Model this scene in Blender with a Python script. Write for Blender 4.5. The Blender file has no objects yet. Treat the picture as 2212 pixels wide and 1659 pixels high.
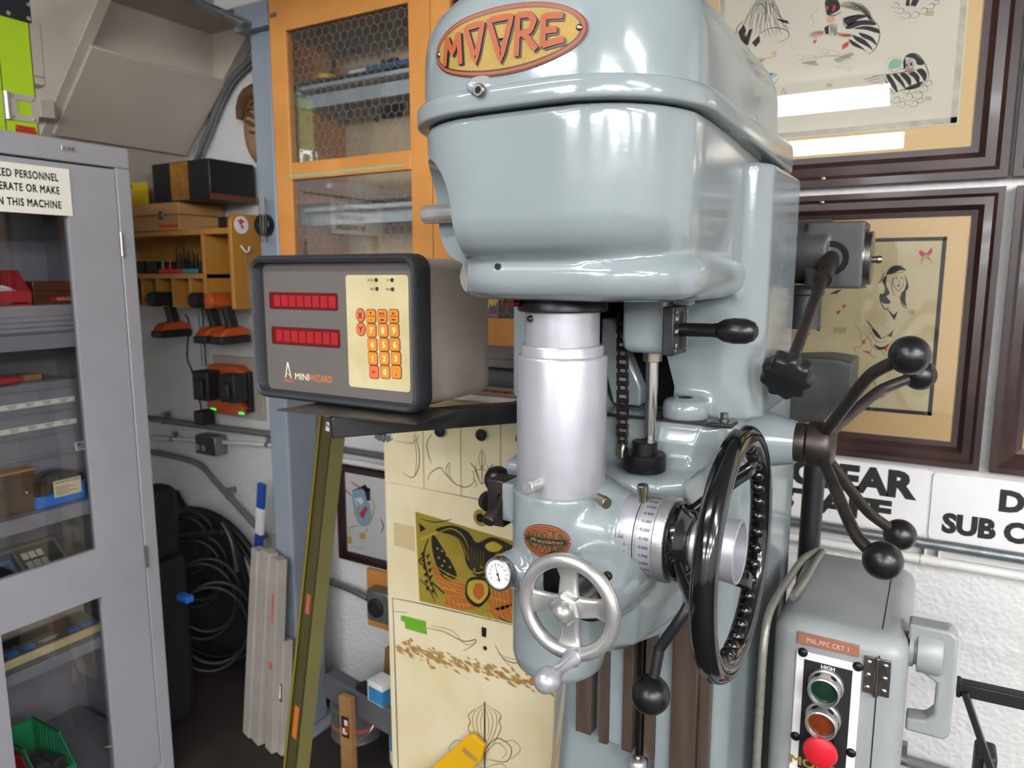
import bpy, bmesh, math, random
from mathutils import Vector, Matrix
random.seed(7)
sin, cos, pi, rad = math.sin, math.cos, math.pi, math.radians
S = bpy.context.scene
COL = S.collection
# ------------------------------------------------------------------ camera, world, exposure
FPX, CX, CY, CAMH = 1580.0, 1106.0, 829.5, 1.6
YAW, PIT = rad(30.3), math.atan(237.5 / 1580)
cd = bpy.data.cameras.new('camera'); cam = bpy.data.objects.new('camera', cd); COL.objects.link(cam)
cd.sensor_width = 9.8; cd.lens = 9.8 * FPX / 2212; cd.clip_start = .05
cam.location = (0, 0, CAMH); cam.rotation_euler = (pi / 2 - PIT, 0, YAW)
cd.dof.use_dof = True; cd.dof.focus_distance = 0.92; cd.dof.aperture_fstop = 2.0
S.camera = cam
W = bpy.data.worlds.new('world'); S.world = W; W.use_nodes = True
W.node_tree.nodes['Background'].inputs[0].default_value = (.93, .97, 1, 1)
W.node_tree.nodes['Background'].inputs[1].default_value = .45
S.view_settings.view_transform = 'Standard'; S.view_settings.look = 'None'
S.view_settings.exposure = 0.85; S.view_settings.gamma = 1
S.view_settings.use_curve_mapping = False
S.cycles.max_bounces = 8; S.cycles.diffuse_bounces = 3; S.cycles.glossy_bounces = 4
S.cycles.transparent_max_bounces = 16; S.cycles.caustics_reflective = False; S.cycles.caustics_refractive = False
TUBE = (14.0, 22.0, 28.0, 34.0, 35.0, 70.0)      # lamp brightness: four rows over the middle, then the two columns to the right
FW = Vector((-sin(YAW) * cos(PIT), cos(YAW) * cos(PIT), -sin(PIT)))
RT = Vector((cos(YAW), sin(YAW), 0)); UP = RT.cross(FW); CAMP = Vector((0, 0, CAMH))
def ray(x, y): return FW + RT * ((x - CX) / FPX) - UP * ((y - CY) / FPX)
def oY(x, y, Y): d = ray(x, y); return CAMP + d * (Y / d.y)      # where the sight line meets a wall-parallel plane
def oX(x, y, X): d = ray(x, y); return CAMP + d * (X / d.x)
def oZ(x, y, Z): d = ray(x, y); return CAMP + d * ((Z - CAMH) / d.z)
def V(*a): return Vector(a)

# ------------------------------------------------------------------ materials
def srgb(c):
    if isinstance(c, str): c = tuple(int(c[i:i + 2], 16) / 255 for i in (0, 2, 4))
    return tuple(((x + .055) / 1.055) ** 2.4 if x > .04045 else x / 12.92 for x in c) + (1,)
def mat(name, col, rough=.5, metal=0, noise=.0, nscale=30, bump=0, bscale=200, coat=0, col2=None, stretch=None, spec=.5, emit=0, aniso=0):
    m = bpy.data.materials.new(name); m.use_nodes = True
    nt = m.node_tree; b = nt.nodes['Principled BSDF']; N = nt.nodes.new; L = nt.links.new
    b.inputs['Base Color'].default_value = srgb(col); b.inputs['Roughness'].default_value = rough
    b.inputs['Metallic'].default_value = metal; b.inputs['Coat Weight'].default_value = coat
    b.inputs['Coat Roughness'].default_value = .08; b.inputs['Specular IOR Level'].default_value = spec
    if emit: b.inputs['Emission Color'].default_value = srgb(col); b.inputs['Emission Strength'].default_value = emit
    tc = None
    if noise or col2 or bump:
        tc = N('ShaderNodeTexCoord'); mp = N('ShaderNodeMapping'); L(tc.outputs['Object'], mp.inputs[0])
        if stretch: mp.inputs['Scale'].default_value = stretch
    if noise or col2:
        t = N('ShaderNodeTexNoise'); t.inputs['Scale'].default_value = nscale; t.inputs['Detail'].default_value = 6
        L(mp.outputs[0], t.inputs['Vector'])
        r = N('ShaderNodeValToRGB'); L(t.outputs[0], r.inputs[0])
        r.color_ramp.elements[0].position = .35; r.color_ramp.elements[1].position = .68
        c = srgb(col); k = 1 - noise
        r.color_ramp.elements[0].color = srgb(col2) if col2 else (c[0] * k, c[1] * k, c[2] * k, 1)
        r.color_ramp.elements[1].color = c
        L(r.outputs[0], b.inputs['Base Color'])
        mr = N('ShaderNodeMapRange'); L(t.outputs[0], mr.inputs[0]); mr.inputs[3].default_value = max(.02, rough * .85); mr.inputs[4].default_value = min(1, rough * 1.15)
        L(mr.outputs[0], b.inputs['Roughness'])
    if bump:
        t = N('ShaderNodeTexNoise'); t.inputs['Scale'].default_value = bscale; t.inputs['Detail'].default_value = 3
        L(mp.outputs[0], t.inputs['Vector'])
        bp = N('ShaderNodeBump'); bp.inputs['Strength'].default_value = bump; bp.inputs['Distance'].default_value = .002
        L(t.outputs[0], bp.inputs['Height']); L(bp.outputs[0], b.inputs['Normal'])
        if coat: L(bp.outputs[0], b.inputs['Coat Normal'])
    return m
def glass_mat(name, tint=(1, 1, 1), refl=1.0, rough=.0, opacity=0, base='000000'):
    m = bpy.data.materials.new(name); m.use_nodes = True; nt = m.node_tree; N = nt.nodes.new; L = nt.links.new
    nt.nodes.clear(); o = N('ShaderNodeOutputMaterial'); tr = N('ShaderNodeBsdfTransparent'); tr.inputs[0].default_value = tint + (1,)
    g = N('ShaderNodeBsdfGlossy'); g.inputs['Roughness'].default_value = rough; f = N('ShaderNodeFresnel'); f.inputs[0].default_value = 1.5
    mm = N('ShaderNodeMath'); mm.operation = 'MULTIPLY'; mm.inputs[1].default_value = refl; L(f.outputs[0], mm.inputs[0])
    mx = N('ShaderNodeMixShader'); L(mm.outputs[0], mx.inputs[0]); L(g.outputs[0], mx.inputs[2])
    if opacity:
        d = N('ShaderNodeBsdfDiffuse'); d.inputs[0].default_value = srgb(base)
        m2 = N('ShaderNodeMixShader'); m2.inputs[0].default_value = opacity; L(tr.outputs[0], m2.inputs[1]); L(d.outputs[0], m2.inputs[2]); L(m2.outputs[0], mx.inputs[1])
    else: L(tr.outputs[0], mx.inputs[1])
    L(mx.outputs[0], o.inputs[0]); return m
def emis(name, col, s):
    m = bpy.data.materials.new(name); m.use_nodes = True; nt = m.node_tree; nt.nodes.clear()
    o = nt.nodes.new('ShaderNodeOutputMaterial'); e = nt.nodes.new('ShaderNodeEmission'); e.inputs[0].default_value = srgb(col); e.inputs[1].default_value = s
    nt.links.new(e.outputs[0], o.inputs[0]); return m
M = dict(
    paint=mat('machine_grey_enamel', '848d8e', .15, noise=.06, nscale=9, bump=.035, bscale=140, coat=.35),
    paint_dark=mat('grey_enamel_worn', '939796', .32, noise=.14, nscale=14, bump=.05, bscale=160),
    grimy=mat('oily_dark_grey_casting', '3d3f3d', .45, noise=.35, nscale=18, bump=.15, bscale=120),
    alu=mat('satin_aluminium', 'a9a9ae', .34, metal=.45, noise=.05, nscale=20, bump=.03, bscale=400),
    alu_worn=mat('worn_aluminium', 'bebdb9', .3, metal=.7, noise=.18, nscale=22),
    chrome=mat('bright_steel', 'b4b3ad', .2, metal=1, noise=.12, nscale=60),
    steel=mat('dull_steel', '8a8680', .32, metal=1, noise=.25, nscale=40),
    brass=mat('nickel_brass', '9d9682', .3, metal=1, noise=.2, nscale=60),
    blacksteel=mat('blackened_steel', '2a2a2c', .35, metal=.7, noise=.2, nscale=40),
    browniron=mat('oxidised_brown_iron', '4a4340', .38, metal=.75, noise=.3, nscale=35, bump=.08),
    way=mat('oiled_slide_way', '6f5f54', .34, metal=.6, noise=.3, nscale=10, stretch=(6, 6, .6)),
    blackplastic=mat('gloss_black_phenolic', '0c0c0d', .13, coat=.3),
    satinball=mat('satin_black_ball', '131314', .3), satinblack=mat('satin_black', '1b1b1d', .38, noise=.1),
    matblack=mat('matte_black', '141415', .7, noise=.2),
    void=mat('recess_shade', '060606', .9),  # near-black colour paints the shade inside holes, slots and openings
    rubberbezel=mat('textured_black_bezel', '2b2d30', .5, bump=.5, bscale=420),
    drocase=mat('taupe_painted_steel', 'aca195', .48, noise=.08, nscale=30, bump=.1, bscale=500),
    dropanel=mat('taupe_face_panel', '625d59', .5, noise=.05, nscale=25),
    drocream=mat('cream_overlay', 'cabd93', .5, noise=.1, nscale=18, col2='bcae80'),
    droorange=mat('orange_key', 'dd8424', .45, noise=.05),
    droreddish=mat('reddish_orange_key', 'd4683a', .45),
    keyline=mat('brown_outline', '5a4434', .6),
    print_black=mat('black_print', '181717', .6), print_white=mat('white_print', 'efeee8', .6), print_grey=mat('grey_print', '5a5854', .7),
    print_cream=mat('cream_print', 'e8dcb8', .6), print_orange=mat('orange_print', 'c8743a', .6),
    redled=mat('red_display_window', '5a0509', .25), redseg=mat('red_display_digit', 'a3131c', .5, noise=.2, nscale=300),
    plate_gold=mat('stippled_gold_plate', 'a98a3c', .55, metal=.15, noise=.4, nscale=900, bump=.25, bscale=900),
    plate_bronze=mat('bronze_field', '5f5030', .4, metal=.3, noise=.4, nscale=900), plate_orange=mat('orange_enamel', '964c2a', .5, spec=.3), plate_black=mat('black_enamel', '26262c', .35),
    lockergrey=mat('locker_grey_paint', '9a9a9e', .5, noise=.04, nscale=14, bump=.04, bscale=350),
    shelfgrey=mat('shelf_grey_paint', '84868d', .4),
    cabwhite=mat('white_sign_face', 'e8e6d6', .5), stairgrey=mat('painted_stair_wood', 'c2b8aa', .55, noise=.07, nscale=5, bump=.5, bscale=22, stretch=(1, .35, 1)),
    lime=mat('lime_fibreglass', 'a5c81f', .4, noise=.06, nscale=120), ladderblack=mat('ladder_black_plastic', '1a1d24', .45),
    ladderalu=mat('ladder_aluminium', 'bfbfbb', .32, metal=.7), labelred=mat('red_label', 'c8371f', .5),
    post=mat('blue_grey_post_paint', '8b949e', .38, noise=.08, nscale=8),
    orangewood=mat('orange_painted_wood', 'd2914a', .42, noise=.1, nscale=9, col2='c4843f', bump=.08, bscale=60),
    cabinterior=mat('cabinet_interior', 'bfad8f', .7, noise=.12), shelfpaint=mat('shelf_blue_grey', 'b4bfc6', .5, noise=.1),
    wire=mat('embedded_wire', 'a3a39d', .5),
    pine=mat('varnished_pine', 'bf8a3e', .42, noise=.2, nscale=12, stretch=(1, 1, .12), col2='a8732c'),
    pale_wood=mat('pale_oiled_wood', 'b48a58', .5, noise=.2, nscale=14, stretch=(.2, .2, 2), col2='9c7343'),
    darkwood=mat('dark_reddish_wood', '6b3a22', .4, noise=.3, nscale=20, stretch=(.3, .3, 3)),
    brownwood=mat('brown_wood_chest', '5a4536', .5, noise=.3, nscale=20, stretch=(.3, .3, 3)),
    blackbox=mat('black_lacquered_wood', '151413', .5, noise=.3, nscale=30, bump=.1), amber=mat('amber_wood_strip', '9c6a24', .45, noise=.4, nscale=30),
    red=mat('red_plastic', 'b41f2c', .38), green=mat('green_plastic', '1f9a63', .38), blue=mat('blue_plastic', '2f77cf', .35), teal=mat('teal_plastic', '2b86a4', .4),
    toolorange=mat('tool_orange', 'b9501e', .42), toolblack=mat('tool_black', '1c1b1b', .55), ledgreen=emis('green_led', '2fd04a', 1.2),
    galv=mat('galvanised_conduit', '8e9496', .34, metal=.75, noise=.2, nscale=50), whitepipe=mat('white_painted_pipe', 'd9d7d0', .45, noise=.06, nscale=40),
    greypipe=mat('grey_painted_pipe', '6f706d', .5, noise=.15),
    cream=mat('cream_enamel', 'eadfbb', .4, noise=.12, nscale=6, col2='e2d2a4'), stain=mat('tan_adhesive_stain', 'b98d4e', .7, noise=.2, nscale=80),
    olive=mat('olive_drab_shaded', '4d4724', .45, noise=.12, nscale=12), olive_edge=mat('yellowish_edge', '857425', .5),
    framewood=mat('mahogany_frame', '3a2622', .36, noise=.35, nscale=25, stretch=(.4, 1, .4), coat=.1, col2='20120f'),
    matboard=mat('tan_mat_board', 'dcbd86', .8, noise=.06, nscale=200), matboard2=mat('tan_linen_mat', 'd9b77f', .8, noise=.06, nscale=200),
    oldpaper=mat('aged_paper', 'cdbf98', .8, noise=.12, nscale=10, col2='bfae82'), palepaper=mat('pale_sheet', 'd6cfba', .75, noise=.07, nscale=8),
    whitepaper=mat('white_sheet', 'dcdcda', .8),
    ink=mat('black_ink', '2a2a2a', .8), inkgrey=mat('grey_pencil', '77746c', .8), inklight=mat('faint_pencil', 'a39d8b', .8), inkred=mat('red_ink', 'c2474a', .8), inkblue=mat('pale_blue_ink', '8fb2c6', .8),
    inkyellow=mat('yellow_ink', 'd2b23a', .8), inkgreen=mat('green_ink', '7fae8e', .8), inkskin=mat('pink_ink', 'd1a08a', .8),
    decal=mat('ochre_decal', 'a08c31', .45, noise=.15, nscale=20), decalblack=mat('decal_black', '1b1a12', .5), decalorange=mat('decal_orange', 'b2602a', .5), decalyellow=mat('decal_yellow', 'b9a136', .5),
    tapegreen=mat('green_tape', '69a82d', .5), tagyellow=mat('yellow_plastic_tag', 'e2ae12', .45), stickorange=mat('orange_sticker', 'd2701f', .6), stickpink=mat('coral_sticker', 'c05c48', .6),
    signwhite=mat('white_enamel_sign', 'e2e1dd', .42, noise=.06, nscale=5), signyellow=mat('yellow_sign', 'b59a10', .5),
    cardboard=mat('whitish_cardboard', 'a79f95', .8, noise=.12, nscale=14), kraft=mat('kraft_cardboard', '8a6a48', .8), tubblue=mat('tub_blue', '3b8fc4', .5),
    felt=mat('grey_felt', '5e5f62', .95, bump=.6, bscale=600), tincan=mat('grey_tin', '7d7d7c', .4, metal=.5, noise=.1),
    coppertape=mat('copper_label', 'a5705a', .4, metal=.2, noise=.08), cable=mat('grey_armoured_cable', '8d8b82', .4, metal=.4, noise=.2, nscale=90),
    redbutton=mat('red_mushroom', 'c41f2c', .35), lensgreen=mat('green_lens', '08301f', .12, coat=.5), lensamber=mat('amber_lens', '6a2b05', .12, coat=.5),
    maskbrown=mat('carved_brown', '6d4a30', .5, noise=.4, nscale=25), masktan=mat('carved_tan', '9a7550', .5, noise=.3, nscale=25),
    floor=mat('dark_concrete', '302a26', .6, noise=.2, nscale=6), ceil=mat('ceiling_white', 'c9c8c4', .8), darkhose=mat('dark_rubber', '0d0d0e', .55),
    glass=glass_mat('clear_glass', refl=1.0), cabglass=glass_mat('dusty_glass', tint=(.98, .98, .97), refl=.55, opacity=.015, base='8a8a84'),
    locker_pane=glass_mat('clear_polycarbonate', tint=(.98, .98, .99), refl=.7), smoke=glass_mat('smoky_clear_plastic', tint=(.55, .58, .63), refl=1.4, opacity=.12, base='50596a'),
    lampbody=mat('lamp_body', 'd8d8d6', .5), skyblue=mat('sky_blue_print', '3c87bb', .5), purple=mat('box_purple', '5b2a48', .5), violet=mat('box_violet', '6a5a9a', .5),
)
def wall_mat():
    m = mat('white_stucco', 'd3d2cf', .75, noise=.03, nscale=4)
    nt = m.node_tree; b = nt.nodes['Principled BSDF']; N = nt.nodes.new; L = nt.links.new
    tc = N('ShaderNodeTexCoord'); v = N('ShaderNodeTexVoronoi'); v.inputs['Scale'].default_value = 95; v.feature = 'SMOOTH_F1'
    n = N('ShaderNodeTexNoise'); n.inputs['Scale'].default_value = 55; L(tc.outputs['Object'], n.inputs['Vector']); L(tc.outputs['Object'], v.inputs['Vector'])
    a = N('ShaderNodeMath'); a.operation = 'ADD'; L(v.outputs['Distance'], a.inputs[0]); L(n.outputs[0], a.inputs[1])
    bp = N('ShaderNodeBump'); bp.inputs['Strength'].default_value = .55; bp.inputs['Distance'].default_value = .004
    L(a.outputs[0], bp.inputs['Height']); L(bp.outputs[0], b.inputs['Normal']); return m
M['wall'] = wall_mat()
for _i, _s in enumerate(TUBE): M['tube%d' % _i] = emis('lamp_diffuser', 'fbfbff', _s)

# ------------------------------------------------------------------ mesh helpers
def frame(w):
    w = Vector(w).normalized(); u = w.orthogonal().normalized(); return u, w.cross(u), w
class MB:
    def __init__(s): s.v = []; s.f = []
    def add(s, vs, fs):
        o = len(s.v); s.v += [Vector(v) for v in vs]; s.f += [tuple(i + o for i in f) for f in fs]; return s
    def box(s, x0, x1, y0, y1, z0, z1):
        return s.add([(x, y, z) for z in (z0, z1) for y in (y0, y1) for x in (x0, x1)], [(0, 2, 3, 1), (4, 5, 7, 6), (0, 1, 5, 4), (2, 6, 7, 3), (0, 4, 6, 2), (1, 3, 7, 5)])
    def obox(s, c, u, v, w, hx, hy, hz):
        c = Vector(c); u, v, w = Vector(u) * hx, Vector(v) * hy, Vector(w) * hz
        return s.add([c + u * a + v * b + w * d for d in (-1, 1) for b in (-1, 1) for a in (-1, 1)], [(0, 2, 3, 1), (4, 5, 7, 6), (0, 1, 5, 4), (2, 6, 7, 3), (0, 4, 6, 2), (1, 3, 7, 5)])
    def bar(s, p, q, w, h, upv=(0, 0, 1)):
        p, q = Vector(p), Vector(q); d = (q - p).normalized(); sd = d.cross(Vector(upv)).normalized(); up = sd.cross(d)
        return s.obox((p + q) / 2, d, sd, up, (q - p).length / 2, w / 2, h / 2)
    def lathe(s, p, axis, prof, n=32):
        u, v, w = frame(axis); p = Vector(p); vs = []; fs = []
        for t, r in prof:
            r = max(r, 1e-5)
            vs += [p + w * t + (u * cos(2 * pi * i / n) + v * sin(2 * pi * i / n)) * r for i in range(n)]
        k = len(prof)
        for j in range(k - 1):
            fs += [(j * n + i, j * n + (i + 1) % n, (j + 1) * n + (i + 1) % n, (j + 1) * n + i) for i in range(n)]
        fs += [tuple(range(n - 1, -1, -1)), tuple(range((k - 1) * n, k * n))]
        return s.add(vs, fs)
    def cyl(s, p, q, r, r2=None, n=24):
        p, q = Vector(p), Vector(q); return s.lathe(p, q - p, [(0, r), ((q - p).length, r if r2 is None else r2)], n)
    def sph(s, c, r, n=24, sc=(1, 1, 1), axis=(0, 0, 1)):
        u, v, w = frame(axis); c = Vector(c); m = n // 2; vs = []; fs = []
        for j in range(1, m):
            a = pi * j / m
            vs += [c + (u * cos(2 * pi * i / n) * sc[0] + v * sin(2 * pi * i / n) * sc[1]) * r * sin(a) - w * r * sc[2] * cos(a) for i in range(n)]
        b0 = len(vs); vs += [c - w * r * sc[2], c + w * r * sc[2]]
        for j in range(m - 2): fs += [(j * n + i, j * n + (i + 1) % n, (j + 1) * n + (i + 1) % n, (j + 1) * n + i) for i in range(n)]
        fs += [(b0, (i + 1) % n, i) for i in range(n)] + [(b0 + 1, (m - 2) * n + i, (m - 2) * n + (i + 1) % n) for i in range(n)]
        return s.add(vs, fs)
    def tube(s, pts, r, n=12, close=False, sy=1.0):
        pts = [Vector(p) for p in pts]; k = len(pts); vs = []; fs = []; u = None
        for i in range(k):
            a = pts[(i - 1) % k] if (close or i > 0) else pts[i]; b = pts[(i + 1) % k] if (close or i < k - 1) else pts[i]
            t = (b - a).normalized()
            if u is None: u = t.orthogonal().normalized()
            else: u = (u - t * u.dot(t)).normalized()
            w = t.cross(u); rr = r[i] if isinstance(r, (list, tuple)) else r
            vs += [pts[i] + (u * cos(2 * pi * j / n) + w * sin(2 * pi * j / n) * sy) * rr for j in range(n)]
        for i in range(k if close else k - 1):
            a, b = i * n, ((i + 1) % k) * n
            if close and i == k - 1:   # match the closing ring
                o = min(range(n), key=lambda q: (vs[a] - vs[b + q]).length)
            else: o = 0
            fs += [(a + j, a + (j + 1) % n, b + (j + 1 + o) % n, b + (j + o) % n) for j in range(n)]
        if not close: fs += [tuple(range(n - 1, -1, -1)), tuple(range((k - 1) * n, k * n))]
        return s.add(vs, fs)
    def loft(s, loops, cap=True, close=True):
        n = len(loops[0]); k = len(loops); vs = [p for l in loops for p in l]; fs = []
        for j in range(k - 1):
            fs += [(j * n + i, j * n + (i + 1) % n, (j + 1) * n + (i + 1) % n, (j + 1) * n + i) for i in range(n if close else n - 1)]
        if cap: fs += [tuple(range(n - 1, -1, -1)), tuple(range((k - 1) * n, k * n))]
        return s.add(vs, fs)
    def prism(s, poly, o, u, v, d):          # polygon (a, b) in the plane o + a*u + b*v, thickened along d
        o, u, v, d = Vector(o), Vector(u), Vector(v), Vector(d)
        l = [o + u * a + v * b for a, b in poly]
        return s.loft([l, [p + d for p in l]])
    def ribbon(s, pts, w, nrm, close=False):  # flat stroke, width w (number or list)
        pts = [Vector(p) for p in pts]; nrm = Vector(nrm); k = len(pts); vs = []
        for i in range(k):
            a = pts[(i - 1) % k] if (close or i) else pts[i]; b = pts[(i + 1) % k] if (close or i < k - 1) else pts[i]
            t = (b - a); t = t.normalized() if t.length > 1e-9 else Vector((1, 0, 0))
            sd = t.cross(nrm).normalized() * ((w[i] if isinstance(w, (list, tuple)) else w) / 2)
            vs += [pts[i] + sd, pts[i] - sd]
        fs = [(2 * i, 2 * i + 1, (2 * i + 3) % (2 * k), (2 * i + 2) % (2 * k)) for i in range(k if close else k - 1)]
        return s.add(vs, fs)
    def xf(s, fn): s.v = [Vector(fn(v)) for v in s.v]; return s
    def join(s, o): return s.add(o.v, o.f)
def rrect(w, h, r, n=5, cx=0, cy=0):
    out = []
    for qx, qy, a0 in ((1, 1, 0), (-1, 1, 90), (-1, -1, 180), (1, -1, 270)):
        for i in range(n + 1):
            a = rad(a0 + 90 * i / n); out.append((cx + qx * (w / 2 - r) + r * cos(a), cy + qy * (h / 2 - r) + r * sin(a)))
    return out
def ell(a, b, n=40, cx=0, cy=0): return [(cx + a * cos(2 * pi * i / n), cy + b * sin(2 * pi * i / n)) for i in range(n)]
def crom(pts, m=6, close=False):
    pts = [Vector(p) for p in pts]; k = len(pts); out = []
    if k < 3: return pts
    for i in range(k if close else k - 1):
        p0 = pts[(i - 1) % k] if (close or i) else pts[0]; p1 = pts[i]; p2 = pts[(i + 1) % k]; p3 = pts[(i + 2) % k] if (close or i < k - 2) else pts[-1]
        for j in range(m):
            t = j / m; out.append(.5 * ((2 * p1) + (p2 - p0) * t + (2 * p0 - 5 * p1 + 4 * p2 - p3) * t * t + (3 * p1 - p0 - 3 * p2 + p3) * t ** 3))
    if not close: out.append(pts[-1])
    return out
def origin_of(o):
    p = Vector((0, 0, 0))
    while o is not None: p += o.location; o = o.parent
    return p
def build(mb, name, m, parent=None, smooth=40, bevel=0, seg=2, kind=None, label=None, base=None):
    me = bpy.data.meshes.new(name); o = bpy.data.objects.new(name, me)
    org = origin_of(parent) if parent else (Vector(base) if base is not None else Vector((sum(v.x for v in mb.v) / len(mb.v), sum(v.y for v in mb.v) / len(mb.v), min(v.z for v in mb.v))))
    me.from_pydata([tuple(v - org) for v in mb.v], [], mb.f); me.update()
    bm = bmesh.new(); bm.from_mesh(me); bmesh.ops.recalc_face_normals(bm, faces=bm.faces); bm.to_mesh(me); bm.free()
    me.materials.append(M[m] if isinstance(m, str) else m)
    if smooth:
        me.polygons.foreach_set('use_smooth', [True] * len(me.polygons)); me.set_sharp_from_angle(angle=rad(smooth))
    COL.objects.link(o)
    if parent: o.parent = parent
    else: o.location = org
    if bevel:
        b = o.modifiers.new('bevel', 'BEVEL'); b.width = bevel; b.segments = seg; b.limit_method = 'ANGLE'; b.angle_limit = rad(40); b.harden_normals = False
    if kind: o['kind'] = kind
    if label: o['label'] = label
    return o
def tag(o, label, cat, group=None, kind=None):
    o['label'] = label; o['category'] = cat
    if group: o['group'] = group
    if kind: o['kind'] = kind
    return o
def thing(name, label, cat, loc, group=None):
    o = bpy.data.objects.new(name, None); COL.objects.link(o); o.location = loc; o.empty_display_size = .02
    return tag(o, label, cat, group)
def struct(name, mb, m, **k): return build(mb, name, m, kind='structure', **k)
def text(s, h=1.0, bold=0.0, align='CENTER', width=None, res=3, shear=0, space=1.0):   # flat lettering as a mesh in local x, y
    hasm = 'M' in s
    c = bpy.data.curves.new('lettering', 'FONT'); c.body = s; c.size = 1; c.align_x = align; c.offset = 0 if hasm else bold; c.resolution_u = res; c.fill_mode = 'FRONT'; c.shear = shear; c.space_character = space
    o = bpy.data.objects.new('lettering', c); COL.objects.link(o)
    me = bpy.data.meshes.new_from_object(o.evaluated_get(bpy.context.evaluated_depsgraph_get()))
    mb = MB(); reps = ((-1, -1), (1, -1), (-1, 1), (1, 1)) if hasm and bold else ((0, 0),)
    for i, (dx, dy) in enumerate(reps): mb.add([V(v.co.x + dx * bold * .8, v.co.y + dy * bold * .8, .00006 * i) for v in me.vertices], [tuple(p.vertices) for p in me.polygons])
    bpy.data.objects.remove(o); bpy.data.curves.remove(c); bpy.data.meshes.remove(me)
    k = h / .72; xs = [v.x for v in mb.v]
    kx = k if width is None else width / (max(xs) - min(xs))
    return mb.xf(lambda v: (v.x * kx, v.y * k, v.z))
def place(mb, o, u, v): o, u, v = Vector(o), Vector(u), Vector(v); n = u.cross(v); return mb.xf(lambda p: o + u * p.x + v * p.y + n * p.z)
XP, YP, ZP = V(1, 0, 0), V(0, 1, 0), V(0, 0, 1)
def inkp(Y, polys=(), strokes=(), eps=0.0, sm=True, mb=None):   # drawing on a wall-parallel sheet: polygons and (points, width) strokes
    mb = mb or MB()
    for p in polys:
        q = [oY(a, b, Y) for a, b in p]
        if sm and len(q) > 4: q = crom(q, 4, True)
        mb.add(q, [tuple(range(len(q)))])
    for p, w in strokes:
        q = [oY(a, b, Y) for a, b in p]
        if sm: q = crom(q, 5)
        k = len(q); mb.ribbon(q, [w * (.35 + .65 * sin(pi * min(1, max(.12, (i + .5) / k)))) for i in range(k)], (0, -1, 0))
    return mb
# ------------------------------------------------------------------ lamps the shop has: surface strip lights under the ceiling
CEIL = 2.5
def strip_light(x0, x1, y, label, row):
    t = thing('ceiling_strip_light', label, 'ceiling light', ((x0 + x1) / 2, y, 2.36), 'strip lights under the ceiling')
    build(MB().box(x0, x1, y - .075, y + .075, 2.455, CEIL), 'housing', 'lampbody', t, bevel=.004)
    l = []
    for x in (x0 + .015, x1 - .015):
        l.append([V(x, y + a, 2.458 + b) for a, b in [(.068 * cos(pi + pi * i / 10), .085 * sin(pi + pi * i / 10)) for i in range(11)]])
    build(MB().loft(l), 'diffuser', 'tube%d' % row, t)
    e = MB().box(x0 - .004, x0 + .016, y - .072, y + .072, 2.368, 2.46).box(x1 - .016, x1 + .004, y - .072, y + .072, 2.368, 2.46)
    build(e, 'end_cap', 'lampbody', t, bevel=.006)
for i, y in enumerate((-.17, -1.5, -2.9, -4.4)):
    for j, x in enumerate((-1.5, .75, 2.9)):
        strip_light(x, x + 1.24, y, '%s strip light along the %s row under the ceiling' % (('left hand white', 'middle white', 'right hand white')[j], ('front', 'second', 'third', 'rear')[i]), i if j == 0 else 3 + j)
# ------------------------------------------------------------------ room
struct('floor', MB().box(-4.2, 5.2, -6, 2.1, -.08, 0), 'floor', smooth=0)
struct('wall_back', MB().box(-4.2, 5.2, 1.9, 2.0, 0, 2.9), 'wall', smooth=0)
struct('wall_left', MB().box(-4.3, -4.2, -6, 2.1, 0, 2.9), 'wall', smooth=0)
struct('wall_right', MB().box(5.2, 5.3, -6, 2.1, 0, 2.9), 'wall', smooth=0)
struct('wall_front', MB().box(-4.3, 5.3, -6.1, -6, 0, 2.9), 'wall', smooth=0)
cm = MB().box(-4.2, 5.2, -6, 1.2, CEIL, CEIL + .06).box(-1.96, 5.2, 1.2, 1.9, CEIL, CEIL + .06)
struct('ceiling', cm, 'ceil', smooth=0)
struct('trim_1', MB().box(-2.02, -.3, 1.62, 1.9, 2.40, CEIL), 'ceil', bevel=.004)      # boxed beam above the post
# ------------------------------------------------------------------ staircase seen from beneath
st = thing('staircase', 'grey painted wooden staircase seen from beneath in the upper left corner', 'stairs', (-3.4, 1.6, 0))
th = rad(43.2); D = V(cos(th), 0, sin(th)); NU = V(-sin(th), 0, cos(th)); P0 = V(-2.53, 0, 2.054)
def stringer(y0, y1):
    a = [P0 + D * s + NU * n for s, n in ((-2.4, 0), (.62, 0), (.62, .30), (-2.4, .30))]
    return MB().loft([[p + YP * y0 for p in a], [p + YP * y1 for p in a]])
build(stringer(1.345, 1.385), 'stringer', 'stairgrey', st, bevel=.003)
build(stringer(1.85, 1.895), 'stringer', 'stairgrey', st, bevel=.003)
def sof(s0, s1, n0, n1, y0, y1):
    a = [P0 + D * s + NU * n for s, n in ((s0, n0), (s1, n0), (s1, n1), (s0, n1))]
    return MB().loft([[p + YP * y0 for p in a], [p + YP * y1 for p in a]])
build(sof(0, .342, -.014, 0, 1.375, 1.858), 'soffit_board', 'stairgrey', st, bevel=.002)
build(sof(-2.4, -.006, -.002, .01, 1.375, 1.9), 'soffit_board', 'stairgrey', st)
for k in range(-1, 4):
    p = P0 + D * (.13 + .275 * k) + NU * .16
    build(MB().box(p.x - .03, p.x + .25, 1.385, 1.85, p.z, p.z + .03), 'tread', 'stairgrey', st)
    build(MB().box(p.x + .2, p.x + .22, 1.385, 1.85, p.z + .03, p.z + .188), 'riser', 'stairgrey', st)
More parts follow.
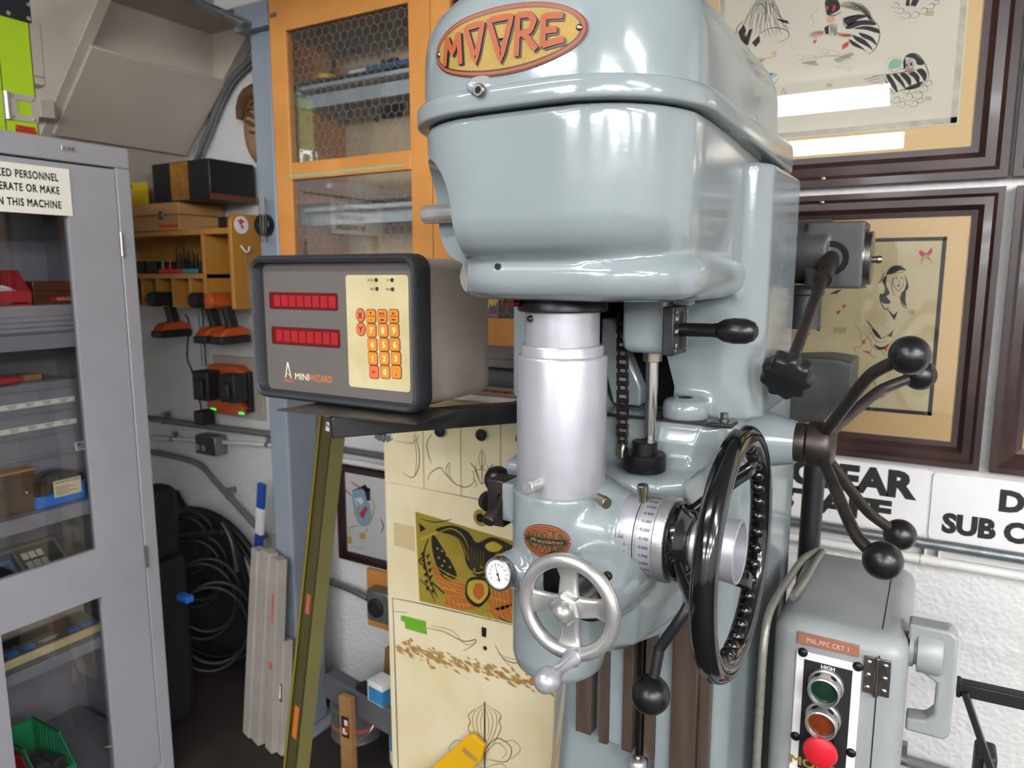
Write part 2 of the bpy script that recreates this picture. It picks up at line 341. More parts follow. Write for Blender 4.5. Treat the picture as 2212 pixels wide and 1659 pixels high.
for a, b in (((84, 50), (98, 168)), ((84, 172), (99, 186)), ((84, 226), (121, 258))):
    p, q = oY(*a, 1.345), oY(*b, 1.345); build(MB().box(p.x, q.x, 1.30, 1.345, q.z, p.z), 'cleat', 'stairgrey', st, bevel=.003)
# ------------------------------------------------------------------ square post
ps = thing('steel_post', 'blue grey painted square steel post left of the orange cabinet', 'post', (-1.86, 1.71, 0))
build(MB().box(-1.90, -1.815, 1.65, 1.78, 0.012, 2.33), 'shaft', 'post', ps, bevel=.008, seg=3)
build(MB().box(-1.93, -1.785, 1.62, 1.81, 2.33, 2.40), 'top_plate', 'post', ps, bevel=.003)
build(MB().box(-1.94, -1.775, 1.61, 1.82, 0, .012), 'base_plate', 'post', ps, bevel=.002)
# ------------------------------------------------------------------ locker (grey cabinet with clear windows)
XF = -2.02; K0, K1, KZ = .385, 1.303, 1.95
lk = thing('storage_cabinet', 'tall grey steel storage cabinet with clear door windows at left edge', 'cabinet', (-2.25, .85, 0))
b = MB().box(-2.48, -2.47, K0, K1, .02, KZ).box(-2.48, XF - .025, K0, K0 + .012, .02, KZ).box(-2.48, XF - .025, K1 - .012, K1, .02, KZ)
b.box(-2.48, XF - .02, K0, K1, KZ - .012, KZ).box(-2.48, XF - .03, K0, K1, .02, .10)
build(b, 'body', 'lockergrey', lk, bevel=.002)
fr = MB().box(XF - .028, XF + .002, K0, K1, 1.893, KZ).box(XF - .028, XF + .002, K1 - .042, K1, .0, 1.893).box(XF - .028, XF + .002, K0, K0 + .042, .0, 1.893).box(XF - .028, XF - .004, K0, K1, 0, .07)
build(fr, 'face_frame', 'lockergrey', lk, bevel=.003)
WY0, WY1 = .858, 1.122; WZ = ((.826, 1.754), (.13, .684))
def door(y0, y1, w0, w1):
    zz = [.075] + [z for a in sorted(WZ) for z in a] + [1.888]
    d = MB().box(XF - .022, XF, y0, w0, zz[0], zz[-1]).box(XF - .022, XF, w1, y1, zz[0], zz[-1])
    for i in (0, 2, 4): d.box(XF - .022, XF, w0, w1, zz[i], zz[i + 1])
    o = build(d, 'door', 'lockergrey', lk)
    for a, c in WZ: build(MB().box(XF - .016, XF - .012, w0 - .01, w1 + .01, a - .01, c + .01), 'window_pane', 'locker_pane', o, smooth=0, label='clear window in grey door')
    return o
dr = door(.802, K1 - .045, WY0, WY1); door(K0 + .045, .798, .50, .735)
for z in (1.63, .86):
    p = oX(262, 528, XF) if z > 1 else oX(322, 1198, XF)
    build(MB().cyl((XF + .006, K1 - .0435, p.z - .034), (XF + .006, K1 - .0435, p.z + .034), .0045, n=12).cyl((XF + .006, K1 - .0435, p.z - .004), (XF + .006, K1 - .0435, p.z - .003), .0051, n=12), 'hinge', 'chrome', dr, label='bright hinge knuckle')
build(MB().box(XF - .02, XF + .03, 0.806, .822, 1.0, 1.1), 'latch_handle', 'satinblack', dr, bevel=.004)
c = oX(147, 321, XF + .003)
np_ = build(MB().box(XF + .002, XF + .005, c.y - .018, c.y + .018, c.z - .007, c.z + .007), 'name_badge', 'ladderalu', lk, bevel=.001, label='small silver badge')
build(place(text('ULINE', .0085, .02), (XF + .0055, c.y, c.z - .0042), YP, ZP), 'badge_lettering', 'print_black', np_, smooth=0)
SH = []
for a, bb in (((165, 717), (165, 748)), ((204, 1076), (205, 1105)), ((232, 1368), (235, 1390))):
    z1, z0 = oX(*a, XF - .05).z, oX(*bb, XF - .05).z; SH.append(z1)
    build(MB().box(-2.465, XF - .052, K0 + .014, K1 - .046, z1 - .004, z1).box(XF - .054, XF - .048, K0 + .014, K1 - .046, z0, z1), 'shelf', 'shelfgrey', lk)
SH.append(.13)
build(MB().box(-2.465, XF - .04, K0 + .014, K1 - .046, .101, .13), 'bottom_shelf', 'shelfgrey', lk)
# warning sign on the door
c = oX(157, 467, XF + .001); t = thing('warning_sign', 'white warning sign with black capitals on the grey cabinet door', 'sign', (XF + .001, c.y - .11, c.z))
zt = oX(150, 366, XF + .001).z
build(MB().box(XF, XF + .0022, c.y - .30, c.y, c.z, zt), 'sign_board', 'cabwhite', t)
for s, px in (('AUTHORIZED PERSONNEL', (125, 391)), ('OPERATE OR MAKE', (128, 419)), ('ON THIS MACHINE', (132, 450))):
    q = oX(*px, XF); build(place(text(s, .019, .03, 'RIGHT', space=1.12).xf(lambda v: (v.x * .67, v.y, 0)), (XF + .0027, q.y, q.z - .001), YP, ZP), 'lettering', 'print_black', t, smooth=0)
# ------------------------------------------------------------------ things in the locker
def parts_bin(name, label, m, xf, y0, y1, z, h, d, group=None):
    t = .0035; pr = [(0, 0), (-d, 0), (-d, h), (-d * .32, h), (0, h * .42)]
    mb = MB().prism(pr, (xf, y0, z), XP, ZP, YP * t).prism(pr, (xf, y1 - t, z), XP, ZP, YP * t)
    mb.box(xf - d, xf, y0, y1, z, z + t).box(xf - d, xf - d + t, y0, y1, z, z + h).box(xf - t, xf + .002, y0 - .002, y1 + .002, z + h * .1, z + h * .42).box(xf - .001, xf + .004, y0 + .2 * (y1 - y0), y1 - .2 * (y1 - y0), z + h * .12, z + h * .33)
    for k in range(5): mb.box(xf - d * .8 + k * .018, xf - d * .8 + k * .018 + .003, y1 - t - .002, y1 - t, z + h * .3, z + h * .9)
    mb.box(xf - d, xf - d * .32, y0 - .003, y0 + .004, z + h - .006, z + h).box(xf - d, xf - d * .32, y1 - .004, y1 + .003, z + h - .006, z + h)
    return tag(build(mb, name, m), label, 'bin', group)
def cabbox(x0, x1, px_r, wid, z0, z1): y = oX(px_r[0], px_r[1], x1).y; return MB().box(x0, x1, y - wid, y, z0, z1)
z1 = oX(80, 660, XF - .09).z
rib = MB().box(-2.40, XF - .085, .60, 1.20, SH[0], z1 - .012)
for k in range(4): rib.tube([(XF - .084 - .0015 * k, .60, SH[0] + .009 + .0135 * k), (XF - .084 - .0015 * k, 1.20, SH[0] + .009 + .0135 * k)], .0065, 10)
rib.box(-2.40, XF - .09, .60, 1.20, z1 - .013, z1)
tag(build(rib, 'ribbed_tray', 'lockergrey', bevel=.001), 'long grey ribbed steel tray on the upper cabinet shelf', 'tray')
y = oX(66, 640, XF - .12).y
parts_bin('parts_bin', 'red plastic bin on the ribbed tray in the grey cabinet', 'red', XF - .12, y - .13, y, z1, .095, .17)
tag(build(MB().lathe((XF - .18, y - .05, z1 + .0045), (.3, .2, 1), [(0, .028), (.045, .03), (.047, .02), (.02, .018)], 20), 'paper_roll', 'whitepaper'), 'pale paper roll lying in the red plastic bin', 'roll')
y0 = oX(72, 640, XF - .16).y
t = thing('hinged_wooden_box', 'reddish wooden box beside the red bin in the grey cabinet', 'box', (XF - .22, y0 + .08, z1))
build(MB().box(XF - .27, XF - .16, y0, y0 + .16, z1, z1 + .036), 'box_base', 'darkwood', t, bevel=.003); build(MB().box(XF - .27, XF - .16, y0, y0 + .16, z1 + .0365, z1 + .064), 'box_lid', 'darkwood', t, bevel=.003)
lb = build(MB().box(XF - .16, XF - .159, y0 + .045, y0 + .13, z1 + .008, z1 + .020), 'label_tape', 'red', t, label='red embossed label tape')
build(place(text('GUN CLEA', .008, .01), (XF - .1585, y0 + .0875, z1 + .010), YP, ZP), 'lettering', 'print_white', lb, smooth=0)
# drawer unit under the upper shelf
dx = XF - .15; y1 = oX(184, 985, dx).y + .004; zt = oX(160, 818, dx).z; zb = SH[1]
t = thing('drawer_unit', 'blue grey small parts drawer unit on the middle cabinet shelf', 'drawer unit', (dx - .12, y1 - .2, zb))
build(MB().box(-2.44, dx - .004, y1 - .42, y1, zb, zt), 'carcass', 'shelfgrey', t, bevel=.003)
dz = (zt - zb - .01) / 5
for k in range(5):
    z = zb + .005 + k * dz
    dd = MB().box(dx - .004, dx, y1 - .41, y1 - .012, z, z + dz - .006).box(dx, dx + .010, y1 - .40, y1 - .03, z + dz - .014, z + dz - .010)
    o = build(dd, 'drawer', 'shelfgrey', t, bevel=.001)
    if k >= 3:
        l = build(MB().box(dx, dx + .0015, y1 - .40, y1 - .02, z + .006, z + .02), 'label_strip', 'cabwhite', o)
        g = MB()
        for j in range(8): g.box(dx + .0016, dx + .0018, y1 - .385 + j * .046, y1 - .36 + j * .046, z + .0145, z + .0165).box(dx + .0016, dx + .0018, y1 - .382 + j * .046, y1 - .364 + j * .046, z + .0095, z + .0115)
        build(g, 'label_print', 'print_grey', l, smooth=0)
q = oX(175, 962, dx + .001)
fl = build(MB().box(dx + .0005, dx + .0015, q.y - .017, q.y + .013, q.z - .014, q.z + .012), 'flag_sticker', 'print_white', t, label='small flag sticker')
g = MB()
for k in range(4): g.box(dx + .0016, dx + .0019, q.y - .012, q.y + .010, q.z - .0085 + k * .0042, q.z - .0064 + k * .0042)
build(g, 'flag_stripes', 'labelred', fl, smooth=0); build(MB().box(dx + .002, dx + .0022, q.y - .012, q.y - .001, q.z, q.z + .0085), 'flag_canton', 'blue', fl, smooth=0)
# screwdriver and pale scraper on the drawer unit
p = oX(20, 803, dx - .03); p.z = zt + .0125
t = thing('screwdriver', 'red handled screwdriver lying on the drawer unit', 'screwdriver', p)
build(MB().lathe(p - YP * .07, (0, 1, 0), [(0, .008), (.01, .0115), (.06, .0125), (.085, .010), (.1, .0075)], 16), 'handle', 'red', t); build(MB().cyl(p - YP * .07, p - YP * .16, .003, n=10), 'shank', 'chrome', t)
tag(build(MB().obox(p + V(-.03, .062, -.002), YP, XP, ZP, .03, .012, .0085), 'wood_block', 'pale_wood', bevel=.001), 'small pale wooden block behind the red screwdriver', 'block')
tag(build(MB().prism([(-.02, 0), (.10, .004), (.12, .010), (.0, .012)], (dx + .0 - .01, p.y + .03, zt + .0005), YP, XP * -1 + ZP * .05, ZP * .002), 'knife_blade', 'alu'), 'flat bright blade lying on the drawer unit front edge', 'blade')
# wooden chest and bit case on the middle shelf
cx = XF - .085
y = oX(78, 1040, cx).y; zt2 = oX(40, 1022, cx).z
t = thing('wooden_chest', 'small brown wooden chest with a round knob beside the blue bit case', 'chest', (cx - .06, y - .1, zb))
h2 = max(.06, zt2 - zb)
build(MB().box(cx - .045, cx, y - .2, y, zb, zb + h2), 'chest_body', 'brownwood', t, bevel=.002); build(MB().box(cx - .047, cx + .002, y - .2, y + .001, zb + h2, zb + h2 + .006), 'chest_lid', 'pale_wood', t)
dwr = build(MB().box(cx, cx + .003, y - .19, y - .008, zb + .014, zb + h2 - .012), 'chest_drawer', 'brownwood', t, bevel=.001)
build(MB().sph((cx + .009, y - .030, zb + h2 * .5), .0065, 14), 'knob', 'brass', dwr)
cx = XF - .075; yl, yr = oX(74, 1050, cx).y, oX(183, 1040, cx).y; w = yr - yl; hc = oX(130, 1035, cx).z - zb
t = thing('bit_case', 'blue case of brass bits with smoky clear domed lid on middle shelf', 'case', (cx - .04, (yl + yr) / 2, zb))
build(MB().box(cx - .05, cx, yl, yr, zb + .001, zb + .03).prism([(0, .03), (w, .03), (w, .055), (w * .8, .036), (w * .25, .034), (0, .034)], (cx - .05, yl, zb), YP, ZP, XP * .05), 'case_base', 'blue', t, bevel=.002)
arc = [(0, .034)] + [(w * i / 12, .075 + .022 * sin(pi * i / 12)) for i in range(13)] + [(w, .034)]
build(MB().prism(arc, (cx - .047, yl, zb), YP, ZP, XP * .044), 'clear_lid', 'smoke', t, bevel=.003)
for k, (f, hh) in enumerate(((.25, .064), (.42, .06), (.5, .07), (.62, .055))):
    build(MB().cyl((cx - .022, yl + w * f, zb + .03), (cx - .022, yl + w * f, zb + hh), .0075, n=12), 'brass_bit', 'brass' if k % 2 else 'amber', t)
lb = build(MB().box(cx + .0005, cx + .0012, yl + w * .36, yl + w * .92, zb + .022, zb + .069), 'paper_label', 'cream', t, label='cream printed label')
build(place(text('McMASTER-CARR', .0065, .025, width=w * .5), (cx + .0016, yl + w * .64, zb + .060), YP, ZP), 'lettering', mat('dark_green_print', '1d5b3c', .6), lb, smooth=0)
g = MB()
for k in range(5): g.box(cx + .0013, cx + .0015, yl + w * .40, yl + w * (.66 + .16 * (k % 2)), zb + .028 + k * .0056, zb + .0298 + k * .0056)
build(g, 'label_print', 'print_grey', lb, smooth=0)
# keypad terminal and scale on the third shelf
z3 = SH[2]; xk = XF - .20
yr = oX(150, 1170, xk - .05).y; zt = oX(110, 1170, xk - .1).z
t = thing('keypad_terminal', 'beige weighing terminal with blue display and white keys in the cabinet', 'terminal', (xk - .08, yr - .1, z3))
pr = [(0, 0), (0, zt - z3 - .10), (-.13, zt - z3), (-.15, zt - z3), (-.15, 0)]
build(MB().prism(pr, (xk, yr - .24, z3), XP, ZP, YP * .24), 'housing', 'drocase', t, bevel=.003)
s0 = V(xk, yr - .24, z3 + pr[1][1]); ud = V(-.13, 0, .10).normalized(); nn = V(.10, 0, .13).normalized()
def slab(u0, u1, v0, v1, e0, e1): return MB().loft([[s0 + YP * a + ud * c + nn * e for a, c in ((u0, v0), (u1, v0), (u1, v1), (u0, v1))] for e in (e0, e1)])
kp = build(slab(.115, .228, .006, .155, .0005, .002), 'keypad_panel', 'print_grey', t)
for r_ in range(4):
    for c_ in range(3): build(slab(.125 + c_ * .021, .142 + c_ * .021, .012 + r_ * .034, .036 + r_ * .034, .002, .005), 'key', 'cabwhite', kp, bevel=.001)
bp_ = build(slab(.004, .108, .006, .155, .0005, .002), 'display_panel', mat('dark_blue_panel', '2a3d66', .4), t)
build(slab(.012, .095, .07, .13, .002, .003), 'display_frame', 'skyblue', bp_); build(slab(.02, .085, .08, .118, .003, .0035), 'display_glass', 'print_black', bp_)
xs = XF - .075; yr = oX(200, 1345, xs - .05).y
zt = z3 + .042
t = thing('bench_scale', 'cream bench scale with four blue keys on the third cabinet shelf', 'scale', (xs - .05, yr - .12, z3))
build(MB().prism([(0, 0), (0, .024), (-.10, .042), (-.10, 0)], (xs, yr - .27, z3 + .001), XP, ZP, YP * .27), 'housing', 'drocream', t, bevel=.004)
s0 = V(xs, yr - .27, z3 + .025); ud = V(-.10, 0, .018).normalized(); nn = V(.018, 0, .10).normalized()
pn = build(slab(.004, .262, .006, .096, .0005, .0015), 'top_panel', 'print_grey', t)
for a in (.02, .065, .185, .225): build(slab(a, a + .03, .014, .036, .0015, .0035), 'blue_key', 'blue', pn, bevel=.001)
build(slab(.03, .16, .055, .09, .0015, .002), 'display_glass', 'print_black', pn)
build(slab(.105, .16, .03, .033, .0015, .0018).join(slab(.115, .15, .022, .025, .0015, .0018)), 'panel_print', 'cabwhite', pn, smooth=0)
# bottom shelf: bins
z4 = .13; xf_ = XF - .07
yr = oX(158, 1600, xf_).y
parts_bin('parts_bin', 'green plastic bin of dull metal slugs at the bottom of the cabinet', 'green', xf_, yr - .10, yr, z4, .13, .22)
parts_bin('parts_bin', 'red plastic bin left of the green bin at the cabinet bottom', 'red', xf_ + .005, yr - .205, yr - .108, z4, .12, .22)
for k, (a, c, e) in enumerate(((-.035, .06, .03), (-.07, .045, .02))):
    tag(build(MB().lathe((xf_ - .10, yr + a, z4 + .052 + .012 * k), (1, e * 8 * (1 - 2 * k) * .4, .05), [(0, .004), (0, .022), (.07, .022), (.07, .008), (.066, .007)], 20), 'metal_slug', 'grimy'), ('dull metal cylinder right in the green bin', 'dull metal cylinder left in the green bin')[k], 'cylinder')
tag(build(MB().box(xf_ - .2, xf_ - .02, yr - .092, yr - .008, z4 + .0045, z4 + .027), 'packing_pad', 'kraft'), 'packing under the metal cylinders in the green bin', 'padding')
p = oX(255, 1572, XF - .1); p.z = z4 + .016
t = thing('putty_knife', 'orange handled scraper lying at the cabinet bottom right', 'scraper', p)
build(MB().lathe(p, (.5, .8, 0), [(0, .006), (.01, .012), (.06, .015), (.09, .012)], 14), 'handle', 'toolorange', t); build(MB().lathe(p, (-.5, -.8, 0), [(0, .009), (.02, .011), (.045, .005)], 12), 'ferrule', 'steel', t)
# ------------------------------------------------------------------ ladder on top of the cabinet
xl = -2.16; yr = oX(85, 285, xl).y; zc = oX(40, 232, xl).z; zk = oX(40, 40, xl).z
t = thing('folding_ladder', 'lime green fibreglass folding ladder standing on the grey cabinet', 'ladder', (xl, yr - .04, KZ))
build(MB().box(xl - .03, xl - .024, yr - .085, yr, KZ, 2.44).box(xl - .03, xl, yr - .085, yr - .08, KZ, 2.44).box(xl - .03, xl, yr - .005, yr, KZ, 2.44).box(xl - .003, xl, yr - .085, yr, KZ, 2.44), 'rail', 'lime', t, bevel=.002)
bk = build(MB().box(xl, xl + .006, yr - .09, yr + .004, oX(80, 55, xl).z, 2.44), 'end_sleeve', 'ladderblack', t, bevel=.002, label='black sleeve')
for a in ((62, 10), (18, 28), (62, 40)):
    q = oX(*a, xl + .006); build(MB().lathe(q, (1, 0, 0), [(0, .0055), (.0015, .005), (.0015, .0025), (.0005, .002)], 14), 'rivet', 'ladderalu', bk)
hp = MB(); o0 = rrect(.072, .068, .008); i0 = rrect(.037, .038, .006)
l = [[V(x, yr - .037 + a, zc + c) for a, c in o0] for x in (xl + .001, xl + .004)]; li = [[V(x, yr - .034 + a, zc + c) for a, c in i0] for x in (xl + .004, xl + .001)]
hp.loft([l[0], l[1], li[0], li[1], l[0]], cap=False)
hq = build(hp, 'hinge_plate', 'ladderalu', t)
build(MB().cyl((xl + .006, yr - .078, zc - .036), (xl + .006, yr - .078, zc + .034), .008, n=14), 'hinge_barrel', 'ladderalu', hq)
for a in (-.064, -.012):
    for c_ in (-.026, .026): build(MB().sph((xl + .004, yr + a, zc + c_), .004, 10), 'rivet', 'chrome', hq)
q0, q1 = oX(33, 272, xl), oX(78, 289, xl)
lb = build(MB().box(xl + .0005, xl + .0012, q0.y, q1.y, q1.z - .012, q0.z + .004), 'warning_label', 'labelred', t, label='red warning label')
build(place(text('WARNING', .006, .01), (xl + .0015, (q0.y + q1.y) / 2, q0.z - .004), YP, ZP).join(place(text('ADVERTENCIA', .006, .01), (xl + .0015, (q0.y + q1.y) / 2, q0.z - .012), YP, ZP)), 'lettering', 'print_black', lb, smooth=0)
# ------------------------------------------------------------------ wall under the stairs
WY = 1.9
SGY = 1.712; p, q = oY(274, 372, SGY), oY(325, 496, SGY)
t = thing('yellow_caution_sign', 'yellow sign with black lettering behind the black box', 'sign', (p.x, SGY, q.z))
build(MB().box(p.x - .12, q.x, SGY, SGY + .003, q.z, min(p.z, 1.936)), 'sign_board', 'signyellow', t)
build(inkp(SGY - .001, [], [([(272, 404), (285, 400), (276, 424), (270, 428)], .006), ([(268, 459), (280, 452), (279, 480)], .006), ([(287, 460), (290, 452), (294, 480)], .006)], sm=False), 'lettering', 'print_black', t, smooth=0)
def conduit(name, label, pts, r, m, straps=(), grp=None, couplers=()):
    o = build(MB().tube(crom(pts, 8) if len(pts) > 2 else pts, r, 14), name, m)
    tag(o, label, 'conduit', grp)
    org = origin_of(o)
    for s in straps:
        s = Vector(s); mb = MB().lathe(s - XP * .009, (1, 0, 0), [(0, r + .0012), (.018, r + .0012)], 14).box(s.x - .009, s.x + .009, s.y, WY, s.z + r, s.z + r + .022)
        build(mb, 'strap', 'galv', o)
    for s, d in couplers:
        s, d = Vector(s), Vector(d).normalized(); build(MB().lathe(s - d * .022, d, [(0, r + .001), (.001, r + .003), (.043, r + .003), (.044, r + .001)], 14), 'coupling', m, o)
    return o
conduit('wall_conduit', 'grey horizontal pipe below the orange battery charger', [oY(318, 903, 1.87), oY(450, 921, 1.87), oY(590, 938, 1.87)], .0125, 'greypipe', [oY(352, 908, 1.87)])
conduit('wall_conduit', 'thin pale pipe running into the grey outlet box', [oY(318, 945, 1.88), oY(590, 962, 1.88)], .0085, 'whitepipe', [oY(372, 949, 1.88), oY(578, 961, 1.88)])
conduit('wall_conduit', 'grey pipe bending down diagonally below the outlet box', [oY(322, 975, 1.87), oY(400, 992, 1.87), oY(436, 1008, 1.87), oY(470, 1045, 1.87), oY(575, 1160, 1.87)], .0115, 'greypipe', [oY(495, 1072, 1.87)])
p, q = oY(421, 938, 1.84), oY(455, 985, 1.84)
t = thing('outlet_box', 'grey steel outlet box with black plug under the charger', 'outlet', ((p.x + q.x) / 2, 1.87, q.z))
build(MB().box(p.x, q.x + .03, 1.84, WY, q.z, p.z), 'box', 'galv', t, bevel=.004)
fp = build(MB().box(p.x + .004, q.x + .026, 1.836, 1.84, q.z + .004, p.z - .004), 'face_plate', 'satinblack', t, bevel=.002)
for k in (0, 1): build(MB().cyl((p.x + .022 + .036 * k, 1.836, q.z + .03), (p.x + .022 + .036 * k, 1.832, q.z + .03), .013, n=16), 'socket', 'galv', fp)
a = oY(440, 905, 1.80)
tag(build(MB().box(a.x - .022, a.x + .026, 1.77, 1.835, a.z - .02, a.z + .035), 'power_adapter', 'toolblack', bevel=.006), 'black plug-in power adapter above the grey outlet box', 'adapter')
CORD = (build(MB().tube(crom([oY(400, 680, 1.86), oY(408, 700, 1.86), oY(404, 770, 1.87), oY(414, 800, 1.87), oY(428, 850, 1.85), oY(436, 890, 1.81)], 8), .003, 8), 'power_cord', 'toolblack'))
conduit('wall_conduit', 'short vertical grey pipe behind the cordless drills', [oY(432, 660, 1.885), oY(441, 790, 1.885)], .0095, 'galv')
# ------------------------------------------------------------------ wooden tool shelf
SY = 1.70
ex, ez0, ez1 = oY(495, 560, SY).x, oY(495, 668, SY).z, oY(495, 460, SY).z
px_ = oY(441, 560, SY).x; lx = oY(200, 560, SY).x
zt1 = oY(400, 496, SY).z; zt0 = oY(400, 508, SY).z; zm1, zm0 = oY(380, 591, SY).z, oY(380, 602, SY).z
t = thing('tool_shelf', 'varnished pine wall shelf with slots for cordless tools', 'shelf', (ex - .3, 1.8, ez0))
e = [(SY, ez0), (1.895, ez0), (1.895, ez1)] + [(SY + .03 - .03 * sin(pi / 2 * i / 5), ez1 - .03 + .03 * cos(pi / 2 * i / 5)) for i in range(6)]
build(MB().loft([[V(ex, y, z) for y, z in e], [V(ex + .018, y, z) for y, z in e]]), 'end_panel', 'pine', t, bevel=.002)
build(MB().box(lx, ex, SY, 1.895, zt0, zt1), 'top_board', 'pine', t, bevel=.002)
build(MB().box(lx, px_, SY + .004, 1.895, zm0, zm1), 'middle_board', 'pine', t, bevel=.002)
build(MB().box(px_ - .016, px_, SY + .002, 1.895, ez0 + .02, zt0), 'partition', 'pine', t, bevel=.002)
build(MB().box(lx, ex, 1.887, 1.895, ez0, zt0), 'back_board', 'pine', t)
for x in (443, 411, 374, 340, 308, 276, 246): 
    xx = oY(x, 640, SY).x; build(MB().box(xx - .012, xx, SY + .004, 1.887, ez0, zm0), 'slot_divider', 'pine', t, bevel=.0015)
    if x < 443: build(MB().box(xx, xx + .014, SY + .004, 1.887, ez0 - .0, ez0 + .016), 'slot_rail', 'pine', t)
q = oY(523, 484, 1.6); q = V(ex + .018, 1.79, zt1 + .015)
c = oX(521, 486, ex + .019)
stk = build(MB().lathe(c, (1, 0, 0), [(0, .030), (.0008, .030)], 32), 'round_sticker', 'whitepaper', t, label='round white sticker with a red splash')
sp = [(.016 * (1 + .45 * sin(3 * a) + .25 * sin(7 * a + 1)) * cos(a), .014 * (1 + .3 * sin(5 * a)) * sin(a)) for a in [2 * pi * i / 40 for i in range(40)]]
build(MB().add([c + V(.0012, a * .7 - .001, b * .8 + .009) for a, b in sp], [tuple(range(40))]).add([c + V(.0012, a * .35 + .003, b * .55 - .008) for a, b in sp], [tuple(range(40))]), 'red_splash', 'labelred', stk, smooth=0)
c = oX(527, 538, ex + .018); hk = MB().tube(crom([c + V(.001, -.012, .010), c + V(.012, -.013, 0), c + V(.014, -.004, -.010), c + V(.014, .008, -.006), c + V(.014, .012, .008)], 5), .0028, 8)
build(hk, 'wire_hook', 'whitepaper', t, label='white hook')
tag(build(MB().tube(crom([c + V(.0175, -.004, -.012), c + V(.02, -.012, -.04), c + V(.02, .002, -.11), oX(540, 645, ex + .038), oX(534, 650, ex + .038), oX(530, 640, ex + .038)], 8), .0016, 8), 'wire_loop', 'cable'), 'thin grey wire hanging from the white hook on the shelf end', 'wire')
# on the shelf: wooden case, black box, small power bank; in it: bins, bit holders
p, q, r_ = oY(295, 455, SY + .02), oY(400, 437, SY + .02), oY(400, 495, SY + .02)
t = thing('wooden_case', 'pale wooden case with metal clasp on the tool shelf', 'case', (q.x - .1, SY + .1, zt1))
zc = q.z; build(MB().box(p.x, q.x, SY - .01, 1.885, zt1, zt1 + (zc - zt1) * .55).box(p.x, q.x, SY - .01, 1.885, zt1 + (zc - zt1) * .55 + .0012, zc), 'case_shell', 'pale_wood', t, bevel=.003)
cx, cz = oY(349, 466, SY - .01).x, zt1 + (zc - zt1) * .55
build(MB().box(cx - .012, cx + .012, SY - .014, SY - .01, cz - .014, cz + .014).cyl((cx - .008, SY - .016, cz), (cx + .008, SY - .016, cz), .005, n=10), 'clasp', 'steel', t, bevel=.001)
build(MB().box(q.x - .115, q.x - .004, SY - .0112, SY - .0102, zt1 + .008, zt1 + .02), 'red_label', 'labelred', t, label='red label strip')
p, q = oY(328, 357, SY - .01), oY(451, 341, SY - .01)
t = thing('lacquered_box', 'black box with an amber wood strip on top of the pale case', 'box', (q.x - .1, SY + .08, zc))
build(MB().box(p.x, q.x, SY - .012, 1.88, zc + .001, q.z), 'box_shell', 'blackbox', t, bevel=.004)
a, b_ = oY(372, 400, SY - .01).x, oY(409, 400, SY - .01).x
build(MB().box(a, b_, SY - .0155, SY - .012, zc + .003, q.z - .004), 'wood_strip', 'amber', t, label='amber wood strip')
build(MB().box(q.x - .002, q.x + .002, SY - .012, 1.88, zc + .001, zc + .02), 'base_edge', 'darkwood', t)
x = oY(480, 476, SY + .05).x
tag(build(MB().box(x + .0, ex - .002, SY + .03, 1.83, zt1 + .0005, zt1 + .04), 'black_pouch', 'toolblack', bevel=.006), 'small black pouch on the shelf beside the pale case', 'pouch')
zs = zm1 + .0005
for a, b_, nm in ((288, 312, 'left'), (314, 339, 'right')):
    x0, x1 = oY(a, 575, SY + .02).x, oY(b_, 575, SY + .02).x
    tag(build(MB().box(x0, x1, SY + .02, SY + .03, zs, zs + .045).box(x0, x1, SY + .1, SY + .11, zs, zs + .045).box(x0, x0 + .005, SY + .02, SY + .11, zs, zs + .045).box(x1 - .005, x1, SY + .02, SY + .11, zs, zs + .045).box(x0, x1, SY + .02, SY + .11, zs, zs + .004), 'small_bin', 'toolblack', bevel=.002), '%s small black bin on the shelf beside the drill bits' % nm, 'bin')
for a, b_, m, nm in ((341, 388.5, 'red', 'red'), (392.5, 425, 'teal', 'teal')):
    x0, x1 = oY(a, 585, SY + .02).x, oY(b_, 585, SY + .02).x
    t = thing('bit_holder', '%s plastic holder full of driver bits on the wooden shelf' % nm, 'bit holder', ((x0 + x1) / 2, SY + .05, zs))
    build(MB().box(x0, x1, SY + .02, SY + .09, zs, zs + .017), 'holder', m, t, bevel=.003)
    n = 6 if m == 'red' else 4
    for k in range(n):
        for j in (0, 1):
            xx = x0 + (x1 - x0) * (k + .5) / n; hh = (.035, .03, .036, .03, .085, .06, )[k] if m == 'red' else (.04, .055, .03, .028)[k]
            build(MB().lathe((xx, SY + .035 + .03 * j, zs + .014), (0, 0, 1), [(0, .004), (hh * .5, .0045), (hh * .55, .003), (hh, .0025)], 8), 'bit', ('tapegreen' if (k == 0 and m == 'red') else 'labelred' if (k == 2 and m == 'red') else 'blacksteel'), t)
x = oY(408, 570, SY + .07).x; build(MB().lathe((x, SY + .08, zs + .017), (0, 0, 1), [(0, .014), (.05, .014), (.062, .009), (.07, .005)], 16), 'clear_bit_tube', 'glass', t)
tag(build(MB().box(oY(427, 580, SY + .02).x, px_ - .018, SY + .02, SY + .06, zs, zs + .03), 'black_case', 'toolblack', bevel=.003), 'small black case at the right end of the wooden shelf', 'case')
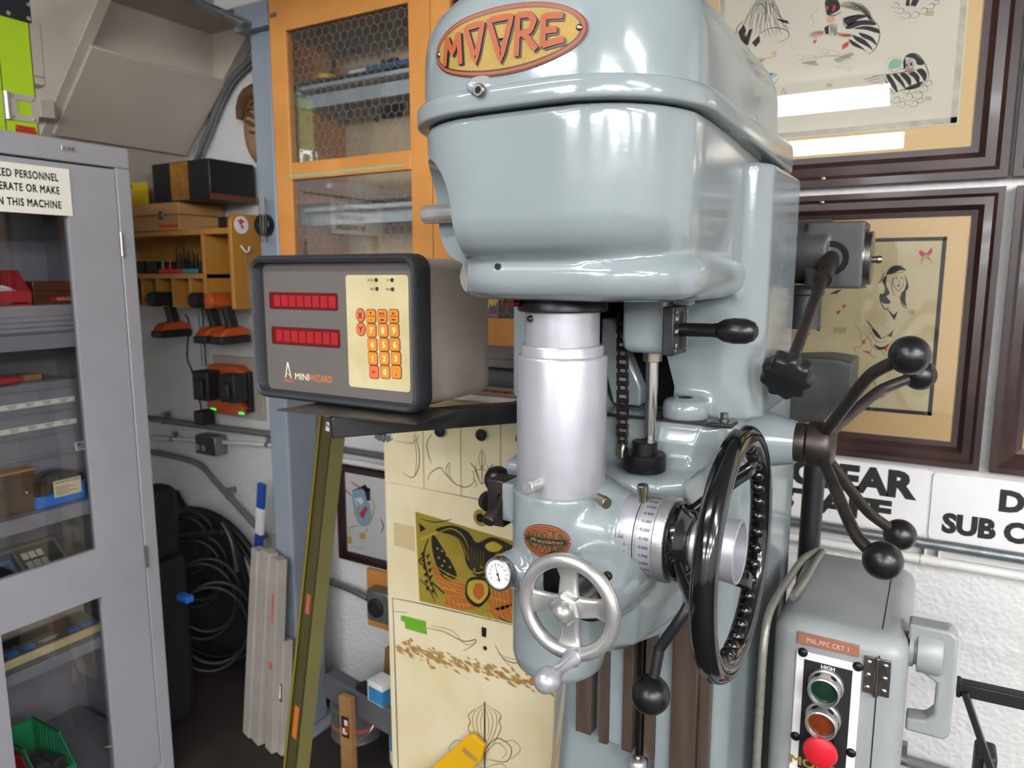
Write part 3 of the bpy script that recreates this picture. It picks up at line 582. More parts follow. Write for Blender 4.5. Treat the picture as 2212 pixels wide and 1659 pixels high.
# cordless drills hanging in the slots
def drill(label, px, yh, foot, tilt, orange_tip):
    c = oY(px, 655, 1.74); t = thing('cordless_drill', label, 'drill', (c.x, 1.77, ez0 - .2), 'cordless drills in the tool shelf slots')
    zt = ez0 + .028
    build(MB().lathe((c.x, SY - .035, zt), (0, 1, 0), [(0, .018), (.006, .026), (.03, .028), (.09, .027), (.1, .02), (.15, .018)], 20), 'motor_body', 'toolorange' if orange_tip else 'toolblack', t)
    build(MB().lathe((c.x, SY - .037, zt), (0, 1, 0), [(0, .012), (.004, .018), (.008, .0265), (.016, .0275), (.02, .025)], 20), 'end_cap', 'toolblack' if not orange_tip else 'toolorange', t)
    l = []
    for k in range(7):
        f = k / 6; z = zt - .02 - f * yh; y = 1.745 + f * tilt; r = .021 - .004 * sin(pi * f)
        l.append([V(c.x + a * (r / .021), y + b, z) for a, b in rrect(.034, .046, .014)])
    build(MB().loft(l), 'handle', 'toolblack', t)
    zf = zt - .02 - yh; yf = 1.745 + tilt
    build(MB().prism([(-.075, .0), (-.05, .026), (.02, .034), (.05, .018), (.055, 0)], (c.x - .032, yf, zf - .022), YP, ZP, XP * .064), 'foot', 'toolorange', t, bevel=.007)
    build(MB().prism([(-.078, -.026), (-.078, 0), (.055, 0), (.05, -.026)], (c.x - .034, yf, zf - .023), YP, ZP, XP * .068), 'battery', 'toolblack', t, bevel=.005)
drill('cordless drill with orange foot hanging left under the tool shelf', 363, .075, 0, .015, False)
drill('cordless drill hanging in the middle with a dark handle and orange foot', 452, .085, 0, .02, False)
drill('cordless drill with round orange end hanging at the right slot', 487, .085, 0, .02, True)
# battery charger on the wall
p, q = oY(428, 795, 1.84), oY(520, 898, 1.84)
t = thing('charging_station', 'orange wall charger with two black batteries and green lights', 'charger', ((p.x + q.x) / 2, 1.86, q.z))
build(MB().box(p.x + .03, q.x + .075, 1.885, WY, q.z - .02, p.z + .05), 'backing_board', 'drocase', t, bevel=.002)
w, h = q.x - p.x - .04, p.z - q.z + .02
bd = [(0, .02), (.03, 0), (w, 0), (w + .02, .03), (w - .01, .06), (w - .01, h - .05), (w + .02, h - .02), (w - .01, h), (.03, h), (0, h - .03), (.02, h - .06), (.02, .06)]
build(MB().prism(bd, (p.x + .04, 1.885, q.z), XP, ZP, YP * -.05), 'housing', 'toolorange', t, bevel=.005)
build(MB().box(q.x - .008, q.x + .03, 1.86, 1.884, q.z + .01, p.z), 'side_panel', 'toolblack', t, bevel=.005)
for a, b_, yy in (((413, 800), (450, 868), 1.775), ((470, 808), (507, 872), 1.775)):
    u, v_ = oY(*a, yy), oY(*b_, yy); build(MB().box(u.x, v_.x, yy, 1.838, v_.z, u.z).box(u.x + .02, v_.x - .02, yy - .012, yy, v_.z + .012, u.z - .03), 'battery', 'toolblack', t, bevel=.007)
for a in ((462, 884), (523, 893)):
    u = oY(*a, 1.834); build(MB().box(u.x - .016, u.x + .01, 1.832, 1.836, u.z - .004, u.z + .004), 'indicator_light', 'ledgreen', t)
CORD.parent = t; CORD.location = CORD.location - t.location
# carved mask partly behind the post
c = oY(548, 268, 1.87)
t = thing('carved_mask', 'brown carved wall mask half hidden behind the grey post', 'mask', (c.x, 1.89, c.z - .12))
build(MB().sph((c.x + .02, 1.885, c.z - .02), .095, 28, (.62, .5, 1.3)), 'face', 'masktan', t)
rg = MB()
for k in range(7):
    z = c.z + .06 - .022 * k; w = .052 - .004 * abs(k - 3); rg.tube([V(c.x + .02 + w * sin(a_), 1.885 - .052 * cos(a_) * (1 - .03 * (k - 2) ** 2), z + .01 * sin(3 * a_ + k)) for a_ in [-1.3 + 2.6 * i / 10 for i in range(11)]], [.003, .005, .006, .006, .007, .008, .007, .006, .006, .005, .003], 8)
build(rg, 'carved_wrinkles', 'maskbrown', t)
hd = []
for k in range(9):
    a = -1.25 + 2.5 * k / 8; hd.append(V(c.x + .02 + .085 * sin(a), 1.86, c.z - .02 + .125 * cos(a)))
build(MB().tube(hd, [.012, .02, .024, .026, .027, .026, .024, .02, .012], 12), 'hood', 'maskbrown', t)
conduit('stair_conduit', 'galvanised conduit curving down beside the stairs', [oY(575, 95, 1.87), oY(538, 135, 1.87), oY(500, 175, 1.87), oY(470, 235, 1.87), oY(445, 300, 1.87), oY(415, 370, 1.87)], .0135, 'galv', [oY(455, 268, 1.87)])
a, b_ = oY(395, -10, 1.60), oY(526, 52, 1.60)
conduit('stair_conduit', 'galvanised conduit crossing under the ceiling at the top left', [a, b_], .0135, 'galv', [], None, [(a.lerp(b_, .62), b_ - a), (a.lerp(b_, .97), b_ - a)])
# magnet with feeler rulers on the post
c = oY(577, 487, 1.65)
tag(build(MB().lathe((c.x, 1.65, c.z), (0, -1, 0), [(0, .034), (.022, .034), (.025, .031), (.025, .012), (.023, .011)], 32), 'round_magnet', 'satinblack', bevel=.001), 'black round magnet stuck on the blue grey post', 'magnet')
for k in range(3):
    u = oY(557 + 4 * k, 425, 1.61); v_ = oY(561 + 4 * k, 524, 1.61)
    tag(build(MB().box(u.x, u.x + .004, 1.612 + .004 * k, 1.613 + .004 * k, v_.z, u.z), 'steel_rule', 'chrome'), ('leftmost', 'middle', 'rightmost')[k] + ' of three narrow steel rules hanging on the black magnet', 'ruler', 'narrow steel rules on the post')
# ------------------------------------------------------------------ dark corner under the stairs
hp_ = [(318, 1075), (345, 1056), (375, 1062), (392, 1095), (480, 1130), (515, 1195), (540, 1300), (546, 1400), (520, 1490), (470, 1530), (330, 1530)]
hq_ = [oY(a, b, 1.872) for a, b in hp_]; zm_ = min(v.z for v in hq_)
tag(build(MB().loft([hq_, [V(v.x, 1.897, v.z) for v in hq_]]), 'shade_backdrop', 'matblack', bevel=.006), 'black tarpaulin added to darken the wall behind the dark wheel', 'backdrop')  # flat black sheet added to darken the corner, in place of dark clutter
def ring(c, r, tr, tilt, sq=1.0, m='darkhose'):
    c = Vector(c); ux = V(cos(tilt), sin(tilt), 0); pts = [c + ux * r * cos(2 * pi * i / 40) * sq + ZP * r * sin(2 * pi * i / 40) for i in range(40)]
    return MB().tube(pts, tr, 10, close=True)
c = oY(440, 1270, 1.80)
t = thing('bicycle_wheel', 'dark tyred wheel standing in the unlit corner under the stairs', 'wheel', (c.x, 1.84, 0))
R = c.z - .012
build(ring((c.x, 1.80, R + .014), R, .014, .12), 'tyre', 'darkhose', t); build(ring((c.x, 1.80, R + .014), R - .03, .008, .12), 'rim', 'blacksteel', t)
sp = MB(); ux = V(cos(.12), sin(.12), 0)
for k in range(20):
    a = 2 * pi * k / 20; sp.cyl(V(c.x, 1.80, R + .014), V(c.x, 1.80, R + .014) + (ux * cos(a) + ZP * sin(a)) * (R - .03), .0015, n=6)
build(sp, 'spokes', 'blacksteel', t); build(MB().cyl(V(c.x, 1.78, R + .014), V(c.x, 1.82, R + .014), .025), 'hub', 'blacksteel', t)
c = oY(355, 1110, 1.48); z0 = .62
tag(build(MB().box(c.x - .16, c.x + .0, 1.42, 1.56, 0, z0).box(c.x - .12, c.x - .01, 1.44, 1.55, z0, oY(360, 1060, 1.48).z), 'black_bag', 'matblack', bevel=.03, seg=3), 'black bag in the dark corner beside the grey cabinet', 'bag')
for k in range(4):
    cc = oY(400 + 18 * k, 1180 + 60 * k, 1.70 - .02 * k)
    tag(build(ring(cc, .12 + .015 * k, .008, .5 + .1 * k, .8).join(ring(cc + V(.01, .02, .02), .115 + .015 * k, .008, .55 + .1 * k, .8)), 'coiled_hose', 'darkhose'), ('topmost', 'upper middle', 'lower middle', 'lowest')[k] + ' coil of black hose hanging in the dark corner', 'hose', 'coiled black hoses in the corner')
tag(build(MB().tube([oY(335, 1168, 1.55), oY(480, 1150, 1.62)], .011, 10).tube(crom([oY(480, 1130, 1.62), oY(500, 1170, 1.62), oY(512, 1235, 1.62)], 6), .010, 10), 'cart_handle', 'satinblack'), 'black bent handle bar in front of the dark hoses', 'handle')
p = oY(392, 1295, 1.50); p.x = bpy.data.objects['black_bag'].location.x + max(v.co.x for v in bpy.data.objects['black_bag'].data.vertices) + .0295; tag(build(MB().box(p.x - .03, p.x + .03, 1.5, 1.53, p.z - .012, p.z + .012), 'blue_packet', 'blue', bevel=.004), 'small blue and white packet among the dark hoses', 'packet')
p, q = oY(566, 1045, 1.80), oY(556, 1240, 1.80)
t = thing('level_stick', 'blue and white striped stick standing beside the post', 'stick', (q.x, 1.8, 0))
d = V(p.x - q.x, 0, p.z - q.z).normalized(); f0 = q - d * (q.z / d.z) + ZP * .002
L_ = (p - f0).length; cuts = [0, .3, .45, .62, .76, .885, 1]
for k in range(6): build(MB().bar(f0 + d * L_ * cuts[k], f0 + d * L_ * cuts[k + 1], .034, .014, (0, 1, 0)), 'band', mat('stick_blue', '2448a0', .5) if k % 2 else 'whitepaper', t)
bx = [((560, 1185), (541, 1585), .05), ((583, 1190), (560, 1600), .055), ((603, 1205), (590, 1618), .05), ((616, 1380), (612, 1625), .045)]
for k, (a, b_, w) in enumerate(bx):
    yy = 1.56 - .012 * k; f = oZ(*b_, .003); f = V(f.x, f.y, .003); tp = oY(*a, f.y + .05)
    o = build(MB().bar(f, tp, w, .035, (.3, 1, 0)), 'long_carton', 'cardboard', bevel=.002)
    tag(o, ('leftmost', 'second from left', 'third from left', 'shortest, rightmost')[k] + ' tall narrow whitish carton leaning at the post foot', 'carton', 'tall narrow cartons at the post')
    if k >= 2:
        dd = (tp - f).normalized(); mid = f.lerp(tp, .45 if k == 2 else .55); sdv = dd.cross(V(.3, 1, 0)).normalized(); up = sdv.cross(dd); up = up if up.y < 0 else -up
        if k == 2: build(MB().obox(mid + up * .018, dd, sdv, up, .012, .010, .0006).obox(mid + up * .018 + dd * .2, dd, sdv, up, .05, .006, .0006), 'red_print', 'stickpink', o)
        else:
            pl = build(MB().obox(mid + up * .018, dd, sdv, up, .03, .02, .0006), 'black_print_patch', 'print_black', o)
            build(MB().obox(mid + up * .0188, dd, sdv, up, .022, .012, .0005), 'white_print_patch', 'print_white', pl)
# ------------------------------------------------------------------ orange wall cabinet with wired glass
OY = 1.60; OX0, OX1, OZ0, OZ1 = -1.757, -.66, oY(1080, 748, OY).z, 2.39
t = thing('wall_cabinet', 'orange painted wall cabinet with two wired glass doors', 'cabinet', ((OX0 + OX1) / 2, 1.75, OZ0))
build(MB().box(OX0, OX0 + .018, OY + .02, WY, OZ0, OZ1).box(OX1 - .018, OX1, OY + .02, WY, OZ0, OZ1).box(OX0, OX1, OY + .02, WY, OZ0, OZ0 + .018).box(OX0, OX1, OY + .02, WY, OZ1 - .018, OZ1), 'carcass', 'orangewood', t)
build(MB().box(OX0 + .018, OX1 - .018, WY - .012, WY - .002, OZ0 + .018, OZ1 - .018), 'back_panel', 'cabinterior', t)
OM = -1.178
z_mid1, z_mid0, z_top = oY(760, 338, OY).z, oY(760, 377, OY).z, oY(760, 33, OY).z
def wired(x0, x1, z0, z1, par):
    g = build(MB().box(x0, x1, OY + .009, OY + .013, z0, z1), 'glass_pane', 'cabglass', par, smooth=0, label='wired glass pane')
    mb = MB(); a = .0155; h = a * .866
    def seg(p, q):
        if all(x0 < v[0] < x1 and z0 < v[1] < z1 for v in (p, q)): mb.tube([V(p[0], OY + .011, p[1]), V(q[0], OY + .011, q[1])], .00045, 4)
    for i in range(int((z1 - z0) / (1.5 * a)) + 2):
        for j in range(int((x1 - x0) / (2 * h)) + 2):
            cx_, cz_ = x0 + j * 2 * h + (h if i % 2 else 0), z0 + i * 1.5 * a
            v = [(cx_ + a * sin(k * pi / 3), cz_ + a * cos(k * pi / 3)) for k in range(4)]
            for k in range(3): seg(v[k], v[k + 1])
    build(mb, 'wire_mesh', 'wire', g, smooth=0)
def odoor(x0, x1, s0, s1):
    d = MB().box(x0, x0 + s0, OY, OY + .02, OZ0, OZ1).box(x1 - s1, x1, OY, OY + .02, OZ0, OZ1)
    for a, b_ in ((OZ0, OZ0 + .071), (z_mid0, z_mid1), (z_top, OZ1)): d.box(x0 + s0, x1 - s1, OY, OY + .02, a, b_)
    o = build(d, 'door', 'orangewood', t, bevel=.002)
    wired(x0 + s0, x1 - s1, OZ0 + .071, z_mid0, o); wired(x0 + s0, x1 - s1, z_mid1, z_top, o); return o
d1 = odoor(OX0, OM - .001, .064, .068); odoor(OM + .001, OX1, .06, .064)
gs = MB(); pp = [oY(617 + k * 15, 382.5 - 1.55 * k + random.uniform(-1, 1), OY - .0006) for k in range(18)]; gs.ribbon(pp, [.004 + random.random() * .004 for _ in pp], (0, -1, 0))
build(gs, 'paint_scrape', 'inkgreen', d1, smooth=0, label='green scrape mark')
q = oY(590, 33, OY); build(MB().box(q.x - .012, q.x + .014, OY - .001, OY, q.z - .006, q.z + .006), 'tape_label', 'print_grey', d1, label='small grey tape')
for (a, b_), (c_, e) in (((760, 150), (760, 172)), ((760, 188), (760, 212))): pass
def oshelf(y1, y0, yb):
    z1_, z0_ = oY(760, y1, OY + .06).z, oY(760, y0, OY + .06).z
    s = MB().box(OX0 + .02, OX1 - .02, OY + .06, WY - .014, z1_ - .012, z1_).box(OX0 + .02, OX1 - .02, OY + .06, OY + .075, z0_, z1_)
    z3_, z4_ = oY(760, yb + 5, OY + .10).z, oY(760, yb - 24, OY + .10).z; s.box(OX0 + .02, OX1 - .02, OY + .10, OY + .115, z3_, min(z4_, z0_ - .002)).box(OX0 + .02, OX0 + .035, OY + .06, WY - .014, z3_, z1_ - .012)
    build(s, 'shelf', 'shelfpaint', t); return z1_
zs1 = oshelf(158, 176, 215); zs2 = oshelf(434, 452, 478)
x = oY(699, 155, OY + .12).x
tt = thing('tape_measure', 'yellow topped round canister on the upper cabinet shelf', 'canister', (x, OY + .13, zs1))
build(MB().lathe((x, OY + .13, zs1 + .0005), (0, 0, 1), [(0, .028), (.016, .028)], 24), 'base', 'toolblack', tt); build(MB().lathe((x, OY + .13, zs1 + .017), (0, 0, 1), [(0, .033), (.011, .034), (.014, .03)], 24), 'lid', 'tagyellow', tt)
for k, (px, hh) in enumerate(((683, .06), (702, .10), (727, .085))):
    x = oY(px, 140, 1.82).x; tag(build(MB().box(x - .005, x + .005, 1.80, 1.81, zs1 + .0005, zs1 + hh + .02), 'dark_rod', 'toolblack'), ('left', 'tall middle', 'right')[k] + ' dark upright rod behind the yellow canister', 'rod', 'dark rods behind the canister')
x0, x1 = oY(752, 145, OY + .1).x, oY(870, 130, OY + .1).x
tt = thing('blue_box', 'flat blue and white box on the upper cabinet shelf', 'box', ((x0 + x1) / 2, OY + .14, zs1))
build(MB().box(x0, x1 + .1, OY + .1, OY + .2, zs1 + .0005, zs1 + .026), 'carton', mat('deep_blue_carton', '2d5f9e', .5), tt, bevel=.002)
build(MB().box(x0 + .006, x0 + .065, OY + .0985, OY + .1, zs1 + .004, zs1 + .022), 'white_panel', 'print_white', tt)
build(place(text('BLUE', .001), (0, 0, 0), XP, ZP) if False else MB().box(x0 + .075, x1 + .09, OY + .099, OY + .1, zs1 + .010, zs1 + .013), 'stripe', 'skyblue', tt)
for k in range(2):
    x = oY((838, 857)[k], 118, OY + .15).x; tag(build(MB().lathe((x, OY + .14, zs1 + .027), (0, 0, 1), [(0, .014), (.012, .016), (.02, .012), (.02, .006), (.01, .005)], 18), 'dark_bushing', 'blacksteel'), ('left', 'right')[k] + ' dark round bushing lying on the blue box', 'bushing')
for k, (a, b_) in enumerate((((702, 265), (716, 275)), ((802, 253), (818, 261)))):
    p, q = oY(*a, WY - .02), oY(*b_, WY - .03); build(MB().tube(crom([p + YP * .01, p.lerp(q, .6) - YP * .01, q], 5), .003, 8), 'wire_hook', 'blacksteel', t)
q = oY(847, 240, WY - .016); build(MB().box(q.x - .04, q.x + .04, WY - .02, WY - .012, q.z - .02, q.z + .02), 'dark_plate', 'blacksteel', t)
q = oY(765, 106, WY - .016); build(MB().lathe((q.x, WY - .012, q.z), (0, -1, 0), [(0, .014), (.006, .014), (.006, .006), (.003, .005)], 18), 'dark_washer', 'blacksteel', t)
# boxes behind the right door
p, q = oY(985, 630, OY + .04), oY(1077, 688, OY + .04); zb = OZ0 + .0185
zp = oY(1077, 640, OY + .04).z + .02
tt = thing('purple_carton', 'purple product carton behind the lower wired glass right of the display box', 'carton', ((p.x + q.x) / 2, OY + .06, zb))
build(MB().box(p.x, q.x, OY + .04, OY + .12, zb, zp + .03), 'carton', 'purple', tt, bevel=.001)
build(MB().box(p.x, q.x, OY + .0385, OY + .0398, OZ0 + .07, oY(1050, 682, OY + .04).z), 'violet_band', 'violet', tt); zz = oY(1050, 682, OY + .04).z
build(MB().box(p.x, q.x, OY + .0385, OY + .0398, zz, zz + .004), 'red_line', 'stickpink', tt)
u = oY(1056, 667, OY + .038); build(place(text('KL-S', .026, .03, 'RIGHT', width=.075).xf(lambda v: v), (u.x, OY + .038, u.z), XP, ZP), 'lettering', 'print_white', tt, smooth=0)
u = oY(1063, 642, OY + .038); star = [((.026 if i % 2 else .018) * cos(2 * pi * i / 28), (.026 if i % 2 else .018) * sin(2 * pi * i / 28)) for i in range(28)]
build(MB().add([V(u.x + a, OY + .038, u.z + b_) for a, b_ in star], [tuple(range(28))]), 'yellow_burst', 'inkyellow', tt, smooth=0)
tag(build(MB().box(q.x + .006, q.x + .16, OY + .04, OY + .12, zb, zp + .02), 'black_carton', 'toolblack'), 'black carton right of the purple carton behind wired glass', 'carton')
# ------------------------------------------------------------------ cream cabinet
FY = 1.5
X0, X1, ZT = oY(829, 1000, FY).x, -.70, 1.262
t = thing('tool_cabinet', 'cream painted steel tool cabinet with pinstriping and an eagle decal', 'cabinet', ((X0 + X1) / 2, 1.68, 0))
build(MB().box(X0, X1, FY, 1.86, 0, ZT), 'body', 'cream', t, bevel=.004)
fx0 = oY(841, 1000, FY).x
dz = oY(980, 1066, FY).z
lines = MB(); hx = [fx0 - .002, oY(917, 980, FY).x, oY(998, 1000, FY).x, oY(1084, 1000, FY).x, oY(1172, 1010, FY).x, X1 - .02]
for k in range(5):
    d = build(MB().box(hx[k] + .0015, hx[k + 1] - .0015, FY - .006, FY, dz, ZT - .012), 'drawer', 'cream', t, bevel=.0015)
    if k: 
        q = oY((0, 950, 1039, 1126, 1205)[k], (0, 932, 940, 948, 955)[k], FY - .02)
        build(MB().lathe((q.x, FY - .006, q.z), (0, -1, 0), [(0, .004), (.006, .005), (.008, .0125), (.015, .0155), (.021, .012), (.023, .004)], 20), 'knob', 'satinblack', d, label='black knob')
def pin(strk, name='pinstripe', m='ink', eps=.0072, **k): return build(inkp(FY - eps, [], strk), name, m, t, smooth=0, **k)
W1, W2 = .0014, .0024
pin([([(895, 935), (905, 975), (904, 1010), (890, 1032), (870, 1020)], W2), ([(893, 940), (900, 985), (896, 1028)], W1), ([(853, 952), (890, 957), (905, 940)], W1),
     ([(932, 938), (922, 958), (926, 985), (932, 1000)], W2), ([(924, 1038), (930, 1022), (950, 1010), (962, 1024), (985, 1046), (1008, 1052), (1024, 1040), (1022, 1018)], W2), ([(968, 1000), (964, 1020), (975, 1034)], W1), ([(962, 1012), (972, 1000), (970, 1020), (980, 1040)], W1),
     ([(1041, 970), (1034, 990), (1041, 1012), (1048, 990), (1041, 970)], W1), ([(1041, 975), (1041, 1045)], W2), ([(1016, 1000), (1026, 1012), (1036, 1036)], W2), ([(1066, 1002), (1055, 1014), (1046, 1036)], W2), ([(1020, 1020), (1040, 1014), (1062, 1022)], W1), ([(1030, 1000), (1028, 1020), (1041, 1046), (1054, 1020), (1050, 1000)], W1), ([(1018, 1030), (1030, 1044), (1024, 1054)], W1)])
pin([([(842, 1042), (905, 1053), (1000, 1072), (1115, 1095)], .002)], 'seam_line', 'print_grey', .0006)
# eagle decal: generic spread eagle over flags
e = .001
dc = MB(); q = [oY(a, b, FY - e) for a, b in ((897, 1105), (1118, 1172), (1118, 1350), (906, 1298))]; dc.add(q + [p + YP * .0008 for p in q], [(0, 3, 2, 1), (0, 1, 5, 4), (1, 2, 6, 5), (2, 3, 7, 6), (3, 0, 4, 7)])
dc = build(dc, 'eagle_decal', 'decal', t, smooth=0, label='ochre decal of an eagle with flags')
def dink(name, m, polys=(), strk=(), eps=.0014): build(inkp(FY - eps, polys, strk), name, m, dc, smooth=0)
dink('flag_bunting', 'decalorange', [[(930, 1215), (955, 1240), (1000, 1258), (1010, 1285), (970, 1285), (950, 1265)], [(970, 1290), (1010, 1295), (1025, 1315), (990, 1315), (962, 1305)], [(1040, 1250), (1065, 1225), (1095, 1255), (1110, 1300), (1075, 1318), (1045, 1290)], [(1050, 1320), (1116, 1300), (1117, 1345), (1080, 1336)], [(945, 1180), (960, 1250), (980, 1262), (950, 1240)]])
dink('eagle_body', 'decalblack', [[(940, 1145), (975, 1135), (1010, 1148), (1030, 1172), (1062, 1160), (1100, 1175), (1117, 1190), (1100, 1200), (1075, 1195), (1062, 1215), (1068, 1240), (1030, 1245), (1008, 1218), (1000, 1185), (985, 1160)], [(933, 1155), (948, 1170), (985, 1235), (978, 1252), (950, 1235), (935, 1195)], [(905, 1130), (920, 1142), (908, 1150)], [(1012, 1250), (1050, 1250), (1060, 1282), (1034, 1312), (1006, 1290)]], [([(925, 1165), (915, 1200), (925, 1245), (945, 1290)], .006), ([(918, 1200), (905, 1212), (920, 1225)], .005), ([(935, 1260), (960, 1282)], .006), ([(908, 1120), (940, 1128), (975, 1122)], .003), ([(905, 1250), (925, 1270), (940, 1300)], .004), ([(1080, 1205), (1117, 1240)], .006), ([(1070, 1330), (1100, 1345)], .004)], .0018)
dink('gilding_pattern', 'decalyellow', [[(1014, 1256), (1048, 1256), (1054, 1282), (1034, 1304), (1011, 1286)], [(1048, 1178), (1066, 1170), (1085, 1182), (1072, 1192), (1056, 1190)]], [([(948, 1150), (975, 1142), (1000, 1158), (1012, 1185)], .0025), ([(908, 1165), (945, 1150)], .006), ([(1015, 1232), (1032, 1238), (1052, 1232)], .003), ([(955, 1270), (985, 1275)], .003), ([(985, 1305), (1015, 1308)], .003), ([(1060, 1290), (1095, 1300)], .003), ([(1065, 1260), (1098, 1280)], .003), ([(1000, 1175), (1012, 1210)], .002)], .0022)
sm_ = MB()
for a, b in ((945, 1185), (955, 1190), (948, 1205), (960, 1212), (972, 1225), (955, 1222), (968, 1240), (965, 1200), (1025, 1230), (1040, 1225)):
    c = oY(a, b, FY - .0024); sm_.add([c + V((.0045 if i % 2 else .002) * cos(pi * i / 5 + .3), 0, (.0045 if i % 2 else .002) * sin(pi * i / 5 + .3)) for i in range(10)], [tuple(range(10))])
build(sm_, 'flag_stars', 'decalyellow', dc, smooth=0)
dink('bunting_pattern', 'decalyellow', [], [([(944, 1225 + 9 * k), (975, 1243 + 8 * k), (1006, 1254 + 8 * k)], .0022) for k in range(5)] + [([(1046 + 11 * k, 1322 - 4 * k), (1052 + 11 * k, 1332), (1066 + 10 * k, 1342)], .0022) for k in range(6)] + [([(1052 + 9 * k, 1240 + 3 * k), (1060 + 9 * k, 1275), (1066 + 8 * k, 1308)], .0022) for k in range(5)] + [([(968 + 10 * k, 1292 + 2 * k), (972 + 10 * k, 1312)], .0022) for k in range(5)], .0030)
dink('feather_pattern', 'decal', [], [([(945 + 9 * k, 1150 + 1.5 * k), (962 + 8 * k, 1165 + 3 * k), (975 + 6 * k, 1190 + 5 * k)], .0011) for k in range(6)] + [([(1010 + 7 * k, 1180 + 2 * k), (1014 + 6 * k, 1205), (1020 + 5 * k, 1230)], .0010) for k in range(6)] + [([(1068 + 8 * k, 1172 + k), (1072 + 8 * k, 1196)], .0010) for k in range(5)], .0030)
dink('laurel_leaves', 'decalblack', [[(908 + 2.2 * k, 1196 + 15 * k), (916 + 2.2 * k, 1190 + 15 * k), (914 + 2.2 * k, 1202 + 15 * k)] for k in range(6)] + [[(920 + 2.2 * k, 1200 + 15 * k), (929 + 2.2 * k, 1196 + 15 * k), (924 + 2.2 * k, 1208 + 15 * k)] for k in range(6)], [], .0030)
dink('eagle_shield', 'decalorange', [[(1026, 1262), (1042, 1262), (1046, 1282), (1034, 1296), (1022, 1282)]], [], .0026)
# stains, tapes, lock, door outline
build(inkp(FY - .0008, [[(850, 1128), (895, 1138), (897, 1192), (852, 1178)]], [], sm=False), 'tape_residue', mat('pale_tape_residue', 'cfb98a', .7), t, smooth=0, label='pale tan tape residue')
pin([([(848, 1293), (852, 1400), (856, 1530), (860, 1659), (862, 1720)], .004), ([(846, 1292), (900, 1302), (1000, 1325), (1115, 1352)], .0035), ([(848, 1320), (880, 1324)], .002)], 'door_gap', 'print_grey', .0009)
r0 = random.Random(3); stn = MB()
for k in range(230):
    f = r0.random(); x = 858 + 365 * f; yc = 1386 + 95 * f; yy = yc + r0.gauss(0, 9) + 12
    c = oY(x, yy, FY - .0008 - .00002 * k); a, b = .004 + .007 * r0.random(), .0015 + .003 * r0.random(); ph = r0.random() * 3
    stn.add([c + V(a * cos(2 * pi * i / 8) * (1 + .4 * sin(3 * i + ph)), 0, b * sin(2 * pi * i / 8) * (1 + .4 * cos(2 * i + ph)) - a * cos(2 * pi * i / 8) * .25) for i in range(8)], [tuple(range(8))])
build(stn, 'adhesive_stain', 'stain', t, smooth=0, label='tan band of old adhesive')
gt = [oY(a, b, FY - .0015) for a, b in ((866, 1329), (919, 1342), (922, 1371), (876, 1358), (874, 1344), (866, 1340))]
build(MB().loft([gt, [p + YP * .0012 for p in gt]]), 'green_tape', 'tapegreen', t, smooth=0, label='strip of bright green tape')
q = oY(1046, 1365, FY); build(MB().box(q.x - .007, q.x + .007, FY - .003, FY, q.z - .013, q.z + .013), 'lock_plate', 'blacksteel', t, bevel=.002)
build(MB().box(q.x - .002, q.x + .002, FY - .006, FY - .003, q.z - .004, q.z + .01), 'latch_tongue', 'brass', t)
q = oY(1048, 1400, FY); build(MB().lathe((q.x, FY + .001, q.z), (0, -1, 0), [(0, .006), (.002, .006)], 18), 'keyhole', 'void', t)
q = oY(1039, 1118, FY); build(MB().lathe((q.x, FY, q.z), (0, -1, 0), [(0, .022), (.002, .022), (.0025, .018)], 28), 'gold_ring', 'decal', t); build(MB().lathe((q.x, FY - .001, q.z), (0, -1, 0), [(0, .012), (.003, .012)], 24), 'round_hole', 'void', t)
pin([([(923, 1357), (960, 1365), (1000, 1385), (1028, 1382), (1020, 1395), (1000, 1406)], W2), ([(930, 1352), (975, 1362), (1005, 1392), (1024, 1388)], W1), ([(1070, 1395), (1085, 1420), (1110, 1432), (1150, 1428)], W2), ([(1068, 1392), (1090, 1428), (1108, 1442)], W1), ([(1078, 1412), (1108, 1424), (1140, 1420)], W1)], eps=.0012)
cx = 1047
def sym(p): return [p, [(2 * cx - a, b) for a, b in p]]
strk = [([(cx, 1515), (cx, 1580), (cx, 1720)], .0052)]
for p in ([(1047, 1518), (1022, 1545), (1026, 1585), (1047, 1620)], [(1047, 1520), (1030, 1550), (1034, 1585), (1047, 1610)], [(1045, 1530), (1038, 1560), (1040, 1590)], [(1026, 1532), (1012, 1545), (1016, 1560), (1012, 1575), (1030, 1610)], [(1047, 1620), (1020, 1595), (990, 1615), (1000, 1645), (1040, 1640)], [(1047, 1630), (1022, 1605), (1000, 1622), (1010, 1640)], [(990, 1640), (970, 1620), (985, 1600), (1015, 1605)], [(1047, 1660), (1010, 1650), (985, 1680)]):
    for s in sym(p): strk.append((s, W1 if len(p) != 5 else W2))
pin(strk, eps=.0012)
# things on top of the cream cabinet
p, q = oY(1020, 850, 1.56), oY(1112, 880, 1.56)
t = thing('printed_box', 'flat white and red printed box on top of the cream cabinet', 'box', (-1.0, 1.6, ZT))
zc = oY(1060, 862, 1.56).z
build(MB().box(p.x - .1, q.x + .03, 1.56, 1.7, ZT + .012, max(zc, ZT + .03)), 'carton', 'print_white', t, bevel=.001)
g = MB(); zt_ = max(zc, ZT + .03)
for k in range(6): g.obox((p.x - .06 + k * .035, 1.63, zt_ + .0004), (1, .5, 0), (-.5, 1, 0), (0, 0, 1), .022, .006, .0004)
g.box(p.x - .1, q.x + .03, 1.562, 1.569, zt_, zt_ + .0006)
build(g, 'red_print', 'labelred', t, smooth=0)
tag(build(MB().box(p.x - .1, q.x - .02, 1.545, 1.72, ZT, ZT + .011), 'cream_book', 'drocream', bevel=.001), 'thin cream folder under the white and red box', 'folder')
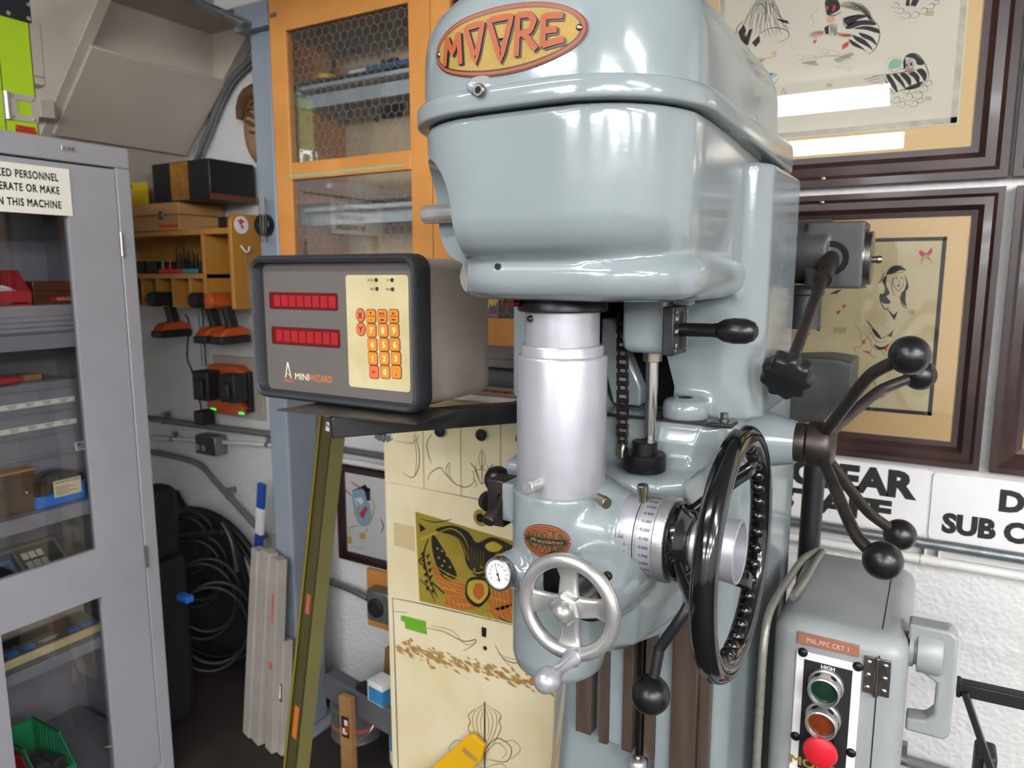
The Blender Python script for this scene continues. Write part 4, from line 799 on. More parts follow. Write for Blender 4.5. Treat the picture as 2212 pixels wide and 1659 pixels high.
q = oY(1110, 866, 1.53); tag(build(MB().prism([(-.018, 0), (.018, 0), (.004, .028), (-.004, .028)], (q.x, 1.53, ZT + .0005), XP, ZP, YP * .03), 'binder_clip', 'satinblack', bevel=.001), 'black binder clip beside the red and white box', 'clip')
u, v_ = oY(1030, 826, 1.78), oY(1120, 832, 1.78); r = .036
tag(build(MB().cyl((u.x - .1, 1.78, ZT + r + .001), (v_.x + .12, 1.78, ZT + r + .001), r, n=24), 'grey_roll', 'felt'), 'dark grey roll lying at the back of the cream cabinet top', 'roll')
u = oY(1070, 788, 1.88); tag(build(MB().box(u.x - .25, u.x + .3, 1.87, WY, u.z - .018, u.z + .018), 'white_raceway', 'whitepipe', bevel=.004), 'white raceway on the wall below the orange cabinet', 'raceway')
# yellow strip leaning on the cabinet
p, q = oY(1030, 1612, FY - .03), oY(940, 1690, FY - .05); d = (q - p).normalized(); e_ = p + d * ((p.z - .03) / -d.z)
yt = MB(); n = V(0, -1, 0); sd = d.cross(n).normalized(); l = []
pl = [p - d * .012 + sd * .028, p + d * .0 + sd * .034, e_ + sd * .034, e_ - sd * .034, p - sd * .034 + d * .02, p - d * .02 - sd * .012]
t = tag(build(MB().loft([pl, [x + YP * .012 for x in pl]]), 'yellow_strip', 'tagyellow', bevel=.002), 'bright yellow plastic strip leaning on the cream cabinet', 'strip')
build(MB().obox(p + d * .035 - YP * .001 - sd * .004, d * .3 + sd, d - sd * .3, n, .022, .006, .0008), 'tan_patch', 'stain', t, label='tan worn patch')
# olive angle leaning before the post
a0, a1 = oY(717, 905, 1.36), oY(638, 1659, 1.28)
d = (a1 - a0).normalized(); f = a0 + d * (a0.z / -d.z)
t = thing('steel_angle', 'tall olive drab steel angle leaning in front of the post', 'angle', (f.x, f.y, 0))
u1 = V(-.95, .3, 0).normalized(); u2 = V(.3, .95, 0).normalized(); th_ = .004
def flange(u, w, off=0): return MB().loft([[q0 + u * a + n * th_ for a, n in ((0, V(0, 0, 0)), (w, V(0, 0, 0)), (w, V(-u.y, u.x, 0) * (1 if u.x < 0 else -1) * -1), (0, V(-u.y, u.x, 0) * (1 if u.x < 0 else -1) * -1))] for q0 in (f + ZP * .002 - d * 0, a0)])
wl = .060; wr = .044
build(flange(u1, wl), 'flange', 'olive', t); build(flange(u2, wr), 'flange', mat('olive_drab_lit', '6a663c', .5, noise=.05), t)  # shaded and lit copies of one olive, light put into the colour
build(MB().loft([[q0 + u1 * (wl - .001) + V(-.004, -.003, 0) + w for w in (V(0, 0, 0), V(.010, -.008, 0), V(.012, -.004, 0), V(.003, .004, 0))] for q0 in (f + ZP * .002, a0)]), 'edge_lip', 'olive_edge', t)
n1 = u1.cross(d).normalized(); n1 = n1 if n1.y < 0 else -n1
def onang(f0, f1, w0, w1, m, name, lab=None):
    L_ = a1 - a0; q = [a0 + L_ * ff + u1 * ww + n1 * .0008 for ff, ww in ((f0, w0), (f1, w0), (f1, w1), (f0, w1))]
    q2 = [x + n1 * -.0016 for x in q]
    return build(MB().loft([q, q2]), name, m, t, smooth=0, label=lab)
onang(.495, .55, .014, .034, 'stickpink', 'coral_sticker', 'coral sticker'); onang(.825, .92, .012, .036, 'stickorange', 'orange_sticker', 'orange sticker')
fs = onang(.012, .035, .006, .026, 'print_white', 'flag_sticker', 'small white flag sticker')
L_ = a1 - a0; q = [a0 + L_ * ff + u1 * ww + n1 * .0012 for ff, ww in ((.015, .016), (.024, .016), (.024, .024), (.015, .024))]; build(MB().add(q, [(0, 1, 2, 3)]), 'flag_canton', 'blue', fs, smooth=0)
q = [a0 + L_ * ff + u1 * ww + n1 * .0012 for ff, ww in ((.018, .008), (.026, .008), (.026, .014), (.018, .014))]; build(MB().add(q, [(0, 1, 2, 3)]), 'flag_stripes', 'labelred', fs, smooth=0)
# ------------------------------------------------------------------ lower left wall: picture, outlet, clutter
def framed(name, label, x0, x1, z0, z1, w, mboard, rec=.006, y=WY, depth=.032, glass=True):
    t = thing(name, label, 'picture', ((x0 + x1) / 2, y - depth / 2, z0))
    pr = [(0, 0), (0, depth), (w * .22, depth), (w * .34, depth - .006), (w * .62, depth - .003), (w * .80, depth - .014), (w, depth - .016), (w, 0)]
    l = []
    for cx_, cz_, sx, sz in ((x0, z0, 1, 1), (x1, z0, -1, 1), (x1, z1, -1, -1), (x0, z1, 1, -1)):
        l.append([V(cx_ + sx * a, y - .001 - b, cz_ + sz * a) for a, b in pr])
    build(MB().loft(l + [l[0]], cap=False), 'frame', 'framewood', t, smooth=25)
    build(MB().box(x0 + w * .9, x1 - w * .9, y - .012, y - .002, z0 + w * .9, z1 - w * .9), 'mat_board', mboard, t, smooth=0)
    if glass: build(MB().box(x0 + w * .92, x1 - w * .92, y - depth + .0165, y - depth + .0185, z0 + w * .92, z1 - w * .92), 'glass_pane', 'glass', t, smooth=0, label='clear glass')
    return t
p, q = oY(734, 1006, 1.868), oY(722, 1203, 1.868)
x0, z1_, z0_ = (p.x + q.x) / 2, p.z, q.z
t = framed('framed_picture', 'small framed drawing of a blue creature behind the olive angle', x0, x0 + .36, z0_, z1_, .026, 'whitepaper', depth=.03)
A = WY - .0125
build(inkp(A, [[(760, 1060), (790, 1046), (797, 1062), (780, 1072)], [(785, 1050), (800, 1055), (800, 1080), (790, 1085)]]), 'drawing_black', 'ink', t, smooth=0)
build(inkp(A - .0002, [[(762, 1062), (785, 1058), (792, 1080), (800, 1095), (800, 1130), (780, 1136), (768, 1115), (762, 1085)]]), 'drawing_blue', 'inkblue', t, smooth=0)
build(inkp(A - .0004, [[(776, 1110), (790, 1092), (794, 1100), (784, 1122)]], [([(737, 1052), (750, 1062), (760, 1072)], .006), ([(757, 1040), (772, 1050), (782, 1056)], .006)]), 'drawing_red', 'inkred', t, smooth=0)
build(inkp(A - .0006, [[(750, 1160), (758, 1158), (762, 1172), (752, 1176)], [(776, 1152), (788, 1150), (790, 1164), (778, 1164)]], [([(765, 1080), (775, 1088), (768, 1100), (766, 1112), (780, 1120)], .005), ([(800, 1075), (808, 1090), (806, 1110), (800, 1125), (790, 1135)], .005), ([(795, 1138), (790, 1150)], .005), ([(775, 1136), (756, 1140), (756, 1158)], .005)]), 'drawing_yellow', 'inkyellow', t, smooth=0)
build(inkp(A - .0006, [[(764, 1078), (780, 1074), (786, 1084), (772, 1096)]], []), 'drawing_white', 'print_white', t, smooth=0)
build(inkp(A, [], [([(822, 1120), (828, 1135), (824, 1150)], .006), ([(760, 1180), (785, 1186)], .002)]), 'drawing_grey', 'inkgrey', t, smooth=0)
# outlet on a wood block
p, q = oY(789, 1228, 1.88), oY(828, 1362, 1.88)
t = thing('outlet_box', 'round black outlet in a steel box on a reddish wood block', 'outlet', (p.x + .05, 1.88, q.z))
build(MB().box(p.x, p.x + .15, 1.885, WY, q.z - .0, p.z), 'wood_block', 'orangewood', t, bevel=.003)
p, q = oY(790, 1272, 1.83), oY(830, 1350, 1.83)
bo = build(MB().box(p.x, p.x + .105, 1.83, 1.884, q.z, p.z), 'steel_box', 'galv', t, bevel=.008)
u = oY(808, 1312, 1.83); build(MB().lathe((u.x + .008, 1.83, u.z), (0, -1, 0), [(0, .034), (.006, .034), (.008, .031), (.008, .02), (.004, .019)], 28), 'round_socket', 'toolblack', bo)
u = oY(793, 1275, 1.83); build(MB().sph((u.x + .004, 1.828, u.z), .005, 12), 'screw', 'chrome', bo)
conduit('wall_conduit', 'galvanised conduit reaching the outlet behind the olive angle', [oY(650, 1240, 1.865), oY(715, 1258, 1.865), oY(760, 1275, 1.86), oY(794, 1292, 1.86)], .0115, 'galv')
# felt beam on wooden legs
p, q = oY(716, 1475, 1.66), oY(838, 1545, 1.5); q.z = p.z
t = thing('padded_sawhorse', 'sawhorse with grey felt beam and pale wooden legs', 'sawhorse', ((p.x + q.x) / 2, (p.y + q.y) / 2, 0))
q = oZ(838, 1545, p.z); d = (q - p).normalized(); q2 = Vector(q) 
X_lim = X0 - .03
q2 = p + d * ((X_lim - p.x) / d.x)
build(MB().bar(p, q2, .05, .085), 'felt_beam', 'felt', t, bevel=.004, label='grey felt covered beam')
lt = oY(752, 1515, p.y - .075); lg = build(MB().box(lt.x - .026, lt.x + .022, p.y - .09, p.y - .066, 0, lt.z + .02), 'leg', 'pale_wood', t, bevel=.002)
mp_ = p.lerp(q2, .35)
pl = build(MB().box(lt.x - .016, lt.x + .014, p.y - .0915, p.y - .0905, lt.z - .115, lt.z - .045), 'sticker', 'print_black', lg, label='black white and red sticker')
build(MB().box(lt.x - .012, lt.x + .006, p.y - .092, p.y - .0916, lt.z - .105, lt.z - .085).box(lt.x - .004, lt.x + .010, p.y - .092, p.y - .0916, lt.z - .075, lt.z - .055), 'sticker_white', 'print_white', pl); build(MB().box(lt.x - .002, lt.x + .012, p.y - .0921, p.y - .0917, lt.z - .098, lt.z - .072), 'sticker_red', 'labelred', pl)
build(MB().box(q2.x - .045, q2.x - .005, q2.y + .026, q2.y + .05, 0, p.z + .02), 'leg', 'pale_wood', t, bevel=.002)
c = oY(745, 1600, 1.74) + V(.025, 0, 0); R = .09; hh = oY(745, 1545, 1.74).z
t = thing('paint_can', 'grey metal paint can with wire handle behind the wooden leg', 'can', (c.x, 1.76, 0))
zt_ = max(.12, hh - .05); zb_ = 0.0
build(MB().lathe((c.x, 1.78, zb_ + .0), (0, 0, 1), [(0, R), (.004, R + .003), (.01, R), (zt_ - .012, R), (zt_ - .006, R + .003), (zt_, R + .001), (zt_, R - .012), (zt_ - .008, R - .014), (zt_ - .008, 0)], 36), 'can_body', 'tincan', t)
build(MB().lathe((c.x, 1.78, zt_ - .075), (0, 0, 1), [(0, R + .0008), (.012, R + .0008)], 36), 'red_band', 'stickpink', t)
build(MB().tube([V(c.x + (R + .006) * cos(a), 1.78 - (R + .02) * sin(a) * .8, zt_ - .03 - .11 * sin(a)) for a in [pi * i / 16 for i in range(17)]], .0022, 8), 'wire_handle', 'chrome', t)
c = oY(816, 1610, 1.60); zt_ = oY(816, 1565, 1.60).z
t = thing('spray_bottle', 'white and blue labelled bottle beside the paint can', 'bottle', (c.x, 1.62, 0))
build(MB().loft([[V(c.x + a, 1.72 + b, z) for a, b in rrect(.085 * s, .05 * s, .015 * s)] for z, s in ((0, .95), (.01, 1), (zt_ * .75, 1), (zt_ * .9, .6), (zt_, .35))]), 'bottle_body', 'cabwhite', t); build(MB().box(c.x - .03, c.x + .03, 1.693, 1.6948, zt_ * .25, zt_ * .55), 'blue_label', 'skyblue', t)
e_ = p.lerp(q2, .72); zb_ = p.z + .0425
t = thing('blue_carton', 'white and blue carton lying on the felt beam', 'carton', (e_.x, e_.y, zb_))
u = d; w_ = V(-d.y, d.x, 0)
build(MB().obox(e_ + ZP * (.0425 + .035), u, w_, ZP, .035, .03, .034), 'carton', 'print_white', t, bevel=.001); build(MB().obox(e_ + ZP * (.0425 + .028) + u * .004, u, w_, ZP, .033, .0306, .024), 'blue_panel', 'skyblue', t)
f_ = p.lerp(q2, .55) + w_ * .10
tag(build(MB().obox(V(f_.x + .02, 1.8, p.z + .05), XP, YP, (0.1, 0, 1), .09, .04, .07), 'kraft_carton', 'kraft', bevel=.001), 'brown kraft carton behind the felt beam', 'carton')
f_ = V(f_.x + .02, 1.8, 0); build(MB().box(f_.x - .1, f_.x + .1, 1.75, 1.85, 0, p.z - .021), 'dark_crate', 'toolblack', base=(f_.x, 1.8, 0)); tag(bpy.data.objects['dark_crate'], 'dark crate under the brown kraft carton', 'crate')
e_ = p.lerp(q2, .5); tag(build(MB().obox(e_ + ZP * .052, u, w_, ZP, .028, .02, .009), 'black_block', 'toolblack', bevel=.003), 'small black block on the felt beam', 'block')
# ------------------------------------------------------------------ digital readout on its arm
DY = .95
BX0, BX1, BZ0, BZ1 = -1.131, -.738, 1.366, 1.634
DC = (BX0 + BX1) / 2
t = thing('digital_readout', 'taupe digital readout with orange keypad and black bezel', 'readout', (DC, 1.03, BZ0 + .004))
cs = rrect(BX1 - BX0 - .012, BZ1 - BZ0 - .014, .022, 6, DC, (BZ0 + BZ1) / 2)
build(MB().loft([[V(a, y, b) for a, b in cs] for y in (DY + .046, DY + .235)]), 'case', 'drocase', t, bevel=.003)
W_, H_ = BX1 - BX0, BZ1 - BZ0; zc = (BZ0 + BZ1) / 2
def rr(w, h, r, y): return [V(a, y, b) for a, b in rrect(w, h, r, 6, DC, zc)]
bz = MB().loft([rr(W_ - .004, H_ - .004, .024, DY + .046), rr(W_, H_, .026, DY + .040), rr(W_, H_, .026, DY + .012), rr(W_ - .005, H_ - .006, .024, DY + .003), rr(W_ - .012, H_ - .014, .02, DY), rr(W_ - .019, H_ - .025, .018, DY + .003), rr(W_ - .024, H_ - .030, .012, DY + .028)], cap=False)
build(bz, 'bezel', 'rubberbezel', t, smooth=50)
PY = DY + .026
PW0, PW1, PZ0, PZ1 = BX0 + .0118, BX1 - .0118, BZ0 + .0145, BZ1 - .0145
build(MB().box(PW0, PW1, PY, PY + .004, PZ0, PZ1), 'face_panel', 'dropanel', t, smooth=0)
def fy(a, b): return oY(a, b, PY)
for yy, (ax, bx_, ay, by) in enumerate(((583, 730, 632, 669), (588, 735, 708, 747))):
    p, q = fy(ax, (ay + by) / 2), fy(bx_, (ay + by) / 2); zt_, zb_ = fy(656, ay).z, fy(656, by).z
    dw = build(MB().loft([[V(a, y, b) for a, b in rrect(q.x - p.x, zt_ - zb_, .004, 4, (p.x + q.x) / 2, (zt_ + zb_) / 2)] for y in (PY, PY - .0012)]), 'display_window', 'redled', t, smooth=0, label='dark red display window')
    g = (q.x - p.x) * .92 / 8
    for k in range(8): 
        xa = p.x + (q.x - p.x) * .075 + k * g; build(MB().box(xa, min(xa + g * .82, q.x - .001), PY - .0018, PY - .0012, zb_ + (zt_ - zb_) * .17, zb_ + (zt_ - zb_) * .82), 'digit', 'redseg', dw, smooth=0)
c0, c1 = fy(746, 594), fy(887, 847); c2 = fy(759, 833)
kw = c1.x - c0.x - .0008
kp = build(MB().loft([[V(a, y, b) for a, b in rrect(kw, fy(815, 594).z - fy(820, 841).z, .006, 5, (c0.x + c1.x) / 2 + .001, (fy(815, 594).z + fy(820, 841).z) / 2)] for y in (PY, PY - .0012)]), 'keypad', 'drocream', t, smooth=0, label='cream keypad overlay')
KY = PY - .0012
def key(px, py, w, h, lab, m='droorange', rnd=None, col='print_cream', hh=.0085, two=None, nm='key'):
    c = oY(px, py, KY); r = rnd or .004
    l0 = rrect(w + .003, h + .003, r + .001, 4) if not rnd else ell(w / 2 + .0015, h / 2 + .0015, 28)
    l1 = rrect(w, h, r, 4) if not rnd else ell(w / 2, h / 2, 28)
    o = build(MB().loft([[c + V(a, 0, b) for a, b in l0], [c + V(a, -.0006, b) for a, b in l0]]), 'key', 'keyline', kp, smooth=0, label='key %s' % lab if lab else None)
    cap = MB().loft([[c + V(a, -.0006, b) for a, b in l1], [c + V(a, -.0014, b) for a, b in l1]])
    # the coloured cap shares the key's mesh as a second material
    me = o.data; me.materials.append(M[m]); n0 = len(me.vertices); nv = [tuple(v - origin_of(kp)) for v in cap.v]
    bm = bmesh.new(); bm.from_mesh(me); vs = [bm.verts.new(v) for v in nv]
    for f in cap.f:
        ff = bm.faces.new([vs[i] for i in f]); ff.material_index = 1
    pm = []
    if two: pm = [place(text(two[0], .0042 if len(two[0]) > 1 else .007, .03, width=w * .62 if len(two[0]) > 2 else None), c + V(0, -.0016, h * .12), XP, ZP), place(text(two[1], .0042 if len(two[1]) > 1 else .007, .03, width=w * .55 if len(two[1]) > 2 else None), c + V(0, -.0016, -h * .38), XP, ZP), MB().box(c.x - w * .4, c.x + w * .4, c.y - .0017, c.y - .0014, c.z - .0005, c.z + .0005)]
    elif lab: pm = [place(text(lab, hh, .025), c + V(0, -.0016, -hh / 2), XP, ZP)]
    me.materials.append(M[col])
    for mb in pm:
        vs = [bm.verts.new(tuple(v - origin_of(kp))) for v in mb.v]
        for f in mb.f:
            try:
                ff = bm.faces.new([vs[i] for i in f]); ff.material_index = 2
            except ValueError: pass
    bm.to_mesh(me); bm.free(); return o
ks = .0196; kh = .0215
key(779, 681, .019, .022, 'X', 'droreddish', True, 'print_black', .010); key(780, 711, .019, .022, 'Y', 'droreddish', True, 'print_black', .010)
for x, two in ((802, ('+', '-')), (826, ('INCR', 'ABS')), (851, ('IN', 'MM'))): key(x, 683, ks, kh, '', 'droorange', None, 'print_black', two=two)
for r_, (yy, xs, ls) in enumerate(((713.5, (803, 828, 852), '789'), (744.5, (805, 830, 854), '456'), (774, (806, 831, 856), '123'), (803.5, (808.5, 832.5, 857), 'S0.'))):
    for x, l in zip(xs, ls):
        if l == 'S': key(x, yy, ks, kh, 'SET', 'droreddish', None, 'print_black', .004)
        else: key(x, yy, ks, kh, l, 'droorange', None, 'print_black' if l == '.' else 'print_cream', .0105)
for x, y, l in ((813, 605, 'INCR'), (847, 605, 'IN'), (814.5, 624, 'ABS'), (848, 625, 'MM')):
    c = oY(x, y, KY); lo = build(MB().lathe(c, (0, -1, 0), [(0, .0036), (.0012, .0034)], 18), 'indicator_lamp', mat('dark_lamp', '3a2a33', .3), kp)
    build(place(text(l, .0042, .02, 'RIGHT'), c + V(-.006, -.0003, -.0022), XP, ZP), 'legend', 'print_grey', lo, smooth=0)
# logo: triangle A, company line, product line
c = fy(623, 812); y = PY - .0004
lg = build(MB().add([V(c.x + a, y, c.z + b) for a, b in ((-.009, -.004), (-.0065, -.004), (0, .0215), (.0065, -.004), (.009, -.004), (.0015, .0265), (-.0015, .0265))], [(0, 1, 2, 6), (2, 5, 6), (2, 3, 4, 5)]).add([V(c.x + a, y, c.z + b) for a, b in ((-.007, .0035), (-.001, .0035), (-.001, .0055), (-.0065, .0055))], [(0, 1, 2, 3)]).add([V(c.x + a, y, c.z + b) for a, b in ((.001, .0015), (.0075, .0015), (.007, .0035), (.001, .0035))], [(0, 1, 2, 3)]), 'logo_mark', 'print_cream', t, smooth=0, label='cream triangular logo')
build(place(text('ANILAM', .0055, .03, width=.024), (c.x + .0005, y, c.z - .0115), XP, ZP), 'maker_lettering', 'print_orange', lg, smooth=0)
a, b, e_ = fy(637, 815), fy(668, 818), fy(718, 820)
build(place(text('MINI', .0125, .012, 'LEFT', width=b.x - a.x - .001).xf(lambda v: v), (a.x, y, a.z - .0035), XP, ZP), 'product_lettering', 'print_cream', lg, smooth=0)
build(place(text('WIZARD', .0125, .012, 'LEFT', width=e_.x - b.x), (b.x, y, a.z - .0035), XP, ZP), 'product_lettering', 'print_orange', lg, smooth=0)
# arm with plate and wing nut
ZP_ = BZ0 + .002
t = thing('readout_arm', 'black steel arm with thin plate carrying the digital readout', 'bracket', (-.85, 1.05, ZP_ - .06))
pl = [oZ(598, 884, ZP_ - .002), oZ(900, 914, ZP_ - .002)]
build(MB().add([pl[0] + V(0, 0, 0), pl[1], pl[1] + V(.0, .12, 0), pl[0] + V(.03, .18, 0)] + [v - ZP * .003 for v in (pl[0], pl[1], pl[1] + V(.0, .12, 0), pl[0] + V(.03, .18, 0))], [(0, 1, 2, 3), (7, 6, 5, 4), (0, 4, 5, 1), (1, 5, 6, 2), (2, 6, 7, 3), (3, 7, 4, 0)]), 'plate', 'steel', t, label='thin bare metal plate')

b0 = oZ(714, 921, ZP_ - .024)
b1 = V(-.656, 1.19, ZP_ - .024)
build(MB().bar(b0, b1, .032, .036), 'arm_bar', 'satinblack', t, bevel=.002)
w = oZ(824, 940, ZP_ - .05); 
dd = (b1 - b0).normalized(); w = b0 + dd * ((w - b0).dot(dd)); w.z = ZP_ - .042
wn = MB().lathe(w, (0, 0, -1), [(0, .0095), (.002, .0095), (.002, .006), (.012, .005), (.013, .0035), (.017, .003)], 16)
for s in (-1, 1): wn.obox(w + V(s * .012, 0, -.009), V(s * .8, 0, .35).normalized(), YP, V(-.35 * s, 0, .8).normalized(), .007, .0012, .0055)
build(wn, 'wing_nut', 'galv', t, bevel=.0008, label='zinc wing nut')
# ------------------------------------------------------------------ jig borer
XS, YS = -.437, .882
JB = thing('jig_borer', 'large glossy grey jig boring machine with gold maker plate, handwheels and ball levers', 'machine', (XS, 1.2, 0))
def remesh(o, vox, it=6, fac=.5, smooth=None):
    m = o.modifiers.new('r', 'REMESH'); m.mode = 'VOXEL'; m.voxel_size = vox
    if it: s = o.modifiers.new('s', 'SMOOTH'); s.iterations = it; s.factor = fac
    bake(o, smooth)
def bake(o, smooth=None):
    me = bpy.data.meshes.new_from_object(o.evaluated_get(bpy.context.evaluated_depsgraph_get()))
    old = o.data; o.modifiers.clear(); o.data = me; nm = old.name; bpy.data.meshes.remove(old); me.name = nm
    me.polygons.foreach_set('use_smooth', [True] * len(me.polygons))
    if smooth: me.set_sharp_from_angle(angle=rad(smooth))
def cut(o, mb, op='DIFFERENCE'):
    c = build(mb, 'cutter', 'void'); bpy.context.view_layer.update()
    b = o.modifiers.new('b', 'BOOLEAN'); b.operation = op; b.object = c; b.solver = 'EXACT'
    bake(o, 40); bpy.data.objects.remove(c)
def usec(z, wl, wr, yf, yb, r, x0=XS, nb=14):
    out = [V(x0 - wl, yb, z)]
    for i in range(nb + 1): a = pi / 2 * i / nb; out.append(V(x0 - wl + r - r * cos(a), yf + r - r * sin(a), z))
    for i in range(nb + 1): a = pi / 2 * i / nb; out.append(V(x0 + wr - r + r * sin(a), yf + r - r * cos(a), z))
    out.append(V(x0 + wr, yb, z)); return out
# head casting: belly, nose and column in one
ZSEAM = 1.787
hb = MB().loft([usec(z, w, w, yf, 1.2, r) for z, w, yf, r in ((1.612, .15, .83, .11), (1.615, .164, .800, .125), (1.622, .1715, .781, .13), (1.632, .1765, .769, .13), (1.646, .180, .7595, .13), (1.662, .182, .754, .13), (1.70, .183, .750, .13), (1.76, .1835, .747, .13), (1.784, .184, .746, .13))])
hb.loft([usec(z, w - .022, w + .012, yf, 1.2, r) for z, w, yf, r in ((1.566, .152, .825, .11), (1.568, .162, .806, .11), (1.575, .171, .794, .11), (1.587, .1765, .787, .115), (1.602, .1775, .786, .115), (1.613, .174, .792, .115), (1.623, .168, .803, .11), (1.634, .15, .83, .11))])
head = build(hb, 'head_casting', 'paint', JB)
remesh(head, .0042, 10)
cut(head, MB().lathe((-.610, .770, 1.50), (0, 0, 1), [(0, .08), (.18, .08)] + [(.18 + .072 * sin(pi / 2 * i / 10), .08 * cos(pi / 2 * i / 10)) for i in range(1, 11)], 56))
col = MB().loft([[V(x, y, z) for x, y in ((-.654, 1.345), (-.654, 1.13), (-.640, 1.10), (-.60, 1.085), (-.274, 1.085), (-.238, 1.098), (-.222, 1.13), (-.22, 1.345))] for z in (1.385, 1.46, 1.55, 1.64, 1.70, 1.758)])
col.loft([[V(x, y, z) for x, y in ((-.63, 1.2), (-.63, 1.03 + d), (-.58, 1.02 + d), (-.30, 1.02 + d), (-.256, 1.035 + d), (-.246, 1.2))] for z, d in ((1.565, .05), (1.585, .02), (1.62, 0), (1.75, 0))])
# boss at lower right front, central web opening
col.lathe((-.318, 1.055, 1.387), (0, 0, 1), [(0, .036), (.022, .036), (.030, .031), (.032, .012)], 24)
cl = build(col, 'column', 'paint', JB); remesh(cl, .0042, 8)
cut(cl, MB().prism([(-.445, 1.37), (-.345, 1.37), (-.345, 1.43), (-.385, 1.565), (-.50, 1.565), (-.50, 1.47)], (0, 1.0, 0), XP, ZP, YP * .16))
build(MB().box(-.53, -.335, 1.15, 1.2, 1.386, 1.57), 'opening_shade', 'void', JB, smooth=0, label='black block painting the shade in the column opening')  # solid black block stands in for shade behind the opening
build(MB().prism([(-.452, 1.39), (-.405, 1.39), (-.405, 1.42), (-.455, 1.53), (-.475, 1.53), (-.475, 1.47)], (0, 1.10, 0), XP, ZP, YP * .03), 'web_rib', 'paint', JB, bevel=.004)
build(MB().lathe((-.318, 1.055, 1.4185), (0, 0, 1), [(0, .011), (.0012, .010)], 20), 'boss_hole', 'void', JB, smooth=0)
# cover with lip
def csec(z, w, yf, yb, r, rb=.06, nb=16, ex=0):
    u = usec(z, w, w, yf, yb, r, nb=nb); u = u[1:-1]; x0, w_ = XS, w
    back = [V(x0 + w - rb + rb * cos(pi / 2 * i / 8), yb - rb + rb * sin(pi / 2 * i / 8), z) for i in range(9)] + [V(x0 - w + rb - rb * sin(pi / 2 * i / 8), yb - rb + rb * cos(pi / 2 * i / 8), z) for i in range(9)]
    return u + back
cz = [(1.800, .187, .742), (1.83, .1868, .741), (1.87, .186, .742), (1.893, .183, .745), (1.912, .176, .752), (1.928, .164, .764), (1.939, .146, .785), (1.945, .12, .812)]
cvm = MB().loft([csec(z, w, yf, 1.335 - (.187 - w) * 1.5, min(.14, w - .02)) for z, w, yf in cz])
cv = build(cvm, 'head_cover', 'paint', JB, smooth=60)
lp = [(0, .186, .744), (.0002, .1945, .7345), (.0015, .1960, .733), (.004, .1965, .7325), (.018, .1965, .7325), (.0225, .1955, .7335), (.0255, .193, .7365), (.027, .189, .740), (.0275, .186, .743)]
ll = []
for dz, w, yf in lp:
    s = csec(ZSEAM - .002 + dz, w, yf, 1.35, .146)
    for v in s:
        drop = max(0, min(1, (v.y - .92) / .25)); v.z -= (.0275 - dz) / .0275 * drop * .022
        if v.x > XS: v.x += .014 * max(0, min(1, (v.y - 1.05) / .1)) * (dz < .026)
    ll.append(s)
lipo = build(MB().loft(ll), 'cover_lip', 'paint', cv, smooth=60)
# cap screw with raised boss in the lip
def fronty(x, w=.187, yf=.741, r=.14):
    d = abs(x - XS) - (w - r); return yf if d <= 0 else yf + r - math.sqrt(max(0, r * r - d * d))
q = oY(1040, 197, .733); yb_ = fronty(q.x, .1965, .7325, .146); nx = V((q.x - XS + .05) if abs(q.x - XS) > .0505 else 0, -.13, 0).normalized()
build(MB().sph((q.x, yb_ + .0088, q.z + .006), .021, 24, (1.05, .43, .6), (0, 0, 1)), 'screw_boss', 'paint', lipo)
b0 = V(q.x, yb_ - .002, q.z); sc = build(MB().lathe(b0, nx, [(0, .0065), (.001, .0075), (.004, .0075), (.005, .0065), (.005, .0045)], 24), 'cap_screw', 'steel', lipo)
build(MB().lathe(b0 + nx * .0051, nx, [(0, .0042), (.0003, .0042)], 6), 'hex_socket', 'void', lipo, smooth=0)
# maker plate on the curved cover: local (s, h) follow the surface
def cov(s, h, off=0, sx=-.008):
    s = s + sx; fl = .047; r = .14; z = 1.8575 + h
    if abs(s) <= fl: return V(XS + s, .7415 - off, z)
    a = (abs(s) - fl) / r; sg = 1 if s > 0 else -1
    return V(XS + sg * (fl + (r + off) * sin(a)), .7415 + r - (r + off) * cos(a), z)
def lens(a, b, n=64):      # pointed-oval outline
    o = []
    for i in range(n):
        t = 2 * pi * i / n; c, s_ = cos(t), sin(t); o.append((a * c * (1 + .02 * abs(c) ** 6), b * (abs(s_) ** .92) * (1 if s_ >= 0 else -1)))
    return o
def onplate(name, a, b, off0, off1, m, par, k=14, a2=None, b2=None):
    o = lens(a, b); rings = [[cov(x * f, y * f, off1) for x, y in o] for f in [i / k for i in range(k, 0, -1)]] 
    mb = MB().loft([[cov(x, y, off0) for x, y in o]] + rings, cap=False)
    return build(mb, name, m, par, smooth=50)
PA, PB = .0995, .0365
mp = onplate('maker_plate', PA, PB, -.002, .0022, 'plate_orange', JB); mp['label'] = 'gold and orange oval maker plate'
onplate('border_line', PA - .0005, PB - .0003, 0, .0024, 'plate_black', mp); onplate('orange_border', PA - .0022, PB - .0016, 0, .0028, 'plate_orange', mp); onplate('inner_line', PA - .0062, PB - .0050, 0, .0031, 'plate_black', mp); onplate('gold_field', PA - .0078, PB - .0066, 0, .0034, 'plate_gold', mp)
